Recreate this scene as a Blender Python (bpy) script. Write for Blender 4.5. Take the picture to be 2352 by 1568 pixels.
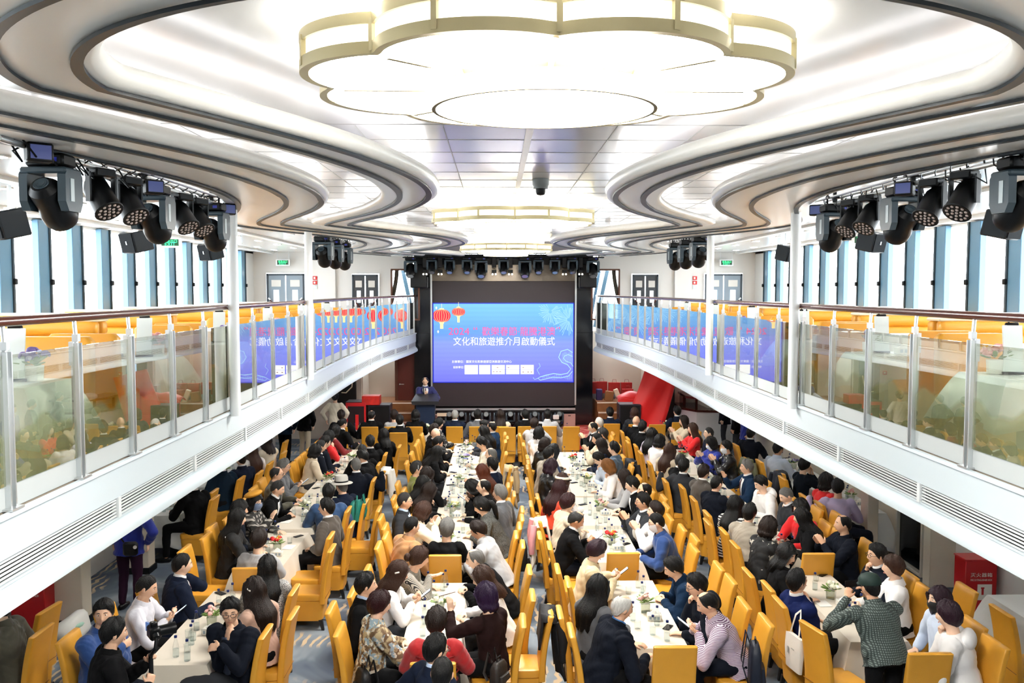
import bpy, bmesh, math, random
import numpy as np
from mathutils import Vector, Matrix, Euler
for o in list(bpy.data.objects): bpy.data.objects.remove(o)
SC = bpy.context.scene
COL = SC.collection
R = math.radians
# ------------------------------------------------------------------ camera, world, exposure
cd = bpy.data.cameras.new('camera'); cam = bpy.data.objects.new('camera', cd); COL.objects.link(cam)
cd.sensor_width = 36; cd.lens = 36*2000/2352; cd.clip_start = .05; cd.clip_end = 300
cam.location = (-.28, 0, 4.5)
cam.rotation_euler = Euler((R(90-3.405), 0, R(-1.0294)), 'XYZ')
SC.camera = cam
w = bpy.data.worlds.new('daylight'); SC.world = w; w.use_nodes = True
wn = w.node_tree.nodes; wl = w.node_tree.links
bg = wn['Background']; bg.inputs['Strength'].default_value = 5.5
tc = wn.new('ShaderNodeTexCoord'); sp = wn.new('ShaderNodeSeparateXYZ'); cr = wn.new('ShaderNodeValToRGB')
wl.new(tc.outputs['Generated'], sp.inputs[0]); wl.new(sp.outputs['Z'], cr.inputs[0]); wl.new(cr.outputs[0], bg.inputs['Color'])
cr.color_ramp.elements[0].position = .0; cr.color_ramp.elements[0].color = (.55, .62, .66, 1)
cr.color_ramp.elements[1].position = .35; cr.color_ramp.elements[1].color = (.86, .93, 1, 1)
e = cr.color_ramp.elements.new(.06); e.color = (.92, .96, 1, 1)
SC.view_settings.view_transform = 'Standard'; SC.view_settings.look = 'None'
SC.view_settings.exposure = 1.78; SC.view_settings.gamma = 1; SC.view_settings.use_curve_mapping = False
SC.cycles.max_bounces = 7; SC.cycles.diffuse_bounces = 4; SC.cycles.glossy_bounces = 3; SC.cycles.transparent_max_bounces = 14
SC.cycles.transmission_bounces = 4; SC.cycles.caustics_reflective = False; SC.cycles.caustics_refractive = False
SC.cycles.sample_clamp_indirect = 6
DECK = 3.22          # upper deck floor
# ------------------------------------------------------------------ materials
MATS = {}
def hexc(h):
    h = h.lstrip('#'); v = [int(h[i:i+2], 16)/255 for i in (0, 2, 4)]
    return tuple(c/12.92 if c <= .04045 else ((c+.055)/1.055)**2.4 for c in v) + (1,)
def mat(name, col='#ffffff', rough=.5, metal=0, emit=0, ecol=None, spec=.5, noise=0, nscale=20, bump=0, bscale=60, coat=0, sheen=0, alpha=1, trans=0, stretch=None):
    if name in MATS: return MATS[name]
    m = bpy.data.materials.new(name); m.use_nodes = True; MATS[name] = m
    nt = m.node_tree; b = nt.nodes['Principled BSDF']
    c = hexc(col) if isinstance(col, str) else col
    b.inputs['Base Color'].default_value = c
    b.inputs['Roughness'].default_value = rough; b.inputs['Metallic'].default_value = metal
    b.inputs['Specular IOR Level'].default_value = spec; b.inputs['Coat Weight'].default_value = coat
    b.inputs['Coat Roughness'].default_value = .15
    if sheen: b.inputs['Sheen Weight'].default_value = sheen
    b.inputs['Alpha'].default_value = alpha; b.inputs['Transmission Weight'].default_value = trans
    if emit:
        b.inputs['Emission Color'].default_value = hexc(ecol or col) if isinstance(ecol or col, str) else (ecol or col)
        b.inputs['Emission Strength'].default_value = emit
    if noise or bump:
        t = nt.nodes.new('ShaderNodeTexCoord')
        src = t.outputs['Object']
        if stretch:
            mp = nt.nodes.new('ShaderNodeMapping'); mp.inputs['Scale'].default_value = stretch
            nt.links.new(src, mp.inputs[0]); src = mp.outputs[0]
    if noise:
        n = nt.nodes.new('ShaderNodeTexNoise'); n.inputs['Scale'].default_value = nscale; n.inputs['Detail'].default_value = 3
        nt.links.new(src, n.inputs['Vector'])
        mx = nt.nodes.new('ShaderNodeMixRGB'); mx.blend_type = 'MIX'
        mx.inputs[1].default_value = tuple(x*(1-noise) for x in c[:3])+(1,); mx.inputs[2].default_value = tuple(min(1, x*(1+noise)) for x in c[:3])+(1,)
        nt.links.new(n.outputs['Fac'], mx.inputs[0]); nt.links.new(mx.outputs[0], b.inputs['Base Color'])
    if bump:
        n2 = nt.nodes.new('ShaderNodeTexNoise'); n2.inputs['Scale'].default_value = bscale; n2.inputs['Detail'].default_value = 2
        nt.links.new(src, n2.inputs['Vector'])
        bp = nt.nodes.new('ShaderNodeBump'); bp.inputs['Strength'].default_value = bump; bp.inputs['Distance'].default_value = .01
        nt.links.new(n2.outputs['Fac'], bp.inputs['Height']); nt.links.new(bp.outputs[0], b.inputs['Normal'])
    return m
def nodes(m): return m.node_tree, m.node_tree.nodes, m.node_tree.links, m.node_tree.nodes['Principled BSDF']
def clear_mat(name, tint='#ffffff', f0=.06, gain=1.0, rough=0.0):
    """clear sheet: lets light straight through, mirrors more at a grazing angle"""
    if name in MATS: return MATS[name]
    m = bpy.data.materials.new(name); m.use_nodes = True; MATS[name] = m
    nt = m.node_tree; nt.nodes.clear(); L = nt.links
    out = nt.nodes.new('ShaderNodeOutputMaterial'); mix = nt.nodes.new('ShaderNodeMixShader')
    tr = nt.nodes.new('ShaderNodeBsdfTransparent'); tr.inputs[0].default_value = hexc(tint)
    gl = nt.nodes.new('ShaderNodeBsdfGlossy'); gl.inputs['Roughness'].default_value = rough
    fr = nt.nodes.new('ShaderNodeLayerWeight'); fr.inputs[0].default_value = .5
    pw = nt.nodes.new('ShaderNodeMath'); pw.operation = 'POWER'; pw.inputs[1].default_value = 4.0; L.new(fr.outputs['Facing'], pw.inputs[0])
    mu = nt.nodes.new('ShaderNodeMath'); mu.operation = 'MULTIPLY_ADD'; mu.inputs[1].default_value = gain*.9; mu.inputs[2].default_value = gain*.045; mu.use_clamp = True
    L.new(pw.outputs[0], mu.inputs[0]); L.new(mu.outputs[0], mix.inputs[0]); L.new(tr.outputs[0], mix.inputs[1]); L.new(gl.outputs[0], mix.inputs[2]); L.new(mix.outputs[0], out.inputs[0])
    return m
WHITE = mat('white_panel', '#dfe2e3', .35)
WALLM = mat('wall_paint', '#d9d7d3', .6)
CREAM = mat('cream_wall', '#d9d0bf', .6)
CEIL = mat('ceiling_panel', '#c9c8c7', .2, spec=.5)
SOFFIT = mat('soffit_panel', '#dcdad5', .3, spec=.4)
GROOVE = mat('groove_trim', '#10191f', .4, spec=.3)
FASCIA = mat('fascia_white', '#bfc9ce', .35)
STEEL = mat('brushed_steel', '#d8dcde', .34, metal=.85)
CHROME = mat('chrome', '#dfe3e6', .08, metal=1)
BLACK = mat('black_plastic', '#08090b', .4, spec=.25)
BLACKM = mat('black_metal', '#0e1012', .35, spec=.3)
GUNM = mat('gunmetal_case', '#38464f', .36, spec=.35)
WOODR = mat('mahogany', '#4a1c14', .22, noise=.25, nscale=6, coat=.4)
WOODB = mat('brown_wood', '#5b3321', .4, noise=.3, nscale=9, stretch=(1, 8, 8))
OAKF = mat('stage_boards', '#8a5a36', .3, noise=.3, nscale=5, stretch=(1, 9, 1))
LEATHER = mat('mustard_leather', '#d99c33', .36, noise=.10, nscale=5, bump=.12, bscale=90)
LEATHERS = mat('booth_leather', '#dd9d2f', .36, noise=.08, nscale=4, bump=.1, bscale=60)
CREAML = mat('cream_leather', '#f0e2c4', .4)
LEGM = mat('dark_wood_leg', '#100d0b', .4)
CLOTH = mat('table_linen', '#d9cfbd', .55, sheen=.3, bump=.15, bscale=14)
CLOTHW = mat('white_linen', '#dcdfde', .5, sheen=.3, bump=.25, bscale=16)
PAPER = mat('paper', '#f2f0ea', .6)
CAPB = mat('bottle_cap_blue', '#12245e', .35)
GLASS = clear_mat('drink_glass', '#fbfdfd', gain=1.0)
REDBOX = mat('fire_box_red', '#b00f18', .3)
REDCLOTH = mat('red_cloth', '#d8100f', .45, sheen=.4)
GREENL = mat('leaf_green', '#6d8a3e', .5)
# ------------------------------------------------------------------ mesh helpers
class MB:
    def __init__(s): s.v = []; s.f = []; s.mi = []; s.cur = 0
    def add(s, vs, fs):
        o = len(s.v); s.v += [tuple(v) for v in vs]; s.f += [tuple(i+o for i in f) for f in fs]; s.mi += [s.cur]*len(fs); return s
    def box(s, c, d, rot=None, bev=0):
        x, y, z = (k/2 for k in d)
        if bev:
            b = min(bev, x*.9, y*.9, z*.9)
            P = []
            for sx in (-1, 1):
                for sy in (-1, 1):
                    for sz in (-1, 1):
                        P += [(sx*x, sy*(y-b), sz*(z-b)), (sx*(x-b), sy*y, sz*(z-b)), (sx*(x-b), sy*(y-b), sz*z)]
            bm = bmesh.new()
            for p in P: bm.verts.new(p)
            r = bmesh.ops.convex_hull(bm, input=bm.verts)
            bm.verts.index_update()
            vs = [v.co.copy() for v in bm.verts]; fs = [[v.index for v in f.verts] for f in bm.faces]; bm.free()
        else:
            vs = [Vector((a*x, b_*y, c_*z)) for a in (-1, 1) for b_ in (-1, 1) for c_ in (-1, 1)]
            fs = [(0, 1, 3, 2), (4, 6, 7, 5), (0, 4, 5, 1), (2, 3, 7, 6), (0, 2, 6, 4), (1, 5, 7, 3)]
        c = Vector(c)
        if rot is not None:
            M = rot if isinstance(rot, Matrix) else Euler(rot).to_matrix()
            vs = [M @ Vector(v) for v in vs]
        return s.add([Vector(v)+c for v in vs], fs)
    def tube(s, pts, rad, n=8, cap=True, el=None, up=None):
        """polyline tube; rad number or list; el=(ax,ay) list for elliptical rings"""
        pts = [Vector(p) for p in pts]; m = len(pts)
        if not isinstance(rad, (list, tuple)): rad = [rad]*m
        vs = []; prev = None
        for i, p in enumerate(pts):
            t = (pts[min(i+1, m-1)]-pts[max(i-1, 0)])
            t = t.normalized() if t.length > 1e-9 else Vector((0, 0, 1))
            if prev is None:
                a = Vector(up) if up is not None else (Vector((0, 0, 1)) if abs(t.z) < .9 else Vector((0, 1, 0)))
            else: a = prev
            bx = t.cross(a)
            if bx.length < 1e-6: bx = t.cross(Vector((1, 0, 0)))
            bx.normalize(); by = bx.cross(t).normalized(); prev = by
            r = rad[i]; rx, ry = r if isinstance(r, tuple) else (r, r)
            for k in range(n):
                an = 2*math.pi*k/n
                vs.append(p+bx*rx*math.cos(an)+by*ry*math.sin(an))
        fs = [(i*n+k, i*n+(k+1) % n, (i+1)*n+(k+1) % n, (i+1)*n+k) for i in range(m-1) for k in range(n)]
        if cap: fs += [tuple(range(n-1, -1, -1)), tuple((m-1)*n+k for k in range(n))]
        return s.add(vs, fs)
    def cyl(s, a, b, r, n=16, r2=None):
        return s.tube([a, b], [r, r if r2 is None else r2], n)
    def lathe(s, prof, c=(0, 0, 0), n=20, M=None):
        vs = []; c = Vector(c)
        for r, z in prof:
            for k in range(n):
                a = 2*math.pi*k/n; v = Vector((r*math.cos(a), r*math.sin(a), z))
                vs.append((M @ v if M is not None else v)+c)
        m = len(prof)
        fs = [(i*n+k, i*n+(k+1) % n, (i+1)*n+(k+1) % n, (i+1)*n+k) for i in range(m-1) for k in range(n)]
        if prof[0][0] > 1e-6: fs.append(tuple(range(n-1, -1, -1)))
        if prof[-1][0] > 1e-6: fs.append(tuple((m-1)*n+k for k in range(n)))
        return s.add(vs, fs)
    def ell(s, c, r, n=12, m=8, M=None):
        c = Vector(c); vs = []
        for i in range(1, m):
            th = math.pi*i/m
            for k in range(n):
                a = 2*math.pi*k/n; v = Vector((r[0]*math.sin(th)*math.cos(a), r[1]*math.sin(th)*math.sin(a), r[2]*math.cos(th)))
                vs.append((M @ v if M is not None else v)+c)
        top = Vector((0, 0, r[2])); vs += [(M @ top if M is not None else top)+c, (M @ -top if M is not None else -top)+c]
        T = (m-1)*n; fs = [(i*n+k, (i+1)*n+k, (i+1)*n+(k+1) % n, i*n+(k+1) % n) for i in range(m-2) for k in range(n)]
        fs += [(T, k, (k+1) % n) for k in range(n)] + [(T+1, (m-2)*n+(k+1) % n, (m-2)*n+k) for k in range(n)]
        return s.add(vs, fs)
    def prism(s, poly, z0, z1):
        n = len(poly); vs = [(x, y, z0) for x, y in poly]+[(x, y, z1) for x, y in poly]
        return s.add(vs, [tuple(range(n-1, -1, -1)), tuple(range(n, 2*n))]+[(k, (k+1) % n, n+(k+1) % n, n+k) for k in range(n)])
    def grid(s, P):
        """P[i][j] points"""
        m = len(P); n = len(P[0])
        return s.add([p for r in P for p in r], [(i*n+j, i*n+j+1, (i+1)*n+j+1, (i+1)*n+j) for i in range(m-1) for j in range(n-1)])
    def mesh(s, name, mats, smooth=None):
        me = bpy.data.meshes.new(name); me.from_pydata(s.v, [], s.f); me.update()
        for m in (mats if isinstance(mats, (list, tuple)) else [mats]): me.materials.append(m)
        if any(s.mi): me.polygons.foreach_set('material_index', s.mi)
        bm = bmesh.new(); bm.from_mesh(me); bmesh.ops.recalc_face_normals(bm, faces=bm.faces); bm.to_mesh(me); bm.free()
        if smooth is not None:
            me.polygons.foreach_set('use_smooth', [True]*len(me.polygons))
            if smooth < 180: me.set_sharp_from_angle(angle=R(smooth))
        return me
    def build(s, name, mats, parent=None, smooth=40, loc=None, rot=None):
        return link(name, s.mesh(name, mats, smooth), parent, loc, rot)
def link(name, me, parent=None, loc=None, rot=None):
    o = bpy.data.objects.new(name, me); COL.objects.link(o)
    if parent is not None: o.parent = parent
    if loc is not None: o.location = loc
    if rot is not None: o.rotation_euler = rot
    return o
def tag(o, label=None, cat=None, group=None, kind=None):
    if label: o['label'] = label
    if cat: o['category'] = cat
    if group: o['group'] = group
    if kind: o['kind'] = kind
    return o
def thing(name, label, cat, loc=(0, 0, 0), rz=0, group=None):
    o = bpy.data.objects.new(name, None); COL.objects.link(o); o.location = loc; o.rotation_euler = (0, 0, rz); o.empty_display_size = .1
    return tag(o, label, cat, group)
def struct(name, mb, m, parent=None, smooth=40):
    o = mb.build(name, m, parent, smooth)
    if parent is None: o['kind'] = 'structure'
    return o
def kids(o): return [c for c in KIDS.get(o.name, [])]
KIDS = {}
def copy_tree(o, loc=None, rz=None, label=None, group=None):
    def rec(src, par):
        c = src.copy(); COL.objects.link(c)
        if par is not None: c.parent = par
        for ch in list(src.children): rec(ch, c)
        return c
    c = rec(o, None)
    if loc is not None: c.location = loc
    if rz is not None: c.rotation_euler = (0, 0, rz)
    if label: c['label'] = label
    if group: c['group'] = group
    return c
# ------------------------------------------------------------------ lettering (all made into meshes in one go)
TEXTS = {'t1': '2024', 't1b': '“', 't1c': '歡樂春節·龍騰港澳', 't1d': '”', 't2': '文化和旅遊推介月啟動儀式', 't3': '主辦單位：國家文化和旅遊部亞洲旅遊交流中心', 't4': '協辦單位：',
         'fire': '灭火器箱', 'fire2': 'FIRE EXTINGUISHER BOX', 'exit': '紧急出口', 'exit2': 'EXIT', 'jacket': 'adidas', 'push': '非工作人员禁止入内'}
TM = {}
def make_texts():
    tmp = {}
    for k, s in TEXTS.items():
        c = bpy.data.curves.new('txt', 'FONT'); c.body = s; c.align_x = 'CENTER'; c.align_y = 'CENTER'; c.size = 1
        c.offset = 0
        c.resolution_u = 3
        tmp[k] = bpy.data.objects.new('txt', c); COL.objects.link(tmp[k])
    dg = bpy.context.evaluated_depsgraph_get()
    for k, o in tmp.items():
        TM[k] = bpy.data.meshes.new_from_object(o.evaluated_get(dg), depsgraph=dg)
    for o in tmp.values(): bpy.data.objects.remove(o)
make_texts()
def letter(key, name, m, parent, loc, width, rot=(R(90), 0, 0), h=None):
    """a text mesh scaled to a width (and optionally a height), standing upright facing -Y by default"""
    me = TM[key].copy(); xs = [v.co.x for v in me.vertices]; ys = [v.co.y for v in me.vertices]
    s = width/(max(xs)-min(xs)); sy = s if h is None else h/(max(ys)-min(ys)); cx = (max(xs)+min(xs))/2; cy = (max(ys)+min(ys))/2
    for v in me.vertices: v.co = Vector(((v.co.x-cx)*s, (v.co.y-cy)*sy, 0))
    me.materials.clear(); me.materials.append(m)
    return link(name, me, parent, loc, rot)
# ================================================================== THE ROOM
STAGE = .38; YS = 26.4; ZO = 5.62; XW = 7.5; YB = 26.3
# ---- carpet
cm = mat('carpet', '#6d7884', .9); nt, N, L, B = nodes(cm)
t = N.new('ShaderNodeTexCoord'); mp = N.new('ShaderNodeMapping'); mp.inputs['Scale'].default_value = (1, 1, 1); L.new(t.outputs['Object'], mp.inputs[0])
n1 = N.new('ShaderNodeTexNoise'); n1.inputs['Scale'].default_value = .75; n1.inputs['Detail'].default_value = 3; n1.inputs['Distortion'].default_value = 1.6
L.new(mp.outputs[0], n1.inputs['Vector'])
r1 = N.new('ShaderNodeValToRGB'); L.new(n1.outputs['Fac'], r1.inputs[0])
els = r1.color_ramp.elements; els[0].position = .3; els[0].color = hexc('#3f4a5c'); els[1].position = .72; els[1].color = hexc('#6f7a84')
q = els.new(.46); q.color = hexc('#56626f'); q = els.new(.55); q.color = hexc('#7f8890')
wv = N.new('ShaderNodeTexWave'); wv.inputs['Scale'].default_value = 2.6; wv.inputs['Distortion'].default_value = 9; wv.inputs['Detail'].default_value = 2; wv.inputs['Detail Scale'].default_value = .8
L.new(mp.outputs[0], wv.inputs['Vector'])
n2 = N.new('ShaderNodeTexNoise'); n2.inputs['Scale'].default_value = .8; L.new(mp.outputs[0], n2.inputs['Vector'])
r2 = N.new('ShaderNodeValToRGB'); r2.color_ramp.elements[0].position = .54; r2.color_ramp.elements[1].position = .6; L.new(n2.outputs['Fac'], r2.inputs[0])
r3 = N.new('ShaderNodeValToRGB'); r3.color_ramp.elements[0].position = .6; r3.color_ramp.elements[1].position = .78; L.new(wv.outputs['Fac'], r3.inputs[0])
mm = N.new('ShaderNodeMath'); mm.operation = 'MULTIPLY'; L.new(r2.outputs[0], mm.inputs[0]); L.new(r3.outputs[0], mm.inputs[1])
mx = N.new('ShaderNodeMixRGB'); mx.inputs[2].default_value = hexc('#b7a183'); L.new(mm.outputs[0], mx.inputs[0]); L.new(r1.outputs[0], mx.inputs[1]); L.new(mx.outputs[0], B.inputs['Base Color'])
struct('floor', MB().box((0, 11, -.05), (17, 36, .1)), cm)
# ---- red stage carpet and stage
rc = mat('red_carpet', '#b8352c', .85); nt, N, L, B = nodes(rc)
t = N.new('ShaderNodeTexCoord'); n1 = N.new('ShaderNodeTexNoise'); n1.inputs['Scale'].default_value = 1.5; n1.inputs['Distortion'].default_value = 2; L.new(t.outputs['Object'], n1.inputs['Vector'])
r1 = N.new('ShaderNodeValToRGB'); L.new(n1.outputs['Fac'], r1.inputs[0]); r1.color_ramp.elements[0].position = .42; r1.color_ramp.elements[0].color = hexc('#b8261f'); r1.color_ramp.elements[1].position = .6; r1.color_ramp.elements[1].color = hexc('#d98d78'); L.new(r1.outputs[0], B.inputs['Base Color'])
struct('floor_stage', MB().box((0, 25.9, STAGE/2), (10.4, 3.7, STAGE)), rc)
tag(MB().box((2.32, 22.4, .006), (1.1, 3.2, .012)).build('carpet_runner', rc), 'red patterned carpet runner leading up to the stage', 'carpet')
for s in (-1, 1):
    st = MB(); st.box((s*3.55, 26.75, .75), (1.6, 1.5, .74)); st.box((s*3.55, 25.85, .62), (1.6, .3, .48)); st.box((s*3.55, 25.6, .5), (1.6, .3, .24))
    o = struct('trim_%d' % (5 if s < 0 else 6), st, OAKF)
    for k, (y, z) in enumerate(((25.995, 1.105), (25.695, .845), (25.445, .605))):
        MB().box((s*3.55, y, z), (1.6, .02, .03)).build('nosing', mat('nosing_white', '#e8e0d2', .4), o)
# ---- lower walls
for s, nm in ((-1, 'left'), (1, 'right')):
    wb = MB(); wb.box((s*7.9, 11, 1.45), (.2, 36, 3.1)); struct('wall_lower_'+nm, wb, WALLM)
    wb = MB(); wb.box((s*5.95, 26.3, 1.5), (3.2, .2, 3.0)); wb.box((s*4.42, 27, 1.5), (.2, 1.4, 3.0)); wb.box((s*3.5, 27.6, 1.6), (2.0, .15, 3.2)); struct('wall_stage_'+nm, wb, mat('warm_wall', '#e6dccd', .6))
    # black porthole doors beside the stage
    d = thing('door', '', '', (s*4.8, 26.12, .4)); d.name = 'door_%d' % (1 if s < 0 else 2); d['kind'] = 'structure'
    MB().box((0, 0, 1.0), (.62, .08, 2.0), bev=.02).build('door_leaf', mat('black_door', '#15130f', .3), d)
    MB().box((.05, -.05, 1.75), (.13, .02, .42)).build('pane', mat('door_pane', '#9fc6e6', .2, emit=.7), d)
    MB().tube([(-s*.22, -.06, 1.5), (-s*.2, -.14, 1.2), (-s*.02, -.12, 1.02), (s*.12, -.06, 1.02)], .018, 8).build('handle', CREAML, d)
    MB().box((0, -.06, .02), (.8, .2, .05)).build('sill', WOODB, d)
d = thing('door_3', '', '', (-2.98, 26.6, .62)); d['kind'] = 'structure'
MB().box((0, 0, 1.0), (.66, .06, 2.0)).build('door_leaf', mat('brown_door', '#5a1f12', .4, noise=.15, nscale=4), d)
MB().cyl((-.25, -.04, 1.0), (-.25, -.1, 1.0), .02).tube([(-.25, -.1, 1.0), (-.12, -.1, 1.0)], .012).build('handle', STEEL, d)
MB().box((-.36, -.02, 1.0), (.08, .1, 2.0)).build('door_frame', WOODB, d)
# side walls of the lower hall, with the pillars and niches under the balconies
for s, nm in ((-1, 'left'), (1, 'right')):
    wb = MB(); wb.box((s*6.75, 9, 1.4), (.2, 32, 2.8)); struct('wall_side_'+nm, wb, WALLM)
PILL = {-1: (11.47, 13.67), 1: (13.9,)}
k = 0
for s in (-1, 1):
    for y in PILL[s]:
        k += 1
        xc, wx = (6.01, .42) if s < 0 else (5.86, .18)
        o = struct('pillar_%d' % k, MB().box((s*xc, y+.14, 1.36), (wx, .28, 2.72), bev=.01), CREAM)
        MB().box((s*xc, y+.14, .05), (wx+.04, .32, .1)).build('skirting', BLACK, o)
struct('trim_20', MB().box((6.53, 17.5, 1.36), (.25, 9.2, 2.72)), CREAM)
o = struct('pillar_30', MB().box((6.46, 12.92, 1.36), (.4, .22, 2.72), bev=.01), CREAM)
d = thing('door_4', '', '', (6.37, 13.6, 0)); d['kind'] = 'structure'
MB().box((0, 0, 1.15), (.06, .78, 2.1), bev=.02).build('pane', mat('black_glass', '#05070a', .08), d)
fr = MB()
for y in (-.42, .42): fr.box((-.02, y, 1.15), (.1, .05, 2.2))
fr.box((-.02, 0, .06), (.1, .86, .05)).box((-.02, 0, 2.22), (.1, .86, .05)); fr.build('door_frame', mat('alu_frame', '#c9c6bb', .4), d)
# ---- upper deck slabs with the curved fascia
def xe(y):
    if y < 13: return 3.1
    if y < 20: return 3.1+.06*math.sin((y-13)/7*math.pi)
    t = min(1, (y-20)/6.2); return 3.1-.42*(t*t*(3-2*t))
YY = [-5+i*.5 for i in range(63)]
FPROF = [(0, 3.22), (.02, 3.215), (.025, 3.19), (.0, 3.18), (.0, 2.955), (-.05, 2.95), (-.05, 2.815), (0, 2.81), (0, 2.795), (-.012, 2.79), (.02, 2.775), (.055, 2.72), (.05, 2.67), (.0, 2.655), (-.5, 2.655)]
VENTM = mat('vent_slat', '#cdd1d2', .35); VENTD = mat('vent_shade', '#17191b', .7)
for s, nm in ((-1, 'left'), (1, 'right')):
    fl = MB(); fl.prism([(s*(xe(y)+.03), y) for y in YY]+[(s*7.9, YY[-1]), (s*7.9, YY[0])][::1], 3.1, 3.215)
    struct('floor_deck_'+nm, fl, mat('deck_carpet', '#8a8071', .8))
    un = MB(); un.prism([(s*(xe(y)-.02+.35), y) for y in YY]+[(s*7.9, YY[-1]), (s*7.9, YY[0])], 2.70, 2.74)
    struct('ceiling_under_'+nm, un, WHITE)
    fa = MB(); fa.grid([[(s*(xe(y)-dx), y, z) for dx, z in FPROF] for y in YY])
    fo = struct('trim_fascia_'+nm, fa, FASCIA)
    va = MB(); va.grid([[(s*(xe(y)+.045), y, z) for z in (2.955, 2.81)] for y in YY]); va.build('vent_shade_sheet', VENTD, fo)  # dark sheet behind the slats, colour standing in for shade in the vents
    y0 = 1.55 if s < 0 else 1.9
    while y0 < 25.6:
        y1 = min(y0+1.64, 26); g = MB(); n = 8
        ys = [y0+.03+(y1-y0-.06)*i/n for i in range(n+1)]
        for zz in (2.822, 2.846, 2.870, 2.894, 2.918, 2.94):
            for a, b in zip(ys[:-1], ys[1:]):
                g.add([(s*(xe(a)+.005), a, zz-.005), (s*(xe(b)+.005), b, zz-.005), (s*(xe(b)+.014), b, zz-.003), (s*(xe(a)+.014), a, zz-.003), (s*(xe(a)+.005), a, zz+.004), (s*(xe(b)+.005), b, zz+.004), (s*(xe(b)+.014), b, zz+.006), (s*(xe(a)+.014), a, zz+.006)],
                      [(0, 1, 2, 3), (4, 5, 6, 7), (0, 1, 5, 4), (2, 3, 7, 6)])
        g.box((s*(xe(y0)+.015), y0, 2.883), (.05, .045, .15)); g.build('vent_grille', VENTM, fo)
        y0 += 1.64
    gut = MB(); gut.grid([[(s*(xe(y)+dx), y, z) for dx, z in ((.03, 3.22), (.03, 3.36), (.045, 3.36), (.045, 3.22))] for y in YY]); gut.build('kick_strip', mat('kick_strip', '#aeb3b3', .4), fo)
# ---- balustrades
FROST = mat('frosted_pane', '#8b8f62', .5)
pm = bpy.data.materials.new('balustrade_glass'); pm.use_nodes = True; nt = pm.node_tree; nt.nodes.clear(); N = nt.nodes; L = nt.links
out = N.new('ShaderNodeOutputMaterial'); tcn = N.new('ShaderNodeTexCoord'); sep = N.new('ShaderNodeSeparateXYZ'); L.new(tcn.outputs['Object'], sep.inputs[0])
def math_(op, a, b=None, c=False):
    n = N.new('ShaderNodeMath'); n.operation = op; n.use_clamp = c
    for i, v in enumerate((a, b)):
        if v is None: continue
        if isinstance(v, (int, float)): n.inputs[i].default_value = v
        else: L.new(v, n.inputs[i])
    return n.outputs[0]
wave = math_('ADD', math_('MULTIPLY', math_('SINE', math_('MULTIPLY', sep.outputs['Y'], 9.5)), .045), math_('MULTIPLY', math_('SINE', math_('ADD', math_('MULTIPLY', sep.outputs['Y'], 23.0), 1.0)), .018))
edge = math_('SUBTRACT', math_('ADD', wave, DECK+.47), sep.outputs['Z'])
fac = math_('MULTIPLY', edge, 25.0, True); fac = math_('MULTIPLY', fac, .42)
tr = N.new('ShaderNodeBsdfTransparent'); tr.inputs[0].default_value = hexc('#f3f6ee')
tl = N.new('ShaderNodeBsdfTranslucent'); tl.inputs[0].default_value = hexc('#a9ad86'); df = N.new('ShaderNodeBsdfDiffuse'); df.inputs[0].default_value = hexc('#8f9468')
fm = N.new('ShaderNodeMixShader'); fm.inputs[0].default_value = .5; L.new(tl.outputs[0], fm.inputs[1]); L.new(df.outputs[0], fm.inputs[2])
b1 = N.new('ShaderNodeMixShader'); L.new(fac, b1.inputs[0]); L.new(tr.outputs[0], b1.inputs[1]); L.new(fm.outputs[0], b1.inputs[2])
gl = N.new('ShaderNodeBsdfGlossy'); gl.inputs['Roughness'].default_value = .0
fr = N.new('ShaderNodeLayerWeight'); fr.inputs[0].default_value = .5
b2 = N.new('ShaderNodeMixShader'); L.new(math_('ADD', math_('MULTIPLY', math_('POWER', fr.outputs['Facing'], 3.0), 1.75), .04, True), b2.inputs[0]); L.new(b1.outputs[0], b2.inputs[1]); L.new(gl.outputs[0], b2.inputs[2]); L.new(b2.outputs[0], out.inputs[0])
for s, nm in ((-1, 'left'), (1, 'right')):
    b = thing('balustrade', 'glass and steel balustrade along the %s balcony with a dark red handrail' % nm, 'railing', (s*3.1, 3.0, DECK), group=None)
    o3 = Vector((s*3.1, 3.0, DECK))
    ys = ([2.5+.857*k for k in range(28)] if s < 0 else [2.72+.857*k for k in range(28)])
    ys = [y for y in ys if y < 26.0]
    hr = MB(); hr.tube([Vector((s*(xe(y)+.03), y, 4.315))-o3 for y in [-3+.5*i for i in range(59)]], .031, 10); hr.build('handrail', WOODR, b, 180)
    for i, y in enumerate(ys):
        p = MB(); X = s*(xe(y)+.02)
        for dy in (-.026, .026): p.box(Vector((X, y+dy, DECK+.46))-o3, (.05, .012, .92))
        p.box(Vector((X+s*.02, y, DECK+.85))-o3, (.03, .075, .16)); p.box(Vector((X, y, DECK+.006))-o3, (.1, .13, .014))
        p.cyl(Vector((X, y, DECK+.92))-o3, Vector((X+s*.01, y, 4.29))-o3, .014, 10); p.box(Vector((X, y, DECK+.955))-o3, (.04, .04, .05))
        p.build('post', STEEL, b)
        if i+1 < len(ys):
            y2 = ys[i+1]; X2 = s*(xe(y2)+.02); g = MB(); t = .006
            a_ = (X, y+.045); c_ = (X2, y2-.045)
            vs = [(a_[0]+dx, a_[1], z) for z in (DECK+.145, DECK+.9) for dx in (-t, t)]+[(c_[0]+dx, c_[1], z) for z in (DECK+.145, DECK+.9) for dx in (-t, t)]
            g.add(vs, [(0, 1, 3, 2), (4, 6, 7, 5), (0, 4, 5, 1), (2, 3, 7, 6), (0, 2, 6, 4), (1, 5, 7, 3)])
            o = g.build('glass_pane', pm, b, None)
            o.location = -o3; 
            
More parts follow.
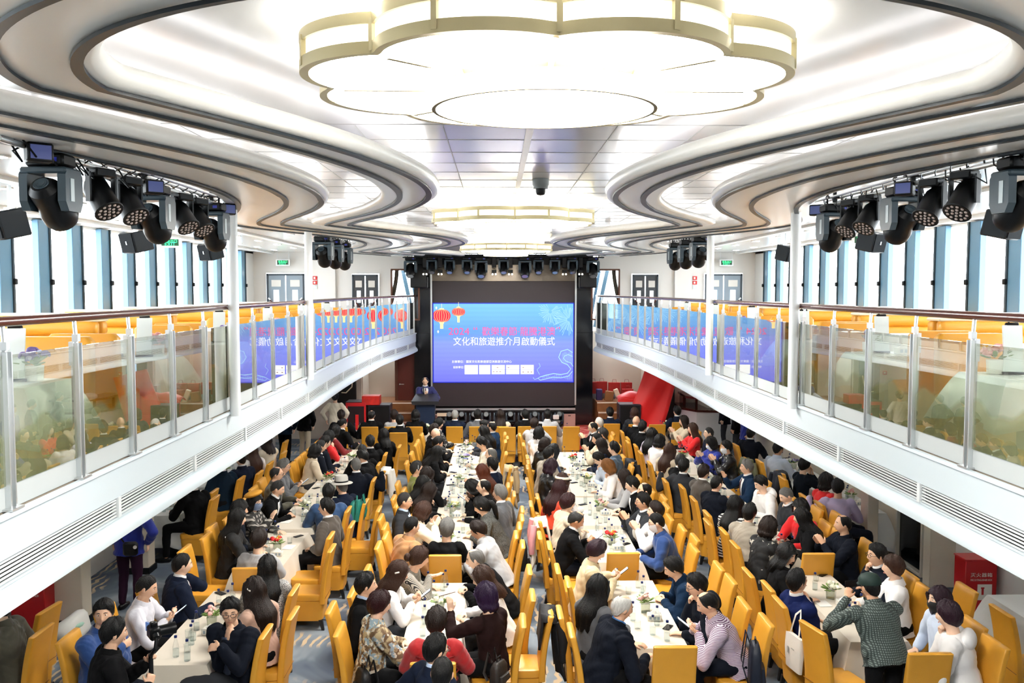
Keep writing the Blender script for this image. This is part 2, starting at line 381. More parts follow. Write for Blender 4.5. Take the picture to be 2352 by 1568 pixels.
# ---- upper walls and windows
MULL = mat('window_post_blue', '#54788f', .3, metal=.1); MULLD = mat('window_post_shaded', '#26343d', .4)
WG = clear_mat('window_glass', '#ffffff', gain=.8)
for s, nm in ((-1, 'left'), (1, 'right')):
    wb = MB(); wb.box((s*(XW+.15), 10.5, 3.42), (.2, 33, .42)); wb.box((s*(XW+.15), 10.5, 5.72), (.2, 33, .3)); wb.box((s*(XW+.15), 26.0, 4.5), (.2, 1.2, 2.6)); wb.box((s*(XW+.15), -3, 4.5), (.2, 6, 2.6))
    wb.prism([(s*(XW+.02), 0)], 0, 0) if False else None
    wo = struct('wall_upper_'+nm, wb, WALLM)
    n = 0; y = .76
    while y < 25.2:
        n += 1
        wd = thing('window_%d' % (n if s < 0 else n+40), '', '', (s*XW, y, 0)); wd['kind'] = 'structure'
        m = MB().box((0, .155, 4.6), (.11, .31, 2.0), bev=.01); m.build('window_post', MULL, wd)
        MB().box((s*-.0, .33, 4.6), (.15, .045, 2.0)).build('window_frame', MULLD, wd)  # strip for the post's dark side, shade put into its colour
        MB().box((-s*.085, .33, 4.62), (.05, .07, .09), bev=.01).build('latch', BLACK, wd)
        MB().box((s*.1, .72, 4.6), (.012, .74, 2.0)).build('pane', WG, wd, None)
        y += 1.09
wb = MB()
for s in (-1, 1):
    # upper end wall: solid parts around the doors and the window opening next to the stage
    for x0, x1, z0, z1 in ((2.8, 3.42, 5.1, ZO), (3.42, 3.62, DECK, ZO), (2.8, 3.42, DECK, 3.6), (3.62, 3.8, DECK, ZO), (3.8, 4.62, 4.98, ZO), (4.62, 6.0, DECK, ZO), (6.0, 7.18, 5.0, ZO), (7.18, 7.6, DECK, ZO)):
        wb.box((s*(x0+x1)/2, YB+.1, (z0+z1)/2), (x1-x0, .2, z1-z0))
    wb.box((s*5.35, YB+.02, (DECK+5.5)/2), (.5, .22, 2.3))
struct('wall_far', wb, WALLM)
for s in (-1, 1):
    wd = thing('window_%d' % (81 if s < 0 else 82), '', '', (s*3.02, YB+.1, 0)); wd['kind'] = 'structure'
    f = MB()
    for x in (-.41, .41): f.box((x, 0, 4.35), (.05, .22, 1.5))
    f.box((0, 0, 5.1), (.86, .22, .05)).box((0, 0, 3.6), (.86, .22, .05)); f.build('window_frame', WOODB, wd)
    MB().box((0, .05, 4.35), (.78, .012, 1.46)).build('pane', WG, wd, None)
    MB().box((s*.0, .9, 4.3), (.12, .12, 2.0), rot=(0, R(s*12), 0)).box((-s*.18, 1.2, 4.3), (.09, .1, 2.0), rot=(0, R(s*10), 0)).build('outer_stay', MULL, wd)
    MB().grid([[(s*(.32-.02*j+.18*(i/8)**1.5+.01*math.sin(j*1.7)), .0-.06*math.sin(j*2.2), 5.08-1.0*i/8) for j in range(7)] for i in range(9)]).build('curtain', mat('curtain_grey', '#8f877a', .7), wd)
DGREY = mat('door_blue_grey', '#7f8d98', .35); DDARK = mat('door_slate', '#33393f', .35); NOTICE = mat('notice_plate', '#d6d3cc', .5)
kd = 5
for s in (-1, 1):
    for x0, x1, zt, m in ((6.03, 7.15, 4.97, DGREY), (3.83, 4.6, 4.95, DDARK)):
        d = thing('door_%d' % kd, '', '', (s*(x0+x1)/2, YB-.02, DECK)); d['kind'] = 'structure'; kd += 1
        w_ = (x1-x0)/2; h = zt-DECK
        fb = MB(); fb.box((-w_+.02, 0, h/2), (.05, .1, h)).box((w_-.02, 0, h/2), (.05, .1, h)).box((0, 0, h-.02), (2*w_, .1, .05)); fb.build('door_frame', mat('door_frame_dark', '#26333d', .4), d)
        for q in (-1, 1):
            lf = MB().box((q*w_/2, .0, h/2), (w_-.03, .05, h-.05)).build('door_leaf', m, d)
            MB().box((q*w_/2, -.03, h-.28), (w_*.5, .012, .2)).build('notice', NOTICE, lf)
            MB().box((q*w_/2, -.03, h-.66), (w_*.28, .02, .36)).build('pane', mat('door_lite', '#e9f2f5', .15, emit=.9), lf)
            MB().tube([(q*w_*.82, -.1, .98), (q*w_*.2, -.12, .62)], .022, 8).build('handle', WOODR, lf)
            MB().tube([(q*w_*.9, -.095, 1.03), (q*w_*.8, -.1, .97)], .027, 8).build('handle_cap', STEEL, lf)
EXG = mat('exit_green', '#04331c', .4, emit=.05, ecol='#08713c'); EXT = mat('exit_letters', '#38ff9a', .4, emit=.5, ecol='#30ff90')
def exit_sign(loc, rz, lab):
    e = thing('exit_sign', lab, 'sign', loc, rz, None)
    MB().box((0, 0, 0), (.42, .06, .2), bev=.01).build('housing', WHITE, e); MB().box((0, -.034, .005), (.33, .006, .13)).build('panel', EXG, e)
    letter('exit', 'lettering', EXT, e, (0, -.04, .032), .26); letter('exit2', 'lettering', EXT, e, (0, -.04, -.03), .2)
    MB().cyl((-.17, 0, .1), (-.17, 0, 5.64-loc[2]), .006, 6).cyl((.17, 0, .1), (.17, 0, 5.64-loc[2]), .006, 6).build('bracket', STEEL, e)
exit_sign((-6.62, YB-.2, 5.3), 0, 'green EXIT sign above the grey double doors at the far left')
exit_sign((6.62, YB-.2, 5.3), 0, 'green EXIT sign above the grey double doors at the far right')
exit_sign((-6.9, 17.9, 5.45), R(12), 'green EXIT sign over the left windows beside a loudspeaker')
exit_sign((6.9, 17.0, 5.47), R(-12), 'green EXIT sign over the right windows behind a loudspeaker')
SIGNR = mat('sign_red', '#c81e1e', .5)
for s, nm in ((-1, 'left'), (1, 'right')):
    for i, (z, m_, lab) in enumerate(((4.85, SIGNR, 'red and white extinguisher sign'), (4.71, SIGNR, 'lower red and white hose sign'), (4.57, mat('sign_round', '#cfd8da', .5), 'small round grey no smoking sign'))):
        t_ = tag(MB().box((s*5.72, YB-.02, z), (.13, .015, .11)).build('wall_sign', m_), '%s, far %s wall by the white post' % (lab, nm), 'sign')
        MB().box((s*5.72-.01, YB-.03, z), (.05, .01, .06)).build('symbol', PAPER, t_)
# ---- end caps of the room behind the camera
struct('wall_back', MB().box((0, -6, 3), (17, .2, 6)), WALLM)
struct('wall_stage_back', MB().box((0, 27.35, 3), (5.3, .2, 5.2)), mat('stage_black', '#0d0d10', .5))
# ================================================================== CEILING
AX = -.045
def wave_w(y, base, cap, tip=(7.4, 15.6, 23.6)):
    """half width of a scalloped edge at depth y"""
    if y < 3.75:
        k = max(0, 1-((3.75-y)/(1.38+max(0, base-.85)))**2)
        return wave_w(3.75, base, cap)*math.sqrt(k)
    d = min(abs(y-t_) for t_ in tip)
    v = base+(.09 if y < 7.4 else .105)*d*d
    e_ = 3.0
    return cap-math.log(1+math.exp((cap-v)*e_))/e_ if v > cap-1.2 else v
EDGE = {'a0': (.72, 2.15), 'a1': (.84, 2.3), 'a2': (1.10, 2.62), 'a3': (1.24, 2.8), 'b0': (1.73, 3.0), 'b1': (1.83, 3.12), 'b2': (2.17, 3.4), 'b3': (2.65, 3.72), 'b4': (2.78, 3.85)}
YC = sorted(set([round(-.2+.05*i, 3) for i in range(80)]+[round(3.8+.12*i, 3) for i in range(152)]))
def yst(k): return 3.75-(1.38+max(0, EDGE[k][0]-.85))
def W(k, y): return wave_w(y, *EDGE[k]) if y > yst(k) else 0
ZS = 5.35
for s, nm in ((-1, 'left'), (1, 'right')):
    def strip(ka, kb, za, zb=None, cols=1):
        zb = za if zb is None else zb
        return [[(AX+s*(W(ka, y)*(1-j/cols)+W(kb, y)*j/cols), y, za+(zb-za)*j/cols) for j in range(cols+1)] for y in YC]
    for (lab, e0, e1, gr, num) in (('inner', 'a0', 'a3', ('a1', 'a2'), 1), ('outer', 'b0', 'b4', ('b1', 'b2', 'b3'), 2)):
        m = MB()
        # rounded cove lip, underside, inner upstand
        rows = []
        for y in YC:
            a, b = W(e0, y), W(e1, y); h = max(0, min(1, (b-a)/.3))
            pr = [(a+.10, ZS+.10), (a+.02, ZS+.095), (a-.0, ZS+.06), (a+.015, ZS+.015), (a+.05, ZS), (b-.04, ZS), (b-.0, ZS+.02), (b, ZS+.06), (b-.10, ZS+.08)]
            rows.append([(AX+s*x, y, z) for x, z in pr])
        m.grid(rows); o = struct('trim_ceiling_%s_%s' % (lab, nm), m, SOFFIT, None, 180)
        for g in gr:
            gm = MB(); wd_ = .05
            gm.grid([[(AX+s*(W(g, y)-wd_), y, ZS-.004), (AX+s*(W(g, y)-wd_), y, ZS-.018), (AX+s*W(g, y), y, ZS-.018), (AX+s*W(g, y), y, ZS-.004)] for y in YC])
            gm.build('groove_strip', GROOVE, o, 30)
        led = mat('cove_led', '#ffffff', .5, emit=3.8, ecol=(1, .98, .99, 1))
        lm = MB(); lm.grid([[(AX+s*(W(e0, y)+.12), y, ZS+.104), (AX+s*(W(e0, y)+.17), y, ZS+.104)] for y in YC if W(e1, y) > .3]); lm.build('cove_light', led, o)
        if lab == 'outer':
            lm = MB(); lm.grid([[(AX+s*(W(e1, y)-.16), y, ZS+.09), (AX+s*(W(e1, y)-.12), y, ZS+.09)] for y in YC if W(e1, y) > .3]); lm.build('cove_light', led, o)
    # raised ceilings between the bands, one pan each
ce = MB(); ce.box((AX, 10.8, ZO+.05), (16, 33, .1)); cobj = struct('ceiling', ce, CEIL)
seam = MB(); seam.box((AX, 7.4, ZO-.004), (.05, 4.5, .012)); seam.box((AX, 15.5, ZO-.004), (.05, 4, .012)); seam.build('ceiling_seam', WHITE, cobj)
sm2 = MB()
for i in range(27): sm2.box((AX, 6.0+i*.6, ZO-.001), (5.0, .008, .004))
for i in range(9): sm2.box((AX-2.4+i*.6, 14, ZO-.001), (.008, 16, .004))
sm2.build('panel_joint', mat('joint_grey', '#9a9a98', .5), cobj)
for s in (-1, 1):
    cp_ = thing('fire_call_point', 'small red call point on the stage end wall, %s side' % ('left' if s < 0 else 'right'), 'call point', (s*5.3, 26.17, 1.98))
    MB().box((0, 0, 0), (.12, .06, .12), bev=.01).build('housing', mat('call_red', '#c4181c', .4), cp_); MB().box((.02, -.032, 0), (.05, .006, .06)).build('pane', PAPER, cp_)
for s, nm in ((-1, 'left'), (1, 'right')):
    o = struct('ceiling_outer_rib_'+nm, MB().box((s*5.2, 11, ZO-.02), (.16, 30, .04)).box((s*6.9, 11, ZO-.03), (.1, 30, .06)), WHITE)
# ---- downlights in the outer ceilings
DL = mat('downlight_glow', '#ffffff', .5, emit=26, ecol=(1, .97, .93, 1))
pd = None
for s, nm in ((-1, 'left'), (1, 'right')):
    for i in range(13):
        for j, x in enumerate((4.45, 5.7, 6.5)):
            y = 4+i*1.72+(j % 2)*.6
            if pd is None:
                pd = MB().lathe([(.1, 0), (.1, -.012), (.075, -.015), (.075, -.006)], n=20).build('downlight', WHITE, None, 40, (s*x, y, ZO)); 
                MB().lathe([(.0, -.008), (.074, -.008)], n=20).build('lens', DL, pd, None)
                tag(pd, 'small round recessed downlight in the ceiling over the %s balcony' % nm, 'downlight', 'downlights over the left balcony')
            else: copy_tree(pd, (s*x, y, ZO), 0, 'small round recessed downlight in the ceiling over the %s balcony' % nm, 'downlights over the %s balcony' % nm)
# downlights under the balconies, lighting the outer tables
for s, nm in ((-1, 'left'), (1, 'right')):
    for i in range(9):
        for x in (4.3, 5.6):
            copy_tree(pd, (s*x, 5.2+i*2.3, 2.70), 0, 'small round recessed downlight in the soffit under the %s balcony' % nm, 'downlights under the %s balcony' % nm)
# ---- chandeliers
GLOW = mat('chandelier_glow', '#ffffff', .5, emit=17.0, ecol=(1, .97, .92, 1)); GLOWS = mat('chandelier_side_glow', '#ffffff', .5, emit=.8, ecol=(1, .95, .82, 1)); GOLDD = mat('dark_champagne', '#6d5f38', .5); GOLD = mat('champagne_metal', '#c2b68d', .35, metal=.3)
def petals(rad, n, amp, ph=0, k=180):
    P = []
    for i in range(k):
        a = 2*math.pi*i/k+ph; f = abs(math.sin(a*n/2)); P.append((rad*(1-amp*(1-f**.75))*math.cos(a), rad*(1-amp*(1-f**.75))*math.sin(a)))
    return P
def chandelier(y, z, lab, sc=1.0):
    c = thing('chandelier', lab, 'chandelier', (AX-.02, y, z), 0)
    def ring(P, z0, z1): return [[(px, py, zz) for px, py in P+[P[0]]] for zz in (z0, z1)]
    P = petals(1.08*sc, 8, .12, R(22.5)); Pi = [(x*.965, y_*.965) for x, y_ in P]; Pm = [(x*.985, y_*.985) for x, y_ in P]
    t1 = MB(); t1.grid(ring(Pm, .02, .11)); t1.build('side_diffuser', GLOWS, c)
    bt = MB(); bt.grid([[(x*k, y_*k, .0) for x, y_ in Pi+[Pi[0]]] for k in (.47, 1.0)]); bt.build('bottom_diffuser', GLOW, c)
    fr_ = MB()
    for z0, z1 in ((-.012, .035), (.10, .145)):
        fr_.grid([[(x, y_, z0) for x, y_ in Pi+[Pi[0]]], [(x, y_, z0) for x, y_ in P+[P[0]]], [(x, y_, z1) for x, y_ in P+[P[0]]], [(x, y_, z1) for x, y_ in Pi+[Pi[0]]]])
    for k in range(16):
        a = 2*math.pi*k/16; i = int(round(k*180/16)) % 180; fr_.box((P[i][0]*.99, P[i][1]*.99, .06), (.03, .022, .12), rot=(0, 0, a+R(22.5)))
    for k in range(8):
        a = 2*math.pi*(k+.5)/8+R(22.5); 0 and fr_.box((.72*sc*math.cos(a), .72*sc*math.sin(a), -.004), (.5*sc, .02, .014), rot=(0, 0, a))
    fr_.build('frame', GOLD, c)
    for k in range(8):
        a = 2*math.pi*(k+.5)/8+R(22.5); MB().box((.69*sc*math.cos(a), .69*sc*math.sin(a), -.012), (.40*sc, .022, .02), rot=(0, 0, a)).build('divider', GOLDD, c)
    C = petals(.50*sc, 8, .0); Ci = [(x*.965, y_*.965) for x, y_ in C]
    t2 = MB(); t2.grid(ring([(x*.99, y_*.99) for x, y_ in C], -.10, .0)); t2.grid([[(0, 0, -.10) for _ in Ci+[Ci[0]]], [(x, y_, -.10) for x, y_ in Ci+[Ci[0]]]]); t2.build('centre_diffuser', GLOW, c)
    f2 = MB(); f2.grid([[(x, y_, -.107) for x, y_ in Ci+[Ci[0]]], [(x, y_, -.107) for x, y_ in C+[C[0]]], [(x, y_, -.08) for x, y_ in C+[C[0]]]]); f2.grid([[(x, y_, -.02) for x, y_ in C+[C[0]]], [(x*1.02, y_*1.02, 0) for x, y_ in C+[C[0]]]]); f2.build('centre_frame', GOLDD, c)
    cp = MB(); cp.lathe([(.86*sc, ZO-z-.002), (.86*sc, .12)], n=24); cp.build('mount', WHITE, c)
    c.scale = (1, .86, 1); return c
chandelier(3.93, 5.40, 'huge glowing flower shaped chandelier nearest the camera')
chandelier(11.3, 5.35, 'middle glowing chandelier behind the black ceiling camera')
chandelier(19.6, 5.36, 'farthest chandelier, just above the stage lights')
# ================================================================== STAGE END
BG = mat('black_granite', '#0a0c12', .12, spec=.6)
for s, nm in ((-1, 'left'), (1, 'right')):
    o = struct('pillar_%d' % (40+s), MB().box((-.06+s*2.44, 26.75, 2.95), (.53, .8, 5.15)), BG)
    MB().box((-.06+s*2.44, 26.34, 3.2), (.53, .02, .02)).box((-.06+s*2.44, 26.34, 4.5), (.53, .02, .02)).build('joint', BLACKM, o)
    MB().box((-.06+s*2.18, 26.32, 3.1), (.05, .06, 4.2)).build('edge_trim', STEEL, o)
SX = -.065
sc_ = thing('led_screen', 'large lit video screen showing a blue event title slide', 'screen', (SX, 26.4, .97))
MB().box((0, .12, 1.88), (4.34, .2, 3.8)).build('cabinet', mat('screen_off', '#3a3033', .45), sc_)
im = mat('screen_image', '#000000', .4); nt, N, L, B = nodes(im)
t = N.new('ShaderNodeTexCoord'); sp = N.new('ShaderNodeSeparateXYZ'); L.new(t.outputs['Object'], sp.inputs[0])
mr = N.new('ShaderNodeMapRange'); mr.inputs['From Min'].default_value = .72; mr.inputs['From Max'].default_value = 3.12; L.new(sp.outputs['Z'], mr.inputs[0])
rp = N.new('ShaderNodeValToRGB'); L.new(mr.outputs[0], rp.inputs[0]); es = rp.color_ramp.elements
es[0].position = 0; es[0].color = hexc('#6a6cf2'); es[1].position = 1; es[1].color = hexc('#6fb8e8')
for p_, c_ in ((.25, '#7a83f6'), (.5, '#7f92f4'), (.62, '#5f93de'), (.8, '#68a9e2')):
    q = es.new(p_); q.color = hexc(c_)
sb = N.new('ShaderNodeMath'); sb.operation = 'SINE'; mu = N.new('ShaderNodeMath'); mu.operation = 'MULTIPLY'; mu.inputs[1].default_value = 46; L.new(sp.outputs['Z'], mu.inputs[0]); L.new(mu.outputs[0], sb.inputs[0])
m2 = N.new('ShaderNodeMath'); m2.operation = 'MULTIPLY_ADD'; m2.inputs[1].default_value = .012; m2.inputs[2].default_value = .42; L.new(sb.outputs[0], m2.inputs[0]); L.new(m2.outputs[0], B.inputs['Emission Strength']); L.new(rp.outputs[0], B.inputs['Emission Color'])
panel = MB().box((0, 0, 1.92), (4.26, .02, 2.4)).build('picture', im, sc_)
def emt(n, c, s=1.1): return mat(n, '#000000', .5, emit=s*.40, ecol=c)
EW = emt('screen_white', '#ffffff'); EP = emt('screen_pink', '#f0508c'); ER = emt('screen_red', '#e8203c'); EY = emt('screen_cream', '#fbe6a0'); EB = emt('screen_pale', '#a8dcff', .95); EK = emt('screen_edge', '#2030c8', .9)
bd = MB()
for a in ((0, -.012, .72, 4.28, .03), (0, -.012, 3.12, 4.28, .03)): bd.box((a[0], a[1], a[2]), (a[3], .008, a[4]))
for x in (-2.13, 2.13): bd.box((x, -.012, 1.92), (.025, .008, 2.4))
bd.build('picture_border', EK, sc_)
# lanterns
for (x, z, rx, rz, n) in ((-1.87, 2.74, .27, .2, 9), (-1.36, 2.86, .2, .13, 9)):
    ln = MB().box((0, -.014, 0), (.001, .001, .001)); ln = MB()
    ln.add([(x+rx*math.copysign(abs(math.cos(a))**.85, math.cos(a)), -.014, z+rz*math.sin(a)) for a in [2*math.pi*k/36 for k in range(36)]], [tuple(range(36))])
    lo = ln.build('lantern_picture', ER, sc_, None)
    g = MB()
    for k in range(-3, 4): g.tube([(x+rx*k/3.6*math.cos(u), -.017, z+rz*math.sin(u)) for u in [-1.57+3.14*i/10 for i in range(11)]], .004, 4)
    g.box((x, -.017, z+rz+.015), (rx*.5, .003, .03)).box((x, -.017, z-rz-.015), (rx*.5, .003, .03)).box((x, -.017, z-rz-.11), (rx*.36, .003, .16)).box((x, -.017, z+rz+.1), (.01, .003, .14)); g.build('lantern_trim', EY, sc_)
f = MB()
rnd = random.Random(4)
for (x, z, r_, n) in ((1.42, 2.86, .42, 46), (1.98, 2.62, .5, 60)):
    for k in range(n):
        a = 2*math.pi*k/n+rnd.uniform(-.05, .05); r1 = r_*rnd.uniform(.6, 1); x1 = x+r1*math.cos(a); z1 = z+r1*math.sin(a)-.05*r1
        if x1 > 2.1 or z1 > 3.09: continue
        f.tube([(x+.05*math.cos(a), -.015, z+.05*math.sin(a)), (x1, -.015, z1)], [.002, .007], 4)
f.build('firework_picture', EB, sc_)
# a curling long-bodied line drawing at the lower right
f = MB()
def curve(P, r_): f.tube([(a, -.015, b) for a, b in P], r_, 5)
body = [(2.1, 1.62), (1.95, 1.72), (1.75, 1.66), (1.68, 1.48), (1.78, 1.32), (1.95, 1.25), (2.05, 1.12), (1.95, .99), (1.75, .95), (1.52, .98), (1.3, .93), (1.12, .88)]
body2 = [(2.1, 1.5), (1.97, 1.56), (1.86, 1.52), (1.83, 1.44), (1.9, 1.36), (2.05, 1.3), (2.12, 1.2)]
curve(body, .012); curve(body2, .01); curve([(2.1, 1.05), (1.98, .9), (1.75, .85), (1.5, .87), (1.3, .82), (1.12, .78), (1.05, .84), (1.12, .88)], .01)
for k in range(18): f.tube([(1.2+.05*k, -.015, .82+.1*math.sin(k*.7)*.3), (1.22+.05*k, -.015, .93+.08*math.sin(k*.9)*.4)], .004, 4)
for k in range(12): curve([(1.78+.03*k, 1.3+.02*math.sin(k)), (1.8+.025*k, 1.62-.02*math.cos(k))], .003)
curve([(1.1, .95), (1.02, 1.1), (1.12, 1.2), (1.08, 1.3)], .007); curve([(1.06, .84), (.95, .8), (.9, .86)], .007)
f.build('line_drawing_picture', EB, sc_)
sp_ = MB()
for x, z in ((-2.03, 2.98), (-1.98, 2.26)): sp_.add([(x, -.015, z+.05), (x+.03, -.015, z), (x, -.015, z-.05), (x-.03, -.015, z)], [(0, 1, 2, 3)])
sp_.build('sparkle_picture', EW, sc_, None)
letter('t1', 'title_lettering', EP, sc_, (-1.35, -.018, 2.27), .63, h=.21)
letter('t1b', 'title_lettering', EP, sc_, (-.85, -.018, 2.36), .12); letter('t1c', 'title_lettering', EP, sc_, (.46, -.018, 2.27), 2.22, h=.27); letter('t1d', 'title_lettering', EP, sc_, (1.66, -.018, 2.36), .11)
letter('t2', 'title_lettering', EW, sc_, (.02, -.018, 1.97), 3.08, h=.26)
letter('t3', 'small_lettering', EW, sc_, (-.66, -.018, 1.35), 1.82); letter('t4', 'small_lettering', EW, sc_, (-1.36, -.018, 1.18), .34)
bx = MB()
for x, w_, rows in ((-.98, .4, 1), (-.57, .34, 1), (-.16, .4, 2), (.28, .4, 2), (.72, .4, 2)):
    for r_ in range(rows):
        h = .29/rows-.008; bx.box((x, -.016, 1.25-(r_+.5)*.29/rows), (w_, .004, h))
bx.build('logo_card_picture', EW, sc_)
lm = MB()
for x, z in ((-.18, 1.17), (-.3, 1.04), (-.2, 1.04), (-.1, 1.04), (.15, 1.17), (.6, 1.17), (.6, 1.03), (.75, 1.03), (.85, 1.03)): lm.box((x, -.02, z), (.05, .003, .025))
lm.build('logo_mark_picture', emt('screen_greyred', '#b08a8a', .8), sc_)
# metal head panel and sill below
o = struct('trim_7', MB().box((SX, 26.42, 5.02), (4.34, .1, .52)), mat('brushed_bronze', '#6d655c', .25, metal=.9, bump=.5, bscale=4))
struct('trim_8', MB().box((SX, 26.5, 5.4), (5.3, .5, .3)), BLACKM)
struct('trim_9', MB().box((SX, 26.3, .86), (4.34, .3, .1)).box((SX, 26.42, .5), (4.34, .2, .7)), mat('stage_riser_black', '#17110f', .35))
MB().box((SX, 26.14, .9), (4.34, .02, .06)).build('trim_10', STEEL)['kind'] = 'structure'
# ---------------------------------------------------------------- moving heads
LENSM = mat('lamp_lens', '#9aa3a8', .12, metal=.6); BLUEL = mat('lamp_display', '#1d2683', .3, emit=.08)
DECAL = mat('case_decal', '#b9c4c8', .4)
def link_empty(name, parent, loc, rot):
    o = bpy.data.objects.new(name, None); COL.objects.link(o); o.parent = parent; o.location = loc; o.rotation_euler = rot; return o
_link = link
def link(name, me, parent=None, loc=None, rot=None): return link_empty(name, parent, loc, rot) if me is None else _link(name, me, parent, loc, rot)
HEADS = {}
def moving_head(loc, rz=0, sc=1.0, label='', group=None, tilt=-130, hang=True, case=None):
    """a hanging moving-head lamp: base box, yoke of two faceted arms, pivoting head"""
    key = (tilt, hang)
    if key not in HEADS:
        r_ = thing('moving_head_light', label, 'stage light', loc, rz, group)
        base = MB().box((0, 0, -.05), (.3, .2, .1), bev=.02).build('base', BLACK, r_)
        MB().box((.08, -.101, -.05), (.05, .006, .03)).build('display', BLUEL, base)
        cl = MB()
        for x in (-.09, .09): cl.tube([(x, 0, 0), (x, 0, .05), (x, .03, .08), (x, 0, .11), (x, -.03, .08)], .012, 6)
        cl.build('clamp', BLACKM, r_)
        for s in (-1, 1):
            y = MB(); P = [(-.09, -.12), (.09, -.12), (.12, -.16), (.12, -.36), (.08, -.43), (-.08, -.43), (-.12, -.36), (-.12, -.16)]
            y.add([(s*x0, p[0], p[1]) for x0 in (.115, .178) for p in P], [tuple(range(8)), tuple(range(8, 16))]+[(k, (k+1) % 8, 8+(k+1) % 8, 8+k) for k in range(8)])
            yo = y.build('yoke_arm', GUNM, r_, 20)
            d_ = MB().box((s*.180, -.03, -.27), (.003, .05, .17)); d_.build('decal', DECAL, yo)
            for k in range(4): pass
        MB().box((0, 0, -.13), (.355, .24, .05), bev=.015).build('yoke_bridge', GUNM, r_)
        hd = link('head', None, r_, (0, 0, -.35), (R(tilt), 0, 0))
        MB().lathe([(.0, -.18), (.075, -.175), (.112, -.13), (.116, -.04), (.113, .02), (.13, .09), (.128, .17), (.105, .22), (.09, .215), (.0, .21)], n=20).build('shell', BLACK, hd, 35)
        MB().lathe([(.0, .213), (.085, .213), (.088, .222)], n=20).build('lens', LENSM, hd, 30)
        fn = MB()
        for q in (.02, .035, .05): fn.lathe([(q, -.181), (q+.006, -.184), (q+.008, -.178)], n=16)
        fn.build('fan_grille', GUNM, hd)
        HEADS[key] = r_
        r_.scale = (sc,)*3
        return r_
    c = copy_tree(HEADS[key], loc, rz, label, group); c.scale = (sc,)*3
    return c
WASH = []
def wash_light(loc, rz, label, group, tilt=-38):
    if not WASH:
        r_ = thing('wash_light', label, 'stage light', loc, rz, group); WASH.append(r_)
        MB().box((0, 0, -.03), (.16, .12, .06), bev=.01).build('base', BLACK, r_)
        y = MB()
        for s in (-1, 1): y.box((s*.1, 0, -.13), (.014, .045, .2))
        y.box((0, 0, -.05), (.21, .06, .02)); y.build('yoke_arm', BLACKM, r_)
        hd = link_empty('head', r_, (0, 0, -.2), (R(tilt), 0, 0))
        MB().lathe([(0, .15), (.06, .145), (.085, .09), (.092, -.1), (.1, -.12), (.095, -.125), (0, -.12)], n=18).build('shell', BLACK, hd, 35)
        l = MB()
        for q, n in ((0, 1), (.033, 6), (.068, 12)):
            for k in range(n): a = 2*math.pi*k/n; l.ell((q*math.cos(a), q*math.sin(a), -.124), (.012, .012, .006), 6, 4)
        l.build('led_cluster', mat('led_clear', '#b7a7a0', .2), hd)
        return r_
    return copy_tree(WASH[0], loc, rz, label, group)
def truss(x, y0, y1, z, label):
    t_ = thing('lighting_bar', label, 'truss', (x, (y0+y1)/2, z)); h = (y1-y0)/2
    MB().tube([(0, -h, 0), (0, h, 0)], .02, 10).tube([(.05, -h, .06), (.05, h, .06)], .012, 8).tube([(-.05, -h, .06), (-.05, h, .06)], .012, 8).build('pipe', STEEL, t_)
    m = MB(); n = int((y1-y0)/.22)
    for i in range(n):
        y = -h+.11+i*.22
        m.tube([(-.05, y-.1, .06), (0, y, 0), (.05, y+.1, .06)], .005, 5)
    m.build('lattice', BLACKM, t_)
    for y in (-h*.8, 0, h*.8): MB().box((0, y, (ZO-z)/2+.02), (.03, .03, ZO-z+.02)).box((.0, y, .06), (.14, .04, .02)).build('hanger', BLACKM, t_)
    rc_ = random.Random(int(x*10+y0))
    for i in range(int((y1-y0)*5)):
        y = rc_.uniform(-h, h-.2); a = rc_.uniform(-.05, .05)
        MB().tube([(a, y, .02), (a+.05, y+.05, -.06-rc_.random()*.05), (a-.04, y+.12, -.03), (a, y+.2, .03)], .006, 5).build('cable', BLACK, t_)
# near trusses over the balustrades, then the far pair
for s, nm in ((-1, 'left'), (1, 'right')):
    x = s*3.02
    truss(x, 4.9, 8.9, 5.335, 'lighting bar hung with lamps above the %s balustrade, nearest the camera' % nm)
    pos = ['nearest the camera', 'in the middle', 'farthest']
    for k, (y, sc) in enumerate(((5.5, .82), (7.1, .82), (8.55, .82))):
        moving_head((x+s*.02, y, 5.335), R(s*3), sc, 'grey cased moving head lamp %s on the near %s lighting bar' % (pos[k], nm), 'moving head lamps over the %s balustrade' % nm)
    for k, y in enumerate((6.1, 6.55, 7.65, 8.05)):
        wash_light((x-s*.02, y, 5.33), R(s*-62), 'black wash lamp with small leds, number %s from the camera on the near %s bar' % (('one', 'two', 'three', 'four')[k], nm), 'wash lamps over the %s balustrade' % nm)
    for k, (y, z) in enumerate(((5.15, 5.345), (6.85, 5.345), (8.72, 5.345))):
        st = thing('strobe_light', 'small square strobe lamp with a bluish face, %s of three on the near %s bar' % (('first', 'second', 'third')[k], nm), 'stage light', (x-s*.1, y, z), R(s*-40))
        MB().box((0, .04, -.05), (.14, .1, .11), bev=.01).build('housing', BLACK, st); MB().box((0, -.012, -.05), (.11, .008, .08)).build('lens', mat('strobe_face', '#49547f', .2, emit=.05, ecol='#7078c8'), st)
    x2 = s*3.28
    truss(x2, 14.8, 17.9, 5.42, 'lighting bar above the %s balcony near the far white post' % nm)
    for k, y in enumerate((15.2, 16.2, 17.2)):
        moving_head((x2, y, 5.42), R(s*4), .95, 'moving head lamp %s on the far %s lighting bar' % (pos[k], nm), 'moving head lamps on the far %s bar' % nm)
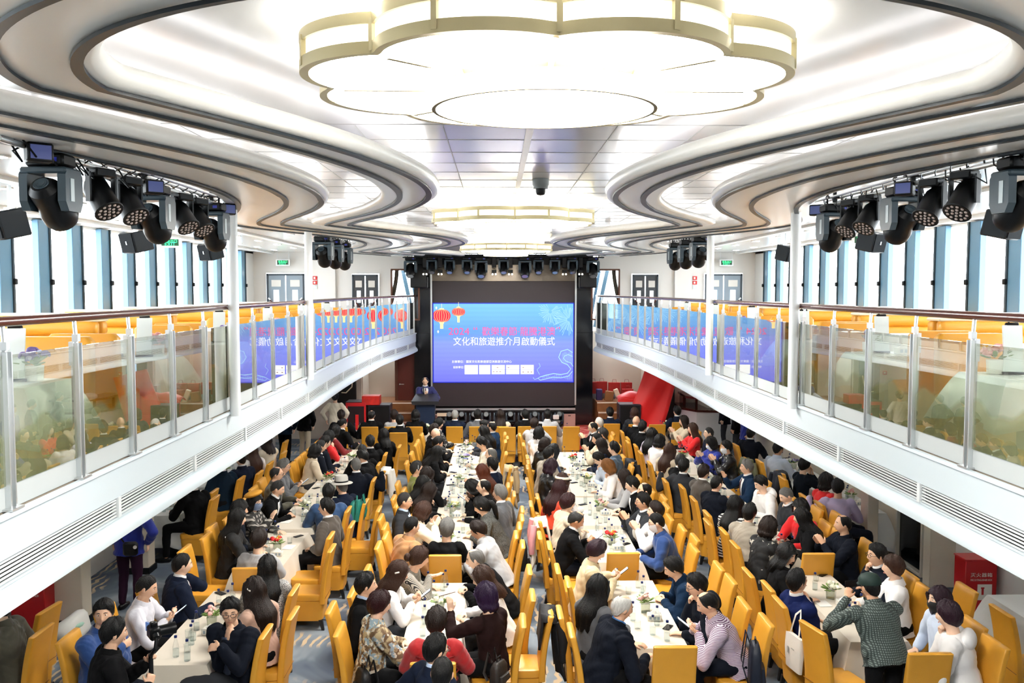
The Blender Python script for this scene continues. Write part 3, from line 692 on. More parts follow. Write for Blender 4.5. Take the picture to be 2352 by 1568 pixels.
# stage truss
t_ = thing('lighting_bar', 'long lighting bar packed with lamps across the top of the stage', 'truss', (SX, 25.6, 5.44))
tb = MB()
for dy, dz in ((0, 0), (.22, 0), (0, .14), (.22, .14)): tb.tube([(-2.95, dy, dz), (2.95, dy, dz)], .02, 8)
tb.build('pipe', BLACKM, t_); tb = MB()
for i in range(28): tb.tube([(-2.9+i*.21, 0, 0), (-2.8+i*.21, .0, .14)], .008, 5)
tb.build('lattice', BLACKM, t_)
STX = (-2.72, -2.1, -1.58, -1.07, -.66, 0, .62, 1.02, 1.5, 2.02, 2.62)
for k, x in enumerate(STX):
    big = k in (0, 4, 6, 10)
    moving_head((SX+x, 25.6, 5.45), 0, 1.05 if big else .85, 'black moving head lamp, number %d from the left along the stage bar' % (k+1), 'moving head lamps above the screen', tilt=150)
BL = []
for k, x in enumerate((-2.3, -1.86, -.28, .2, 1.78, 2.26)):
    if not BL:
        b = thing('blinder_light', '', 'stage light', (SX+x, 25.6, 5.45)); BL.append(b)
        MB().box((0, 0, -.16), (.13, .1, .3), bev=.01).box((0, 0, -.42), (.14, .12, .1), bev=.01).build('housing', BLACK, b)
        l = MB()
        for q in (-.045, .045): l.ell((q, -.05, -.5), (.024, .03, .024), 8, 6)
        l.build('bulb', mat('warm_bulb', '#fff2cf', .3, emit=4, ecol=(1, .9, .68, 1)), b)
    else: b = copy_tree(BL[0], (SX+x, 25.6, 5.45))
    tag(b, 'twin bulb blinder lamp hanging over the screen, number %d from the left' % (k+1), 'stage light', 'blinder lamps above the screen')
# row of lamps standing on the stage below the screen
for k in range(10):
    x = -1.62+k*.365
    m = moving_head((SX+x, 26.0, .40), 0, .8, 'moving head lamp standing under the screen, number %d from the left' % (k+1), 'row of lamps standing under the screen', tilt=-107, hang=False)
    m.rotation_euler = (R(180), 0, 0); m.location.z = .46
for s, nm in ((-1, 'left'), (1, 'right')):
    sp2 = thing('line_array_speaker', 'black loudspeaker stack hanging at the top %s of the screen' % nm, 'loudspeaker', (SX+s*2.5, 25.95, 4.72))
    MB().box((0, 0, 0), (.5, .45, .34), bev=.02).box((0, .02, .36), (.5, .45, .34), bev=.02).build('cabinet', BLACK, sp2); MB().box((0, -.23, .18), (.46, .01, .62)).build('grille', mat('speaker_grille', '#08090a', .7, bump=.4, bscale=300), sp2)
    m = tag(MB().box((SX+s*1.98 if s > 0 else SX-2.05, 26.0, .58), (.36 if s > 0 else .14, .06, .38), bev=.01).build('stage_monitor_panel', mat('pink_panel', '#b98f86', .5)), 'pinkish panel standing on the stage under the %s end of the screen' % nm, 'panel')
    MB().box((m.location.x+(SX+s*1.98 if s > 0 else SX-2.05), 25.965, .72), (.08, .006, .02)).build('plate', BLACK, m)
    a = thing('amplifier_stack', 'small stack of pale electronic boxes at the %s end of the standing lamps' % nm, 'equipment', (SX+s*1.98 - (.42 if s > 0 else -.12), 25.75, STAGE))
    MB().box((0, 0, .07), (.26, .25, .14), bev=.01).build('case', BLACKM, a); MB().box((0, 0, .19), (.24, .2, .08), bev=.02).build('case_top', mat('grey_case', '#77736c', .4), a)
    if s > 0: MB().box((0, 0, .33), (.18, .1, .14), bev=.02).build('socket_box', PAPER, a)
    else: MB().box((.02, .1, .4), (.3, .02, .1)).cyl((-.2, .1, .4), (-.2, .08, .4), .03).build('socket_box', CREAML, a)
# loudspeakers on the floor of the stage
for (x, nm, sx_) in ((-3.62, 'left', 1), (3.55, 'right', -1)):
    b = thing('stage_loudspeaker', 'big black loudspeaker cabinet standing at the %s of the stage' % nm, 'loudspeaker', (x, 25.0, .02))
    MB().box((0, 0, .6), (.62, .58, 1.2), bev=.015).build('cabinet', mat('speaker_box', '#1b1722', .4), b)
    MB().box((0, -.295, .6), (.56, .01, 1.12)).build('grille', mat('speaker_cloth', '#040405', .9), b)
    MB().box((sx_*.312, .0, .85), (.008, .16, .08)).build('handle', BLACK, b)
# flight case with red trim and a patterned gift box
fc = thing('flight_case', 'tall black flight case with red edges by the left stage wall', 'case', (-4.28, 25.0, 0))
MB().box((0, 0, .66), (.58, .6, 1.3)).build('body', mat('case_panel', '#241419', .4), fc)
e = MB()
for x in (-.26, .26): e.box((x, -.31, .66), (.05, .02, 1.26))
e.box((0, -.31, 1.24), (.5, .02, .1)).box((.03, -.315, .55), (.09, .02, .8)); e.build('red_trim', mat('case_red', '#d62026', .35), fc)
g = tag(MB().box((-3.86, 24.9, 1.35), (.5, .42, .26), bev=.01).build('gift_box', mat('gift_red', '#c8261d', .4, noise=.5, nscale=9)), 'red patterned gift box on top of the left stage loudspeaker', 'box')
# lectern
l = thing('lectern', 'black lectern with slanted top in front of the speaking man', 'lectern', (-2.24, 24.1, STAGE))
MB().add([(-.24, -.17, 0), (.24, -.17, 0), (.24, .17, 0), (-.24, .17, 0), (-.26, -.2, 1.0), (.26, -.2, 1.0), (.26, .2, 1.0), (-.26, .2, 1.0)], [(0, 1, 2, 3), (4, 5, 6, 7), (0, 1, 5, 4), (1, 2, 6, 5), (2, 3, 7, 6), (3, 0, 4, 7)]).build('body', mat('lectern_blue', '#1d2b44', .3), l)
MB().add([(-.36, -.28, .96), (.36, -.28, .96), (.3, .28, 1.08), (-.3, .28, 1.08), (-.38, -.3, 1.06), (.38, -.3, 1.06), (.3, .3, 1.2), (-.3, .3, 1.2)], [(0, 1, 2, 3), (4, 5, 6, 7), (0, 1, 5, 4), (1, 2, 6, 5), (2, 3, 7, 6), (3, 0, 4, 7)]).build('top', mat('lectern_black', '#26262a', .4), l)
MB().box((0, 0, .02), (.56, .44, .05)).build('base', BLACK, l)
# right of stage: gift bags, boxes, red cloth, bar
bagm = mat('bag_red', '#a51410', .45, noise=.2, nscale=8); bagb = mat('bag_pattern', '#8b9096', .5, noise=.5, nscale=40)
for k, (x, y, z, w_, h) in enumerate(((3.0, 27.0, 1.12, .34, .52), (3.38, 26.9, 1.12, .36, .5), (3.76, 26.9, 1.12, .34, .5), (3.74, 26.5, 1.12, .34, .34), (2.72, 26.9, 1.12, .22, .52))):
    b = thing('gift_bag', ('dark red gift bag, %s' % ('back left of the heap', 'back middle behind the brown parcels', 'back right by the black door', 'front right and lower than the rest', 'far left against the black column')[k])+', right of the stage', 'bag', (x, y, z), 0, 'red gift bags right of the stage')
    MB().box((0, 0, h/2), (w_, .16, h)).build('body', bagm, b); MB().box((0, -.083, .08), (w_*.96, .006, .16)).build('printed_band', bagb, b)
    MB().tube([(-.07, -.06, h), (-.05, -.06, h+.1), (.05, -.06, h+.1), (.07, -.06, h)], .006, 5).build('handle', mat('bag_cord', '#a03028', .6), b)
for k, (x, y, z, d_, c_, a, lab) in enumerate(((3.16, 26.4, 1.26, (.26, .14, .3), '#8a5a30', 8, 'brown paper bag slumped in front of the red gift bags'), (3.42, 26.35, 1.28, (.14, .12, .42), '#d8cbb0', -22, 'cream paper bag leaning against the brown one'), (2.88, 26.6, 1.28, (.18, .2, .34), '#2b1c50', 0, 'dark purple box beside the black column'), (3.75, 25.75, 1.0, (.42, .3, .2), '#c68d58', 12, 'open cardboard carton on the right stage steps'))):
    tag(MB().box((0, 0, 0), d_, bev=.015).build('parcel', mat('parcel_%d' % k, c_, .6), None, 40, (x, y, z), (0, R(a), 0)), lab, 'parcel')
# red covered roll-up board
rd = MB(); n = 14
rows = []
for i in range(n+1):
    u = i/n
    rows.append([(4.0+.95*v-.62*u*(1-v*.15)+.03*math.sin(5*v+4*u), 24.9-.1*v+.04*math.sin(9*v+3*u), 2.25-.25*v-1.75*u*(1-.05*v)+.06*v*u) for v in [j/10 for j in range(11)]])
g = MB(); g.grid(rows); o = g.build('draped_board', REDCLOTH, None, 180); o.modifiers.new('thick', 'SOLIDIFY').thickness = .05
tag(o, 'tall slanting board draped in bright red cloth right of the stage', 'board')
rows = [[(3.2+1.3*v, 25.7+.5*u, 1.1+.35*math.sin(math.pi*min(1, .15+.8*v))*math.sin(math.pi*(.15+.7*u))+.03*math.sin(11*v)+.02*math.sin(17*v+4*u)) for v in [j/24 for j in range(25)]] for u in [i/10 for i in range(11)]]
g = MB(); g.grid(rows); rows2 = [[(p[0], p[1]-.02, p[2]-.62*w_) for p in rows[0]] for w_ in (0, .5, 1)]; g.grid(rows2)
o = g.build('red_cover', REDCLOTH, None, 180); o.modifiers.new('thick', 'SOLIDIFY').thickness = .02; o.location = (.1, -.2, .05)
tag(o, 'low heap under a red cloth behind the right loudspeaker', 'cloth')
fb = tag(MB().box((4.2, 26.1, 1.35), (.1, .3, .6)).box((4.34, 26.1, 1.3), (.06, .3, .6)).build('folded_boards', WHITE), 'white folded boards leaning behind the red cloth', 'board')
# bar
b = thing('bar_counter', 'curved white fronted bar counter with dark wood tops at the right', 'bar', (5.62, 24.9, 0))
P = [(-.5, 1.6), (-.5, .2), (-.2, -.35), (.35, -.5), (1.0, -.5), (1.0, .1), (.2, .1), (.1, 1.6)]
MB().prism(P, 0, 1.02).build('front', WHITE, b); MB().prism([(x*1.05, y*1.05) for x, y in P], 1.02, 1.08).build('counter_top', WOODR, b); MB().prism([(x*1.01, y*1.01) for x, y in P], 0, .1).build('plinth', WOODR, b)
s_ = MB(); s_.prism([(x*.9+.05, y*.9) for x, y in P], 1.36, 1.42)
s_.build('glass_shelf_top', WOODR, b); MB().box((-.3, 1.2, 1.22), (.08, .8, .3)).box((.9, -.2, 1.22), (.05, .2, .3)).box((-.15, -.1, 1.22), (.06, .06, .3)).build('support', WOODR, b)
for k in range(6):
    MB().lathe([(.0, 0), (.03, 0), (.034, .1), (.012, .16), (.012, .2)], (.1+k*.13, -.38+.02*math.sin(k*3), 1.08), 10).build('bar_bottle', GLASS, b)
tag(MB().ell((5.5, 24.62, 1.5), (.2, .16, .1), 14, 8).box((5.85, 24.5, 1.44), (.34, .2, .04)).build('sun_hat', PAPER), 'white cap lying on the bar top', 'cap')
# ceiling hung loudspeakers and camera
for k, (x, y, z, rz) in enumerate(((-5.5, 9.45, 5.2, -35), (-5.5, 12.8, 5.2, -35), (-5.5, 16.1, 5.2, -35), (5.5, 9.9, 5.24, 35), (5.5, 13.4, 5.24, 35), (5.5, 17.3, 5.22, 35))):
    q = thing('ceiling_loudspeaker', 'black loudspeaker hung from the %s ceiling, %s from the camera' % ('left' if x < 0 else 'right', ('nearest', 'second', 'third')[k % 3]), 'loudspeaker', (x, y, z), R(rz), 'loudspeakers along the %s windows' % ('left' if x < 0 else 'right'))
    MB().box((0, .0, 0), (.34, .3, .3), rot=(R(14), 0, 0), bev=.015).build('cabinet', mat('speaker_navy', '#0c141b', .45, spec=.25), q); MB().box((0, -.155, -.035), (.31, .012, .27), rot=(R(14), 0, 0)).build('grille', mat('speaker_front', '#070b10', .8, spec=.15), q)
    MB().box((0, -.164, -.035), (.02, .006, .05), rot=(R(14), 0, 0)).build('badge', STEEL, q); MB().box((0, .03, .17), (.2, .03, .02)).box((0, .03, .26), (.03, .03, ZO-z-.26 if False else .3)).build('bracket', STEEL, q)
q = thing('dome_camera', 'black dome camera under the ceiling between the near and middle chandeliers', 'camera', (.17, 8.9, ZO))
MB().lathe([(.0, 0), (.085, 0), (.085, -.06), (.075, -.08), (.075, -.1)], n=24).build('housing', mat('camera_grey', '#6d7374', .3), q, 30); MB().lathe([(.05, -.1), (.05, -.13), (.04, -.16), (.0, -.17)], n=20).build('lens', BLACK, q, 60)
# white posts from deck to ceiling
k = 50
for s, ys in ((-1, (9.2, 12.9)), (1, (9.65, 13.5))):
    for y in ys:
        struct('pillar_%d' % k, MB().tube([(s*3.04, y, DECK-.05), (s*3.04, y, ZS+.02)], .056, 20), WHITE, None, 60); k += 1
PEOPLE = [
(-1.78, 9.323, 90, 0, 5, -10, 0, 'lap', 'short', 'black', 'suit', 'black', {'shirt': 'lightblue'}, 'man in black suit with pale blue collar, left of the front centre table', 0.0068),
(-1.58, 8.709, 90, -25, 8, 10, 10, 'table', 'crop', 'darkred', 'jacket', 'floral', {}, 'woman in grey and brown floral jacket with dark red hair at the front centre table', 0.0068),
(-1.626, 9.823, 90, -2, 18, -5, 15, 'phone', 'mid', 'brown', 'vestblouse', 'white', {'clip': 1}, 'woman in white blouse and black vest with a hair clip, holding a phone', 0.0068),
(-1.58, 10.608, 90, 5, 32, -15, 5, 'offer', 'bun', 'brown', 'vest', 'stripegrey', {'sleeves': 'black'}, 'woman in striped vest with black sleeves leaning in with open palm', 0.0068),
(-0.866, 8.178, 0, 0, 6, 8, 10, 'table', 'crop', 'darkbrown', 'puffer', 'red', {}, 'woman in red quilted vest with short hair, back to the camera', 0.0068),
(-0.31, 8.906, -90, 40, 8, -20, 0, 'raisel', 'bob', 'purple', 'sweater', 'darkbrown', {}, 'woman with purple bob and dark brown sweater holding up a pencil', 0.0068),
(-0.18, 9.669, -90, 2, 22, -10, 10, 'table', 'mid', 'brown', 'sweater', 'white', {}, 'woman in white sweater with shoulder length brown hair beside the purple bob', 0.0068),
(-0.18, 10.568, -90, 0, 34, 0, 5, 'table', 'side', 'grey', 'jacket', 'black', {}, 'grey haired man in black jacket leaning across the front centre table', 0.0068),
(-0.804, 7.095, 50, 0, 0, 10, 5, 'stand', 'short', 'black', 'suit', 'navy', {'glasses': 1, 'stand': 1, 'h': '1.60', 'shirt': 'lightblue'}, 'man in navy suit and glasses standing in the aisle at the bottom of the view', 0.0068),
(-0.7, 6.445, 10, 0, 0, 0, 5, 'stand', 'crew', 'black', 'jacket', 'black', {'stand': 1, 'h': '1.76'}, 'person with short black hair at the bottom edge, head only in view', 0.0068),
(-0.954, 11.456, 0, 0, 10, 0, 5, 'table', 'crop', 'grey', 'sweater', 'black', {}, 'grey haired man in black sweater, back to the camera, on the centre aisle end chair', 0.009),
(-1.58, 11.643, 90, -35, 14, 5, 5, 'clasp', 'crew', 'black', 'jacket', 'tan', {'wide': '1.08'}, 'man in tan jacket with cropped black hair, left of the grey haired man', 0.009),
(-0.226, 11.648, -90, 15, 28, -5, 20, 'table', 'short', 'darkbrown', 'suit', 'lightgrey', {}, 'man in light grey blazer leaning with head bowed over the table', 0.009),
(-1.607, 12.588, 90, -20, 22, -10, 25, 'clap', 'bob', 'brown', 'jacket', 'cream', {}, 'woman in cream jacket with brown bob clapping hands', 0.009),
(-1.742, 13.088, 90, 2, 4, 0, 0, 'lap', 'crew', 'greyblack', 'suit', 'charcoal', {'glasses': 1, 'shirt': 'lightblue'}, 'man in charcoal suit with glasses and blue shirt seated upright by the aisle', 0.009),
(-1.58, 13.851, 90, -10, 18, -5, 10, 'table', 'long', 'darkbrown', 'sweater', 'black', {}, 'woman with long dark brown hair in black, nearer of a pair', 0.009),
(-1.689, 14.351, 90, -5, 15, -5, 5, 'table', 'long', 'black', 'sweater', 'black', {}, 'woman with long wavy black hair in black, further of a pair', 0.009),
(-1.751, 15.444, 90, -5, 2, 0, 0, 'lap', 'short', 'greyblack', 'polo', 'green', {'headband': 1}, 'man in olive green polo with sunglasses pushed up on grey hair', 0.0115),
(-0.286, 14.567, -90, -2, 38, 0, 15, 'phone', 'bob', 'black', 'jacket', 'black', {}, 'woman with glossy black hair bent forward over a phone', 0.009),
(-0.38, 14.067, -90, -2, 8, 0, 0, 'table', 'side', 'black', 'jacket', 'black', {}, 'man with thinning black hair in black, facing left', 0.009),
(-0.2, 13.027, -90, 5, 28, 0, 15, 'table', 'pony', 'black', 'jacket', 'tweed', {}, 'woman in dark grey tweed jacket with a black ponytail', 0.009),
(-0.18, 13.531, -90, 30, 3, -10, 0, 'lap', 'short', 'grey', 'suit', 'grey', {}, 'grey haired man in mid grey suit on the right of the centre table', 0.009),
(-0.38, 15.234, -90, 10, 12, -10, 5, 'clap', 'long', 'auburn', 'sweater', 'brown', {'clip': 1}, 'woman with long auburn hair and pearl hair clip raising her hands', 0.0115),
(-0.307, 15.734, -90, 25, 4, -5, 0, 'table', 'short', 'black', 'suit', 'navy', {}, 'man in navy suit beside the beige coat, seen from behind', 0.0115),
(-0.311, 16.84, -90, 5, 5, 0, 0, 'table', 'side', 'grey', 'shirt', 'white', {}, 'man with bald crown in white shirt in front of the beige coat', 0.0115),
(-0.38, 18.237, -90, 0, 18, 0, 20, 'table', 'short', 'black', 'sweater', 'cream', {}, 'woman in cream knit with black hair looking down', 0.0115),
(-0.331, 20.198, -90, 25, 4, 0, 0, 'table', 'side', 'black', 'suit', 'navyblue', {}, 'man in blue navy suit with white collar near the stage end', 0.0115),
(-0.38, 19.698, -90, 5, 15, 0, 10, 'table', 'long', 'black', 'sweater', 'charcoal', {}, 'woman with very long straight black hair in charcoal', 0.0115),
(-0.38, 20.78, -90, 30, 20, 0, 25, 'table', 'side', 'black', 'suit', 'grey', {}, 'man with receding hair bowing his head near the front row', 0.0115),
(-1.78, 19.793, 90, -20, 5, 0, 0, 'table', 'crop', 'darkbrown', 'jacket', 'blackwhite', {}, 'woman in black jacket with white pattern across the shoulders', 0.0115),
(-1.78, 19.293, 90, -30, 12, 10, 5, 'table', 'baldskin', 'skin', 'suit', 'black', {}, 'bald man in black suit near the head of the centre table', 0.0115),
(-1.767, 20.708, 90, -30, 8, 10, 10, 'table', 'crop', 'black', 'jacket', 'blackwhite', {'collar': 1}, 'woman with short black hair and pale collar at the head of the centre table', 0.0115),
(-1.78, 18.321, 90, -25, 24, 10, 15, 'table', 'short', 'black', 'jacket', 'black', {}, 'man in black jacket hunched over the papers', 0.0115),
(-1.78, 17.299, 90, -20, 28, 5, 10, 'table', 'long', 'black', 'jacket', 'black', {}, 'woman in black with hair falling forward, reaching along the table', 0.0115),
(-1.58, 14.944, 90, -50, 10, 10, 5, 'table', 'mid', 'darkbrown', 'sweater', 'black', {}, 'woman with dark brown hair seen from behind next to the olive polo', 0.009),
(-2.892, 22.1, 0, 0, 3, 0, 0, 'table', 'crop', 'darkbrown', 'sweater', 'lightgrey', {}, 'woman in light grey sweater in the front row by the steps', 0.0115),
(-2.647, 21.2, 0, -10, 5, 0, 0, 'table', 'short', 'black', 'suit', 'black', {}, 'man in black suit behind the light grey sweater', 0.0115),
(-2.347, 22.1, 0, 0, 5, 0, 0, 'table', 'bob', 'black', 'jacket', 'black', {}, 'woman in black sitting in front of the lectern', 0.0115),
(-1.343, 22.1, 0, 0, 2, 0, 0, 'table', 'crew', 'silver', 'suit', 'navy', {'shirt': 'white'}, 'silver haired man in navy suit in the front row', 0.0115),
(-0.763, 22.1, 0, 0, 2, 0, 0, 'table', 'short', 'black', 'suit', 'grey', {'shirt': 'white'}, 'man in grey suit in the front row, back of head to camera', 0.0115),
(-0.178, 22.1, 0, 3, 4, 0, 0, 'table', 'long', 'darkbrown', 'sweater', 'beige', {}, 'woman with long brown hair in beige in the front row', 0.0115),
(0.47, 22.1, 0, -8, 6, -10, 0, 'table', 'short', 'black', 'suit', 'black', {}, 'man in black suit in the middle of the front row', 0.0115),
(1.025, 22.1, 0, 0, 3, 0, 0, 'table', 'short', 'black', 'suit', 'lightgrey', {}, 'man in pale grey jacket with white flowers beside him', 0.0115),
(2.688, 22.5, 0, 0, 2, 0, 0, 'table', 'short', 'black', 'suit', 'navy', {'shirt': 'white'}, 'man in dark navy suit alone right of the red carpet', 0.0115),
(3.318, 22.4, 0, 0, 3, 0, 0, 'table', 'bob', 'brown', 'jacket', 'charcoal', {}, 'woman with brown bob in front of the black loudspeaker', 0.0115),
(4.497, 22.7, 0, -15, 3, -10, 0, 'table', 'short', 'black', 'suit', 'navy', {}, 'man in navy suit beside white flowers near the bar', 0.0115),
(-4.242, 22.1, 0, 3, 2, 0, 0, 'table', 'short', 'darkbrown', 'suit', 'black', {}, 'man in black suit near the left wall front row', 0.0115),
(-3.474, 22.1, 0, 0, 4, 0, 10, 'table', 'side', 'black', 'suit', 'black', {}, 'man with thinning crown in front of the loudspeaker box', 0.0115),
(0.58, 20.618, 90, -65, 8, 0, 10, 'photo', 'crop', 'darkbrown', 'jacket', 'lightgrey', {}, 'woman in pale grey jacket taking a picture with elbow raised', 0.0115),
(0.626, 19.297, 90, -55, 5, 10, 5, 'table', 'bob', 'black', 'shirt', 'white', {}, 'woman in white shirt with black bob', 0.0115),
(0.655, 17.838, 90, -30, 5, 5, 5, 'table', 'bob', 'darkbrown', 'jacket', 'blackleather', {}, 'woman with dark bob and dark speckled jacket', 0.0115),
(0.664, 17.3, 90, -25, 18, 0, 20, 'table', 'long', 'charcoal', 'sweater', 'denim', {}, 'woman with long ash black hair in denim blue', 0.0115),
(0.633, 16.8, 90, -30, 10, 0, 5, 'table', 'short', 'black', 'jacket', 'taupe', {'collar': 1}, 'man with black hair in taupe coat and white scarf', 0.0115),
(0.58, 15.644, 90, -20, 10, 0, 15, 'table', 'bob', 'darkpurple', 'jacket', 'blackleather', {}, 'woman in black leather jacket with dark plum hair', 0.0115),
(2.131, 20.241, -90, -5, 12, 0, 10, 'clap', 'side', 'black', 'suit', 'black', {'glasses': 1, 'shirt': 'white'}, 'man with glasses and white cuffs clapping beside the red carpet', 0.0115),
(2.233, 20.772, -90, 30, 2, 0, 0, 'lap', 'crew', 'white', 'suit', 'charcoal', {'shirt': 'white'}, 'white haired man in dark suit beside the red carpet', 0.0115),
(2.146, 19.139, -90, 15, 4, 0, 0, 'lap', 'short', 'greyblack', 'jacket', 'cream', {}, 'man with grey black hair in cream jacket', 0.0115),
(2.05, 18.618, -90, 0, 12, 0, 10, 'clap', 'crew', 'black', 'jacket', 'beige', {}, 'man with crew cut in beige jacket clapping', 0.0115),
(2.05, 17.881, -90, 10, 12, 0, 10, 'chin', 'mid', 'darkbrown', 'jacket', 'navy', {}, 'woman with dark hair in navy resting on her elbow', 0.0115),
(2.143, 17.381, -90, 20, 3, 0, 0, 'lap', 'short', 'black', 'jacket', 'slate', {}, 'man in slate blue jacket with thick black hair', 0.0115),
(2.069, 16.881, -90, -5, 32, 0, 25, 'chin', 'short', 'black', 'shirt', 'paleblue', {'glasses': 1}, 'man in pale shirt with hand over his face', 0.0115),
(2.05, 15.861, -90, 10, 24, 0, 15, 'chin', 'bob', 'lightbrown', 'sweater', 'white', {}, 'woman in white sweater with light brown bob, head on her hand', 0.0115),
(0.706, 14.379, 90, -30, 10, 0, 5, 'table', 'long', 'brown', 'sweater', 'white', {'visor': 1}, 'woman in white with long brown hair and black cream visor', 0.009),
(0.58, 13.879, 90, -25, 14, 0, 10, 'table', 'long', 'darkred', 'sweater', 'orangered', {}, 'woman in orange red sweater mostly behind the visor woman', 0.009),
(0.674, 12.941, 90, -20, 10, 0, 10, 'chin', 'crop', 'darkred', 'jacket', 'beige', {}, 'woman in beige coat with curly dark red hair', 0.009),
(0.628, 12.071, 90, -2, 18, 0, 25, 'phone', 'side', 'greyblack', 'suit', 'black', {'shirt': 'white'}, 'balding man in black suit reading a phone', 0.009),
(0.78, 10.595, 90, 0, 14, 0, 25, 'phone', 'crop', 'darkpurple', 'trench', 'trench', {}, 'woman in beige trench coat with earbud looking at a phone', 0.0068),
(2.098, 14.802, -90, 5, 14, 0, 10, 'clasp', 'long', 'darkbrown', 'sweater', 'lightgrey', {}, 'woman in pale grey sweater with long dark hair, hands clasped', 0.009),
(2.214, 14.302, -90, 5, 20, 0, 10, 'table', 'short', 'black', 'suit', 'black', {}, 'man in black suit leaning on the right side table', 0.009),
(2.143, 13.738, -90, -10, 3, 0, 0, 'lap', 'side', 'black', 'jacket', 'navydark', {}, 'man with receding hair in dark navy jacket by the aisle', 0.009),
(2.05, 13.022, -90, -5, 8, 0, 0, 'clap', 'short', 'black', 'suit', 'charcoal', {'glasses': 1, 'shirt': 'white'}, 'man with glasses in charcoal suit clapping', 0.009),
(2.116, 12.435, -90, 0, 6, 0, 0, 'clap', 'short', 'darkbrown', 'jacket', 'white', {}, 'person in white jacket clapping, hidden behind the masked man', 0.009),
(2.185, 11.935, -90, 5, 20, 0, 10, 'table', 'crew', 'black', 'jacket', 'blue', {'glasses': 1, 'mask': 'white'}, 'man in blue jacket with white face mask', 0.009),
(2.22, 10.18, -90, 5, 36, 0, 15, 'clasp', 'short', 'black', 'jacket', 'navyblue', {}, 'man with thick black hair in blue jacket bent over the table', 0.0068),
(2.149, 9.379, -90, -5, 20, 0, 10, 'chin', 'short', 'black', 'hoodie', 'navydark', {'glasses': 1}, 'man with glasses in dark hoodie, fist on his cheek', 0.0068),
(2.238, 8.879, -90, 5, 28, 0, 20, 'phone', 'side', 'black', 'shirt', 'stripe', {'wide': '1.1'}, 'man in purple striped shirt with receding hair', 0.0068),
(0.704, 9.145, 90, -35, 10, 0, 5, 'table', 'long', 'black', 'jacket', 'grey', {}, 'woman in grey jacket with long straight black hair', 0.0068),
(0.78, 8.645, 90, -15, 20, 0, 10, 'table', 'side', 'white', 'jacket', 'navydark', {'collarblue': 1, 'wide': '1.12'}, 'white haired man in dark navy jacket at the front right table', 0.0068),
(3.08, 21.013, 90, -45, 5, 0, 0, 'table', 'baldskin', 'skin', 'suit', 'black', {}, 'bald man in black suit near the loudspeaker', 0.0115),
(3.08, 20.07, 90, -45, 5, 0, 0, 'table', 'short', 'black', 'suit', 'black', {}, 'man in black suit behind the bald man', 0.0115),
(3.109, 19.102, 90, -30, 5, 0, 0, 'table', 'long', 'black', 'sweater', 'lavenderwhite', {}, 'woman with long black hair in pale lilac blouse', 0.0115),
(3.08, 18.28, 90, -35, 12, 0, 10, 'table', 'bob', 'black', 'sweater', 'white', {}, 'woman with short dark bob in white', 0.0115),
(3.08, 17.151, 90, -40, 10, 0, 5, 'table', 'long', 'brown', 'jacket', 'beige', {}, 'woman with long light brown hair in beige', 0.0115),
(3.08, 16.115, 90, -20, 8, 0, 5, 'table', 'crew', 'greyblack', 'suit', 'black', {}, 'man with cropped grey hair in black suit, arm on a chair', 0.0115),
(3.08, 15.561, 90, -45, 4, 0, 0, 'back', 'short', 'black', 'suit', 'charcoal', {'shirt': 'white'}, 'man in charcoal grey suit with arm over the next chair', 0.0115),
(3.28, 15.061, 90, -30, 8, 0, 5, 'ear', 'short', 'darkbrown', 'suit', 'greybrown', {}, 'man in dark grey brown suit with hand at his ear', 0.0115),
(3.28, 14.172, 90, -30, 8, 0, 5, 'table', 'crew', 'black', 'jacket', 'navydark', {}, 'man in dark navy jacket left of the striped sweater', 0.009),
(3.174, 12.74, 90, -30, 10, 0, 0, 'table', 'long', 'black', 'sweater', 'bwstripe', {'mask': 'blue'}, 'woman in black and white striped sweater with blue face mask', 0.009),
(3.28, 12.24, 90, -45, 10, 0, 0, 'table', 'short', 'black', 'jacket', 'taupe', {}, 'man in light taupe jacket, back to the camera', 0.009),
(3.259, 11.579, 90, -20, 14, 0, 10, 'table', 'bob', 'darkbrown', 'jacket', 'blackprint', {'glasses': 1}, 'woman in black jacket with pale print and brown hair', 0.009),
(3.104, 10.407, 90, 10, 12, 40, 15, 'table', 'mid', 'black', 'suit', 'black', {'shirt': 'cream'}, 'smiling woman in black blazer and cream blouse facing the camera', 0.0068),
(4.375, 21.058, -90, -5, 5, 0, 0, 'clap', 'mid', 'darkbrown', 'jacket', 'beige', {}, 'woman in beige clapping near the bar', 0.0115),
(4.32, 19.87, -90, -10, 5, 0, 0, 'clap', 'long', 'brown', 'sweater', 'brightred', {}, 'woman in bright red with long brown hair clapping', 0.0115),
(4.52, 19.233, -90, -5, 3, 0, 0, 'lap', 'crew', 'greyblack', 'jacket', 'navy', {}, 'man with grey hair in navy by the bar', 0.0115),
(4.32, 18.035, -90, -20, 8, 15, 15, 'clap', 'bob', 'black', 'jacket', 'royalblue', {'mask': 'white'}, 'woman in royal blue with white face mask', 0.0115),
(4.52, 17.535, -90, 0, 8, 0, 5, 'clap', 'short', 'black', 'jacket', 'blackleather', {'mask': 'white'}, 'man in black jacket with white face mask clapping', 0.0115),
(4.32, 15.512, -90, 0, 5, 0, 0, 'raiser', 'short', 'grey', 'suit', 'navyblue', {'shirt': 'white'}, 'grey haired man in navy blazer and open white shirt, hand raised', 0.0115),
(4.358, 14.383, -90, -10, 18, 0, 20, 'chin', 'short', 'black', 'hoodie', 'white', {}, 'person in white hooded top with hand over face', 0.009),
(4.495, 13.515, -90, -10, 18, 0, 25, 'chin', 'crew', 'grey', 'jacket', 'charcoal', {'shirt': 'white'}, 'grey haired man holding his forehead', 0.009),
(4.32, 12.676, -90, -30, 10, 10, 5, 'table', 'bob', 'black', 'sweater', 'brightred', {}, 'woman in bright red top with black hair facing left', 0.009),
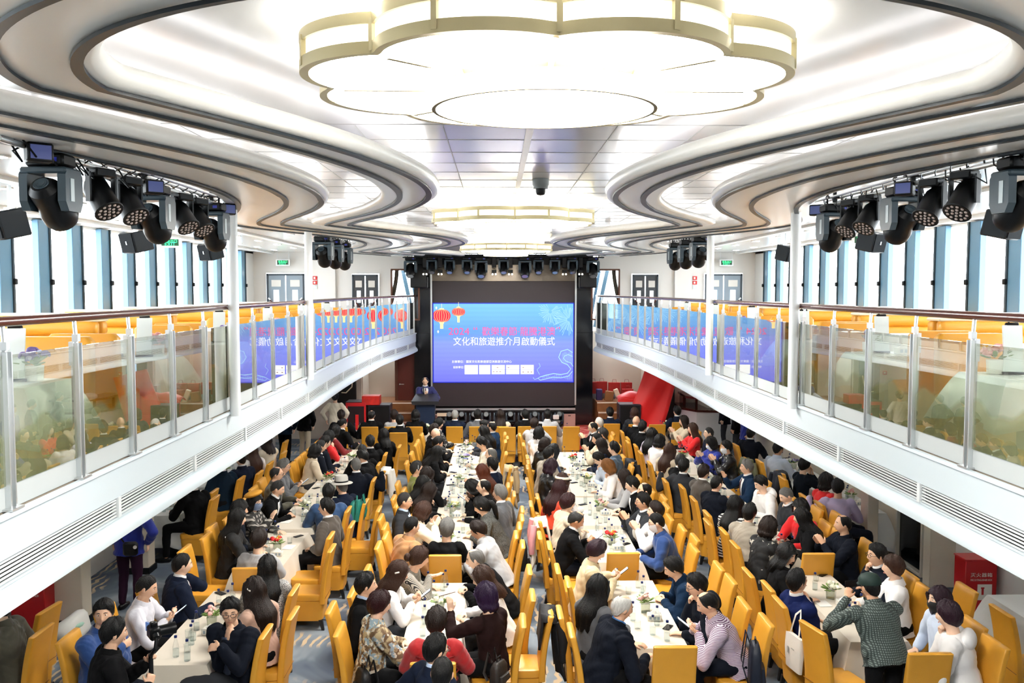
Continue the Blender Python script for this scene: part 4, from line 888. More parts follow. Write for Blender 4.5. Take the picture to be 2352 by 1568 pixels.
(4.32, 12.176, -90, 10, 20, 0, 5, 'table', 'long', 'black', 'jacket', 'black', {}, 'woman with very long black hair in black coat', 0.009),
(4.52, 11.676, -90, 0, 3, 0, 0, 'clap', 'side', 'black', 'jacket', 'navydark', {'sleeves': 'blue'}, 'balding man in navy padded vest clapping by the black window', 0.009),
(4.439, 10.318, -90, -5, 8, 0, 0, 'chin', 'short', 'black', 'suit', 'navydark', {'glasses': 1}, 'man with glasses and quiff in dark suit, hand by his mouth', 0.0068),
(4.4, 9.818, -90, 15, 6, -5, 0, 'table', 'crop', 'brown', 'shirt', 'white', {}, 'person with short brown hair in loose white shirt', 0.0068),
(3.524, 8.266, -15, 0, 22, 0, 5, 'photo', 'cap', 'black', 'shirt', 'plaidgreen', {'stand': 1, 'h': '1.74', 'wide': '1.24'}, 'man in green checked shirt and dark cap standing to take a photo', 0.0068),
(3.156, 9.41, 90, -15, -14, 0, -5, 'chest', 'short', 'black', 'suit', 'navyblue2', {}, 'man in blue suit leaning back with hand on his chest', 0.0068),
(4.32, 8.28, -90, 35, 12, 0, 5, 'chin', 'crop', 'darkpurple', 'hoodie', 'white', {'wide': '1.12'}, 'woman in white hoodie with plum short hair', 0.0068),
(4.389, 8.78, -90, -5, 5, 0, 0, 'lap', 'mid', 'darkpurple', 'sweater', 'paleblue', {'mask': 'black'}, 'woman in pale blue knit with black face mask', 0.0068),
(5.333, 17.311, 90, -30, 8, 10, 0, 'table', 'short', 'black', 'shirt', 'paleblue', {}, 'man in pale blue shirt under the right balcony', 0.0115),
(5.282, 15.715, 90, -15, 8, 5, 0, 'face', 'crop', 'black', 'sweater', 'blackteal', {}, 'woman in black sweater with hands at her face under the right balcony', 0.0115),
(5.248, 13.826, 90, -70, 6, 10, 5, 'backl', 'short', 'black', 'sweater', 'lavender', {}, 'man in lavender sweater with arm over a chair under the right balcony', 0.009),
(5.359, 19.157, 90, -50, 5, 0, 0, 'table', 'short', 'black', 'suit', 'navydark', {}, 'man in dark suit at the far table under the right balcony', 0.0115),
(5.18, 14.326, 90, -20, 5, 0, 0, 'table', 'bob', 'black', 'sweater', 'brightred', {}, 'person in red mostly hidden behind the lavender sweater', 0.009),
(-4.06, 20.732, 90, -45, 10, 10, 15, 'table', 'crew', 'black', 'suit', 'black', {'shirt': 'white'}, 'man in black suit with bowed head near the left wall', 0.0115),
(-4.06, 19.711, 90, -30, 8, 0, 5, 'table', 'bob', 'black', 'sweater', 'darkred', {}, 'woman in dark red sweater with black hair', 0.0115),
(-4.06, 18.901, 90, -30, 10, 0, 5, 'chin', 'bob', 'black', 'sweater', 'brightred', {}, 'woman in bright red top with black hair on the left', 0.0115),
(-4.06, 17.781, 90, -25, 14, 0, 10, 'table', 'crew', 'greyblack', 'suit', 'navydark', {}, 'man with greying crop in navy, further of a pair on the left', 0.0115),
(-4.06, 18.281, 90, -25, 14, 0, 10, 'table', 'short', 'black', 'jacket', 'navydark', {'glasses': 1}, 'man with black hair in navy, nearer of a pair on the left', 0.0115),
(-4.06, 17.245, 90, -25, 14, 0, 10, 'table', 'bob', 'black', 'suit', 'beige', {}, 'woman with black bob in beige blazer', 0.0115),
(-2.735, 19.124, -90, 55, 5, 0, 0, 'table', 'mid', 'black', 'sweater', 'black', {}, 'woman with black hair in black, right of the left front table', 0.0115),
(-2.92, 18.181, -90, 70, 5, 0, 5, 'table', 'short', 'black', 'suit', 'black', {'shirt': 'white'}, 'man in black suit with white collar in the left block', 0.0115),
(-2.92, 17.152, -90, 70, 6, 0, 0, 'table', 'crew', 'greyblack', 'suit', 'black', {}, 'man with cropped grey black hair in black in the left block', 0.0115),
(-2.72, 16.652, -90, 20, 12, 0, 20, 'lap', 'short', 'black', 'suit', 'black', {'glasses': 1, 'shirt': 'white'}, 'man with glasses in black suit looking at his lap', 0.0115),
(-2.819, 15.754, -90, 65, 6, 0, 0, 'backr', 'crew', 'grey', 'suit', 'navydark', {}, 'grey haired man in dark suit with arm along the chair', 0.0115),
(-2.72, 14.076, -90, 40, 10, 0, 0, 'chinr', 'hat', 'grey', 'jacket', 'navy', {'backpack': 1}, 'man in grey felt hat with a teal backpack', 0.009),
(-2.92, 13.576, -90, 75, 8, 0, 5, 'table', 'short', 'black', 'jacket', 'blueprint', {}, 'man in blue jacket with white lettering across the back', 0.009),
(-2.72, 12.685, -90, 15, 4, -10, 0, 'lap', 'short', 'black', 'suit', 'greybrown', {}, 'man in grey brown suit beside the lettered jacket', 0.009),
(-4.26, 15.756, 90, -2, 8, 0, 5, 'phone', 'short', 'grey', 'jacket', 'grey', {'glasses': 1}, 'man with grey hair and glasses in grey jacket holding a phone', 0.0115),
(-4.229, 15.117, 90, -2, 8, 0, 5, 'table', 'side', 'greyblack', 'jacket', 'olive', {'glasses': 1}, 'man with bald crown in olive tan jacket', 0.0115),
(-4.151, 14.202, 90, -2, 24, 0, 15, 'table', 'crew', 'greyblack', 'suit', 'black', {'shirt': 'white'}, 'man in black suit leaning over a paper on the left', 0.009),
(-4.06, 13.133, 90, 5, 8, 20, 0, 'raiser', 'beret', 'black', 'jacket', 'plaidgrey', {'beret': 1, 'mask': 'grey', 'glasses': 1}, 'woman in mustard beret and checked jacket with face mask', 0.009),
(-4.06, 12.133, 90, -10, 10, 0, 5, 'table', 'long', 'black', 'jacket', 'blacktrim', {}, 'woman in black coat with white trim and long black hair', 0.009),
(-4.152, 12.633, 90, -5, 8, 0, 5, 'table', 'bob', 'black', 'jacket', 'navydark', {}, 'person with black hair just behind the white trimmed coat', 0.009),
(-3.349, 10.977, 0, 5, 8, 5, 10, 'table', 'crop', 'darkbrown', 'sweater', 'lightgrey', {}, 'person in light grey sweater with short dark hair, back to the camera', 0.0068),
(-2.92, 9.887, -90, 75, 5, 0, 0, 'table', 'long', 'black', 'jacket', 'tweedlight', {}, 'woman with long black hair in grey houndstooth jacket', 0.0068),
(-2.759, 9.159, -90, 30, 10, 0, 5, 'table', 'long', 'darkbrown', 'sweater', 'tanpink', {'clip': 1}, 'woman with wavy dark hair in dusty pink top', 0.0068),
(-2.92, 8.659, -90, -75, 6, -30, 5, 'chinfold', 'short', 'black', 'jacket', 'navydark', {'glasses': 1, 'tie': 1}, 'man in dark jacket and glasses turned sideways, hand at his chin', 0.0068),
(-4.072, 10.022, 90, -35, 10, 5, 5, 'ear', 'crew', 'black', 'suit', 'navy', {}, 'man in navy jacket with cropped hair, hand at his cheek', 0.0068),
(-4.23, 9.327, 90, -5, 12, 0, 15, 'phone', 'crew', 'black', 'shirt', 'lightgreyshirt', {}, 'man in pale shirt with cropped hair holding a phone', 0.0068),
(-4.26, 8.575, 90, 20, 5, 55, 0, 'fold', 'short', 'black', 'jacket', 'blue', {}, 'man in blue zip jacket looking up at the camera with arms folded', 0.0068),
(-3.731, 7.455, 55, 0, 10, 5, 5, 'camera', 'short', 'black', 'jacket', 'black', {'stand': 1, 'h': '1.62'}, 'camera operator in black holding a camera on a gimbal', 0.0068),
(-5.204, 8.73, -90, 5, 10, 0, 5, 'lap', 'short', 'black', 'jacket', 'olive', {'trousers': 'lightgrey'}, 'person in olive jacket cut by the left edge of the view', 0.0068),
(-5.07, 16.402, -90, 35, 5, 0, 0, 'table', 'crew', 'black', 'suit', 'navy', {}, 'man in navy suit under the left balcony', 0.0115),
(-5.27, 15.902, -90, 40, 8, 0, 0, 'table', 'short', 'black', 'suit', 'navyteal', {}, 'man in dark teal suit under the left balcony, head behind the fascia', 0.0115),
(-5.27, 14.391, -90, 35, 6, 0, 0, 'table', 'short', 'black', 'suit', 'black', {}, 'man in black suit under the left balcony, head behind the fascia', 0.009),
(-5.104, 17.295, -90, 40, 5, 0, 0, 'table', 'long', 'brown', 'sweater', 'white', {}, 'woman in white with long brown hair under the left balcony', 0.0115),
(-5.104, 18.407, -90, 35, 5, 0, 0, 'table', 'mid', 'darkbrown', 'sweater', 'cream', {}, 'woman in cream under the left balcony', 0.0115),
(-5.35, 22.9, 30, 0, 2, 0, 5, 'stand', 'short', 'black', 'jacket', 'black', {'stand': 1, 'h': '1.74', 'trousers': 'beige'}, 'standing man in long black jacket and beige trousers under the left balcony', 0.0115),
(-5.75, 22.4, 20, 0, 2, 0, 5, 'stand', 'short', 'black', 'jacket', 'navyteal', {'stand': 1, 'h': '1.72'}, 'standing man in dark blue behind the beige trousers', 0.0115),
(-4.72, 23.9, 0, 0, 2, 0, 5, 'stand', 'bun', 'black', 'dress', 'cream', {'stand': 1, 'h': '1.7', 'trousers': 'cream'}, 'standing woman in long cream dress with a low V back by the left wall', 0.0115),
(-5.45, 12.15, 5, 0, 2, 0, 5, 'stand', 'short', 'black', 'jacket', 'royalblue', {'stand': 1, 'h': '1.74', 'trousers': 'brick2'}, 'standing man in bright blue jacket and plum trousers by the left pillar', 0.0115),
(6.05, 23.9, -75, 0, 2, 0, 5, 'stand', 'short', 'black', 'suit', 'navydark', {'stand': 1, 'h': '1.72'}, 'standing man in dark suit at the end of the bar', 0.0115),
(6.0, 22.4, -60, 0, 2, 0, 5, 'stand', 'short', 'black', 'jacket', 'black', {'stand': 1, 'h': '1.7'}, 'standing person in black behind the bar man', 0.0115),
(5.95, 21.4, -90, 0, 2, 0, 5, 'stand', 'short', 'black', 'jacket', 'royalblue', {'stand': 1, 'h': '1.74'}, 'standing man in vivid blue jacket under the right balcony', 0.0115),
]
CHAIRS = [
(-1.78, 9.32, 90, 'mustard chair under the man in black suit with pale blue collar, left of the front'),
(-1.58, 8.71, 90, 'mustard chair under the woman in grey and brown floral jacket with dark red hair at'),
(-1.63, 9.82, 90, 'mustard chair under the woman in white blouse and black vest with a hair clip, holding'),
(-1.58, 10.61, 90, 'mustard chair under the woman in striped vest with black sleeves leaning in with open palm'),
(-0.87, 8.18, 0, 'mustard chair under the woman in red quilted vest with short hair, back to the camera'),
(-0.31, 8.91, -90, 'mustard chair under the woman with purple bob and dark brown sweater holding up a pencil'),
(-0.18, 9.67, -90, 'mustard chair under the woman in white sweater with shoulder length brown hair beside the purple'),
(-0.18, 10.57, -90, 'mustard chair under the grey haired man in black jacket leaning across the front centre table'),
(-0.95, 11.46, 0, 'mustard chair under the grey haired man in black sweater, back to the camera, on the'),
(-1.58, 11.64, 90, 'mustard chair under the man in tan jacket with cropped black hair, left of the grey'),
(-0.23, 11.65, -90, 'mustard chair under the man in light grey blazer leaning with head bowed over the table'),
(-1.61, 12.59, 90, 'mustard chair under the woman in cream jacket with brown bob clapping hands'),
(-1.74, 13.09, 90, 'mustard chair under the man in charcoal suit with glasses and blue shirt seated upright by'),
(-1.58, 13.85, 90, 'mustard chair under the woman with long dark brown hair in black, nearer of a pair'),
(-1.69, 14.35, 90, 'mustard chair under the woman with long wavy black hair in black, further of a pair'),
(-1.75, 15.44, 90, 'mustard chair under the man in olive green polo with sunglasses pushed up on grey hair'),
(-0.29, 14.57, -90, 'mustard chair under the woman with glossy black hair bent forward over a phone'),
(-0.38, 14.07, -90, 'mustard chair under the man with thinning black hair in black, facing left'),
(-0.2, 13.03, -90, 'mustard chair under the woman in dark grey tweed jacket with a black ponytail'),
(-0.18, 13.53, -90, 'mustard chair under the grey haired man in mid grey suit on the right of the'),
(-0.38, 15.23, -90, 'mustard chair under the woman with long auburn hair and pearl hair clip raising her hands'),
(-0.31, 15.73, -90, 'mustard chair under the man in navy suit beside the beige coat, seen from behind'),
(-0.31, 16.84, -90, 'mustard chair under the man with bald crown in white shirt in front of the beige'),
(-0.38, 18.24, -90, 'mustard chair under the woman in cream knit with black hair looking down'),
(-0.33, 20.2, -90, 'mustard chair under the man in blue navy suit with white collar near the stage end'),
(-0.38, 19.7, -90, 'mustard chair under the woman with very long straight black hair in charcoal'),
(-0.38, 20.78, -90, 'mustard chair under the man with receding hair bowing his head near the front row'),
(-1.78, 19.79, 90, 'mustard chair under the woman in black jacket with white pattern across the shoulders'),
(-1.78, 19.29, 90, 'mustard chair under the bald man in black suit near the head of the centre table'),
(-1.77, 20.71, 90, 'mustard chair under the woman with short black hair and pale collar at the head of'),
(-1.78, 18.32, 90, 'mustard chair under the man in black jacket hunched over the papers'),
(-1.78, 17.3, 90, 'mustard chair under the woman in black with hair falling forward, reaching along the table'),
(-1.58, 14.94, 90, 'mustard chair under the woman with dark brown hair seen from behind next to the olive'),
(-2.89, 22.1, 0, 'mustard chair under the woman in light grey sweater in the front row by the steps'),
(-2.65, 21.2, 0, 'mustard chair under the man in black suit behind the light grey sweater'),
(-2.35, 22.1, 0, 'mustard chair under the woman in black sitting in front of the lectern'),
(-1.34, 22.1, 0, 'mustard chair under the silver haired man in navy suit in the front row'),
(-0.76, 22.1, 0, 'mustard chair under the man in grey suit in the front row, back of head to'),
(-0.18, 22.1, 0, 'mustard chair under the woman with long brown hair in beige in the front row'),
(0.47, 22.1, 0, 'mustard chair under the man in black suit in the middle of the front row'),
(1.03, 22.1, 0, 'mustard chair under the man in pale grey jacket with white flowers beside him'),
(2.69, 22.5, 0, 'mustard chair under the man in dark navy suit alone right of the red carpet'),
(3.32, 22.4, 0, 'mustard chair under the woman with brown bob in front of the black loudspeaker'),
(4.5, 22.7, 0, 'mustard chair under the man in navy suit beside white flowers near the bar'),
(-4.24, 22.1, 0, 'mustard chair under the man in black suit near the left wall front row'),
(-3.47, 22.1, 0, 'mustard chair under the man with thinning crown in front of the loudspeaker box'),
(0.58, 20.62, 90, 'mustard chair under the woman in pale grey jacket taking a picture with elbow raised'),
(0.63, 19.3, 90, 'mustard chair under the woman in white shirt with black bob'),
(0.66, 17.84, 90, 'mustard chair under the woman with dark bob and dark speckled jacket'),
(0.66, 17.3, 90, 'mustard chair under the woman with long ash black hair in denim blue'),
(0.63, 16.8, 90, 'mustard chair under the man with black hair in taupe coat and white scarf'),
(0.58, 15.64, 90, 'mustard chair under the woman in black leather jacket with dark plum hair'),
(2.13, 20.24, -90, 'mustard chair under the man with glasses and white cuffs clapping beside the red carpet'),
(2.23, 20.77, -90, 'mustard chair under the white haired man in dark suit beside the red carpet'),
(2.15, 19.14, -90, 'mustard chair under the man with grey black hair in cream jacket'),
(2.05, 18.62, -90, 'mustard chair under the man with crew cut in beige jacket clapping'),
(2.05, 17.88, -90, 'mustard chair under the woman with dark hair in navy resting on her elbow'),
(2.14, 17.38, -90, 'mustard chair under the man in slate blue jacket with thick black hair'),
(2.07, 16.88, -90, 'mustard chair under the man in pale shirt with hand over his face'),
(2.05, 15.86, -90, 'mustard chair under the woman in white sweater with light brown bob, head on her hand'),
(0.71, 14.38, 90, 'mustard chair under the woman in white with long brown hair and black cream visor'),
(0.58, 13.88, 90, 'mustard chair under the woman in orange red sweater mostly behind the visor woman'),
(0.67, 12.94, 90, 'mustard chair under the woman in beige coat with curly dark red hair'),
(0.63, 12.07, 90, 'mustard chair under the balding man in black suit reading a phone'),
(0.78, 10.6, 90, 'mustard chair under the woman in beige trench coat with earbud looking at a phone'),
(2.1, 14.8, -90, 'mustard chair under the woman in pale grey sweater with long dark hair, hands clasped'),
(2.21, 14.3, -90, 'mustard chair under the man in black suit leaning on the right side table'),
(2.14, 13.74, -90, 'mustard chair under the man with receding hair in dark navy jacket by the aisle'),
(2.05, 13.02, -90, 'mustard chair under the man with glasses in charcoal suit clapping'),
(2.12, 12.43, -90, 'mustard chair under the person in white jacket clapping, hidden behind the masked man'),
(2.19, 11.93, -90, 'mustard chair under the man in blue jacket with white face mask'),
(2.22, 10.18, -90, 'mustard chair under the man with thick black hair in blue jacket bent over the table'),
(2.15, 9.38, -90, 'mustard chair under the man with glasses in dark hoodie, fist on his cheek'),
(2.24, 8.88, -90, 'mustard chair under the man in purple striped shirt with receding hair'),
(0.7, 9.14, 90, 'mustard chair under the woman in grey jacket with long straight black hair'),
(0.78, 8.64, 90, 'mustard chair under the white haired man in dark navy jacket at the front right table'),
(3.08, 21.01, 90, 'mustard chair under the bald man in black suit near the loudspeaker'),
(3.08, 20.07, 90, 'mustard chair under the man in black suit behind the bald man'),
(3.11, 19.1, 90, 'mustard chair under the woman with long black hair in pale lilac blouse'),
(3.08, 18.28, 90, 'mustard chair under the woman with short dark bob in white'),
(3.08, 17.15, 90, 'mustard chair under the woman with long light brown hair in beige'),
(3.08, 16.12, 90, 'mustard chair under the man with cropped grey hair in black suit, arm on a chair'),
(3.08, 15.56, 90, 'mustard chair under the man in charcoal grey suit with arm over the next chair'),
(3.28, 15.06, 90, 'mustard chair under the man in dark grey brown suit with hand at his ear'),
(3.28, 14.17, 90, 'mustard chair under the man in dark navy jacket left of the striped sweater'),
(3.17, 12.74, 90, 'mustard chair under the woman in black and white striped sweater with blue face mask'),
(3.28, 12.24, 90, 'mustard chair under the man in light taupe jacket, back to the camera'),
(3.26, 11.58, 90, 'mustard chair under the woman in black jacket with pale print and brown hair'),
(3.1, 10.41, 90, 'mustard chair under the smiling woman in black blazer and cream blouse facing the camera'),
(4.37, 21.06, -90, 'mustard chair under the woman in beige clapping near the bar'),
(4.32, 19.87, -90, 'mustard chair under the woman in bright red with long brown hair clapping'),
(4.52, 19.23, -90, 'mustard chair under the man with grey hair in navy by the bar'),
(4.32, 18.03, -90, 'mustard chair under the woman in royal blue with white face mask'),
(4.52, 17.53, -90, 'mustard chair under the man in black jacket with white face mask clapping'),
(4.32, 15.51, -90, 'mustard chair under the grey haired man in navy blazer and open white shirt, hand raised'),
(4.36, 14.38, -90, 'mustard chair under the person in white hooded top with hand over face'),
(4.5, 13.52, -90, 'mustard chair under the grey haired man holding his forehead'),
(4.32, 12.68, -90, 'mustard chair under the woman in bright red top with black hair facing left'),
(4.32, 12.18, -90, 'mustard chair under the woman with very long black hair in black coat'),
(4.52, 11.68, -90, 'mustard chair under the balding man in navy padded vest clapping by the black window'),
(4.44, 10.32, -90, 'mustard chair under the man with glasses and quiff in dark suit, hand by his mouth'),
(4.4, 9.82, -90, 'mustard chair under the person with short brown hair in loose white shirt'),
(3.16, 9.41, 90, 'mustard chair under the man in blue suit leaning back with hand on his chest'),
(4.32, 8.28, -90, 'mustard chair under the woman in white hoodie with plum short hair'),
(4.39, 8.78, -90, 'mustard chair under the woman in pale blue knit with black face mask'),
(5.33, 17.31, 90, 'mustard chair under the man in pale blue shirt under the right balcony'),
(5.28, 15.72, 90, 'mustard chair under the woman in black sweater with hands at her face under the right'),
(5.25, 13.83, 90, 'mustard chair under the man in lavender sweater with arm over a chair under the right'),
(5.36, 19.16, 90, 'mustard chair under the man in dark suit at the far table under the right balcony'),
(5.18, 14.33, 90, 'mustard chair under the person in red mostly hidden behind the lavender sweater'),
(-4.06, 20.73, 90, 'mustard chair under the man in black suit with bowed head near the left wall'),
(-4.06, 19.71, 90, 'mustard chair under the woman in dark red sweater with black hair'),
(-4.06, 18.9, 90, 'mustard chair under the woman in bright red top with black hair on the left'),
(-4.06, 17.78, 90, 'mustard chair under the man with greying crop in navy, further of a pair on the'),
(-4.06, 18.28, 90, 'mustard chair under the man with black hair in navy, nearer of a pair on the'),
(-4.06, 17.24, 90, 'mustard chair under the woman with black bob in beige blazer'),
(-2.73, 19.12, -90, 'mustard chair under the woman with black hair in black, right of the left front table'),
(-2.92, 18.18, -90, 'mustard chair under the man in black suit with white collar in the left block'),
(-2.92, 17.15, -90, 'mustard chair under the man with cropped grey black hair in black in the left block'),
(-2.72, 16.65, -90, 'mustard chair under the man with glasses in black suit looking at his lap'),
(-2.82, 15.75, -90, 'mustard chair under the grey haired man in dark suit with arm along the chair'),
(-2.72, 14.08, -90, 'mustard chair under the man in grey felt hat with a teal backpack'),
(-2.92, 13.58, -90, 'mustard chair under the man in blue jacket with white lettering across the back'),
(-2.72, 12.68, -90, 'mustard chair under the man in grey brown suit beside the lettered jacket'),
(-4.26, 15.76, 90, 'mustard chair under the man with grey hair and glasses in grey jacket holding a phone'),
(-4.23, 15.12, 90, 'mustard chair under the man with bald crown in olive tan jacket'),
(-4.15, 14.2, 90, 'mustard chair under the man in black suit leaning over a paper on the left'),
(-4.06, 13.13, 90, 'mustard chair under the woman in mustard beret and checked jacket with face mask'),
(-4.06, 12.13, 90, 'mustard chair under the woman in black coat with white trim and long black hair'),
(-4.15, 12.63, 90, 'mustard chair under the person with black hair just behind the white trimmed coat'),
(-3.35, 10.98, 0, 'mustard chair under the person in light grey sweater with short dark hair, back to the'),
(-2.92, 9.89, -90, 'mustard chair under the woman with long black hair in grey houndstooth jacket'),
(-2.76, 9.16, -90, 'mustard chair under the woman with wavy dark hair in dusty pink top'),
(-2.92, 8.66, -90, 'mustard chair under the man in dark jacket and glasses turned sideways, hand at his chin'),
(-4.07, 10.02, 90, 'mustard chair under the man in navy jacket with cropped hair, hand at his cheek'),
(-4.23, 9.33, 90, 'mustard chair under the man in pale shirt with cropped hair holding a phone'),
(-4.26, 8.58, 90, 'mustard chair under the man in blue zip jacket looking up at the camera with arms'),
(-5.2, 8.73, -90, 'mustard chair under the person in olive jacket cut by the left edge of the view'),
(-5.07, 16.4, -90, 'mustard chair under the man in navy suit under the left balcony'),
(-5.27, 15.9, -90, 'mustard chair under the man in dark teal suit under the left balcony, head behind the'),
(-5.27, 14.39, -90, 'mustard chair under the man in black suit under the left balcony, head behind the fascia'),
(-5.1, 17.29, -90, 'mustard chair under the woman in white with long brown hair under the left balcony'),
(-5.1, 18.41, -90, 'mustard chair under the woman in cream under the left balcony'),
(-2.92, 12.12, -90, 'empty mustard chair beside the grey brown suit, farther of two side by side'),
(-2.79, 11.51, -90, 'empty mustard chair at the near end of the lettered jacket table'),
(-4.15, 11.53, 90, 'empty mustard chair in front of the cropped man in navy'),
(-3.24, 9.23, -90, 'empty mustard chair between the dusty pink top and the man turned sideways'),
(-2.44, 13.59, -90, 'empty mustard chair behind the man with the teal backpack'),
(-5.44, 14.88, -90, 'empty mustard chair under the left balcony beside the dark teal suit'),
(-5.39, 19.78, -90, 'empty mustard chair under the left balcony by the beige trousers'),
(-1.26, 13.08, 90, 'empty mustard chair on the aisle left of the cream jacket'),
(-1.54, 12.1, 90, 'empty mustard chair behind the tan jacket'),
(-0.31, 12.11, -90, 'mustard chair with a black backpack hung on it'),
(-0.25, 12.57, -90, 'empty mustard chair beside the light grey blazer'),
(-0.01, 9.18, -90, 'mustard chair draped with black and blue jackets by the aisle'),
(0.74, 11.58, 90, 'empty mustard chair near the balding man with the phone'),
(0.87, 10.11, 90, 'empty mustard chair behind the beige trench coat'),
(2.07, 11.44, -90, 'empty tall mustard chair turned in the aisle right of the blue jacket'),
(2.2, 10.67, -90, 'empty mustard chair right of the dark hoodie'),
(1.38, 11.51, 0, 'empty mustard chair at the far end of the front right table'),
(1.45, 8.51, 0, 'empty mustard chair at the near end of the front right table'),
(3.94, 11.45, 0, 'empty mustard chair at the far end of the plaid shirt table'),
(3.84, 8.31, 0, 'empty mustard chair behind the white hoodie, bottom right'),
(3.25, 8.75, 75, 'empty mustard chair beside the standing plaid shirt'),
(4.88, 9.83, -90, 'empty mustard chair in front of the right fire box'),
(5.46, 9.09, 90, 'empty mustard chair facing the bare white table at the right edge'),
(4.2, 13.17, -90, 'empty mustard chair behind the black coat with long hair'),
(4.68, 13.17, -90, 'empty mustard chair left of the padded vest'),
(5.4, 16.21, 90, 'mustard chair draped with a dark jacket under the right balcony'),
(1.61, 22.05, 0, 'empty mustard front row chair next to the carpet runner'),
(3.84, 22.36, 0, 'mustard front row chair between the brown bob and the navy suit'),
(-0.01, 22.0, 0, 'empty mustard front row chair left of the pale grey jacket'),
(-5.44, 9.38, -85, 'empty mustard chair beside the olive jacket, bottom left'),
(3.19, 9.92, 90, 'empty mustard chair on the aisle left of the smiling woman'),
(3.28, 13.23, 90, 'empty mustard chair on the aisle behind the striped sweater'),
(3.01, 19.59, 90, 'empty mustard chair on the aisle behind the pale lilac blouse'),
]
TABLES = [
(-0.97, 9.875, 0.62, 2.15, 'front table of the centre block', 'white', 9, 1),
(-0.97, 12.68, 0.62, 1.4, 'second table of the centre block', 'yellow', 8, 1),
(-0.97, 14.55, 0.62, 1.9, 'third table of the centre block', 'yellow', 8, 1),
(-0.97, 16.56, 0.62, 1.88, 'fourth table of the centre block', 'white', 9, 1),
(-0.97, 18.5, 0.62, 1.8, 'fifth table of the centre block', 'purple', 10, 1),
(-0.97, 20.3, 0.62, 1.6, 'sixth table of the centre block', 'pink', 8, 1),
(1.42, 9.935, 0.62, 2.13, 'front table of the centre right block', 'pink', 8, 1),
(1.42, 12.575, 0.62, 1.65, 'second table of the centre right block', 'red', 8, 1),
(1.42, 14.56, 0.62, 1.88, 'third table of the centre right block', 'pink', 8, 1),
(1.42, 16.5, 0.62, 1.8, 'fourth table of the centre right block', 'yellow', 8, 1),
(1.42, 18.7, 0.62, 2.4, 'fifth table of the centre right block', 'red', 8, 1),
(3.8, 10.15, 0.62, 2.3, 'front table of the right block', 'white', 6, 1),
(3.8, 12.7, 0.62, 1.6, 'second table of the right block', 'red', 7, 1),
(3.8, 14.5, 0.62, 1.8, 'third table of the right block', 'pink', 7, 1),
(3.8, 16.4, 0.62, 1.8, 'fourth table of the right block', 'white', 8, 1),
(3.8, 18.8, 0.62, 2.8, 'fifth table of the right block', 'red', 8, 1),
(-3.49, 9.625, 0.62, 2.15, 'front table of the left block', 'pink', 9, 1),
(-3.49, 12.375, 0.62, 1.85, 'second table of the left block', 'red', 6, 1),
(-3.49, 14.575, 0.62, 2.15, 'third table of the left block', 'white', 6, 1),
(-3.49, 16.7, 0.62, 1.8, 'fourth table of the left block', 'red', 6, 1),
(-3.49, 19.0, 0.62, 2.6, 'fifth table of the left block', 'white', 7, 1),
(5.95, 15.25, 0.62, 1.9, 'first table under the right balcony', 'pink', 6, 1),
(5.95, 17.8, 0.62, 2.8, 'second table under the right balcony', 'purple', 6, 1),
(-5.86, 15.275, 0.62, 1.85, 'first table under the left balcony', 'white', 3, 1),
(-5.86, 17.7, 0.62, 2.6, 'second table under the left balcony', 'white', 4, 1),
(6.1, 9.5, 0.7, 1.8, 'bare white table at the right edge', '', 0, 0),
(-3.9, 22.85, 1.6, 0.6, 'front row table, left part', 'white', 4, 0),
(-2.225, 22.85, 1.35, 0.6, 'front row table, lectern side part', 'white', 4, 0),
(-0.625, 22.85, 1.65, 0.6, 'front row table, centre left part', 'white', 4, 0),
(1.025, 22.85, 1.45, 0.6, 'front row table, centre right part', 'white', 4, 0),
(3.0, 23.2, 1.4, 0.6, 'front row table right of the carpet', '', 3, 0),
(4.5, 23.3, 1.3, 0.6, 'front row table near the bar', 'white', 3, 0),
]
DRAPES = [(-0.01, 9.18, -90, '#0a0b10', 'black jacket draped over the aisle chair behind the dark brown sweater', 'jacket', 0.6, 0.46, None, 2), (-0.31, 16.84, -90, '#c3ab84', 'tan overcoat draped over the aisle chair of the bald crowned man', 'coat', 0.75, 0.46, None, 3), (0.67, 12.94, 90, '#e9dfcf', 'cream coat with pink scarf hung on the aisle chair', 'coat', 0.6, 0.46, '#f0a9ac', 4), (5.4, 16.21, 90, '#0c1322', 'dark jacket draped on the chair under the right balcony', 'jacket', 0.55, 0.46, None, 5), (4.52, 17.53, -90, '#75795c', 'olive green coat draped on the chair of the masked man in black', 'coat', 0.65, 0.46, None, 6), (-2.72, 16.65, -90, '#e6e4df', 'white jacket over the chair beside the man looking at his lap', 'jacket', 0.4, 0.46, None, 7), (2.14, 17.38, -90, '#1b1d22', 'dark jacket over the chair of the slate blue jacket', 'jacket', 0.35, 0.46, None, 8)]
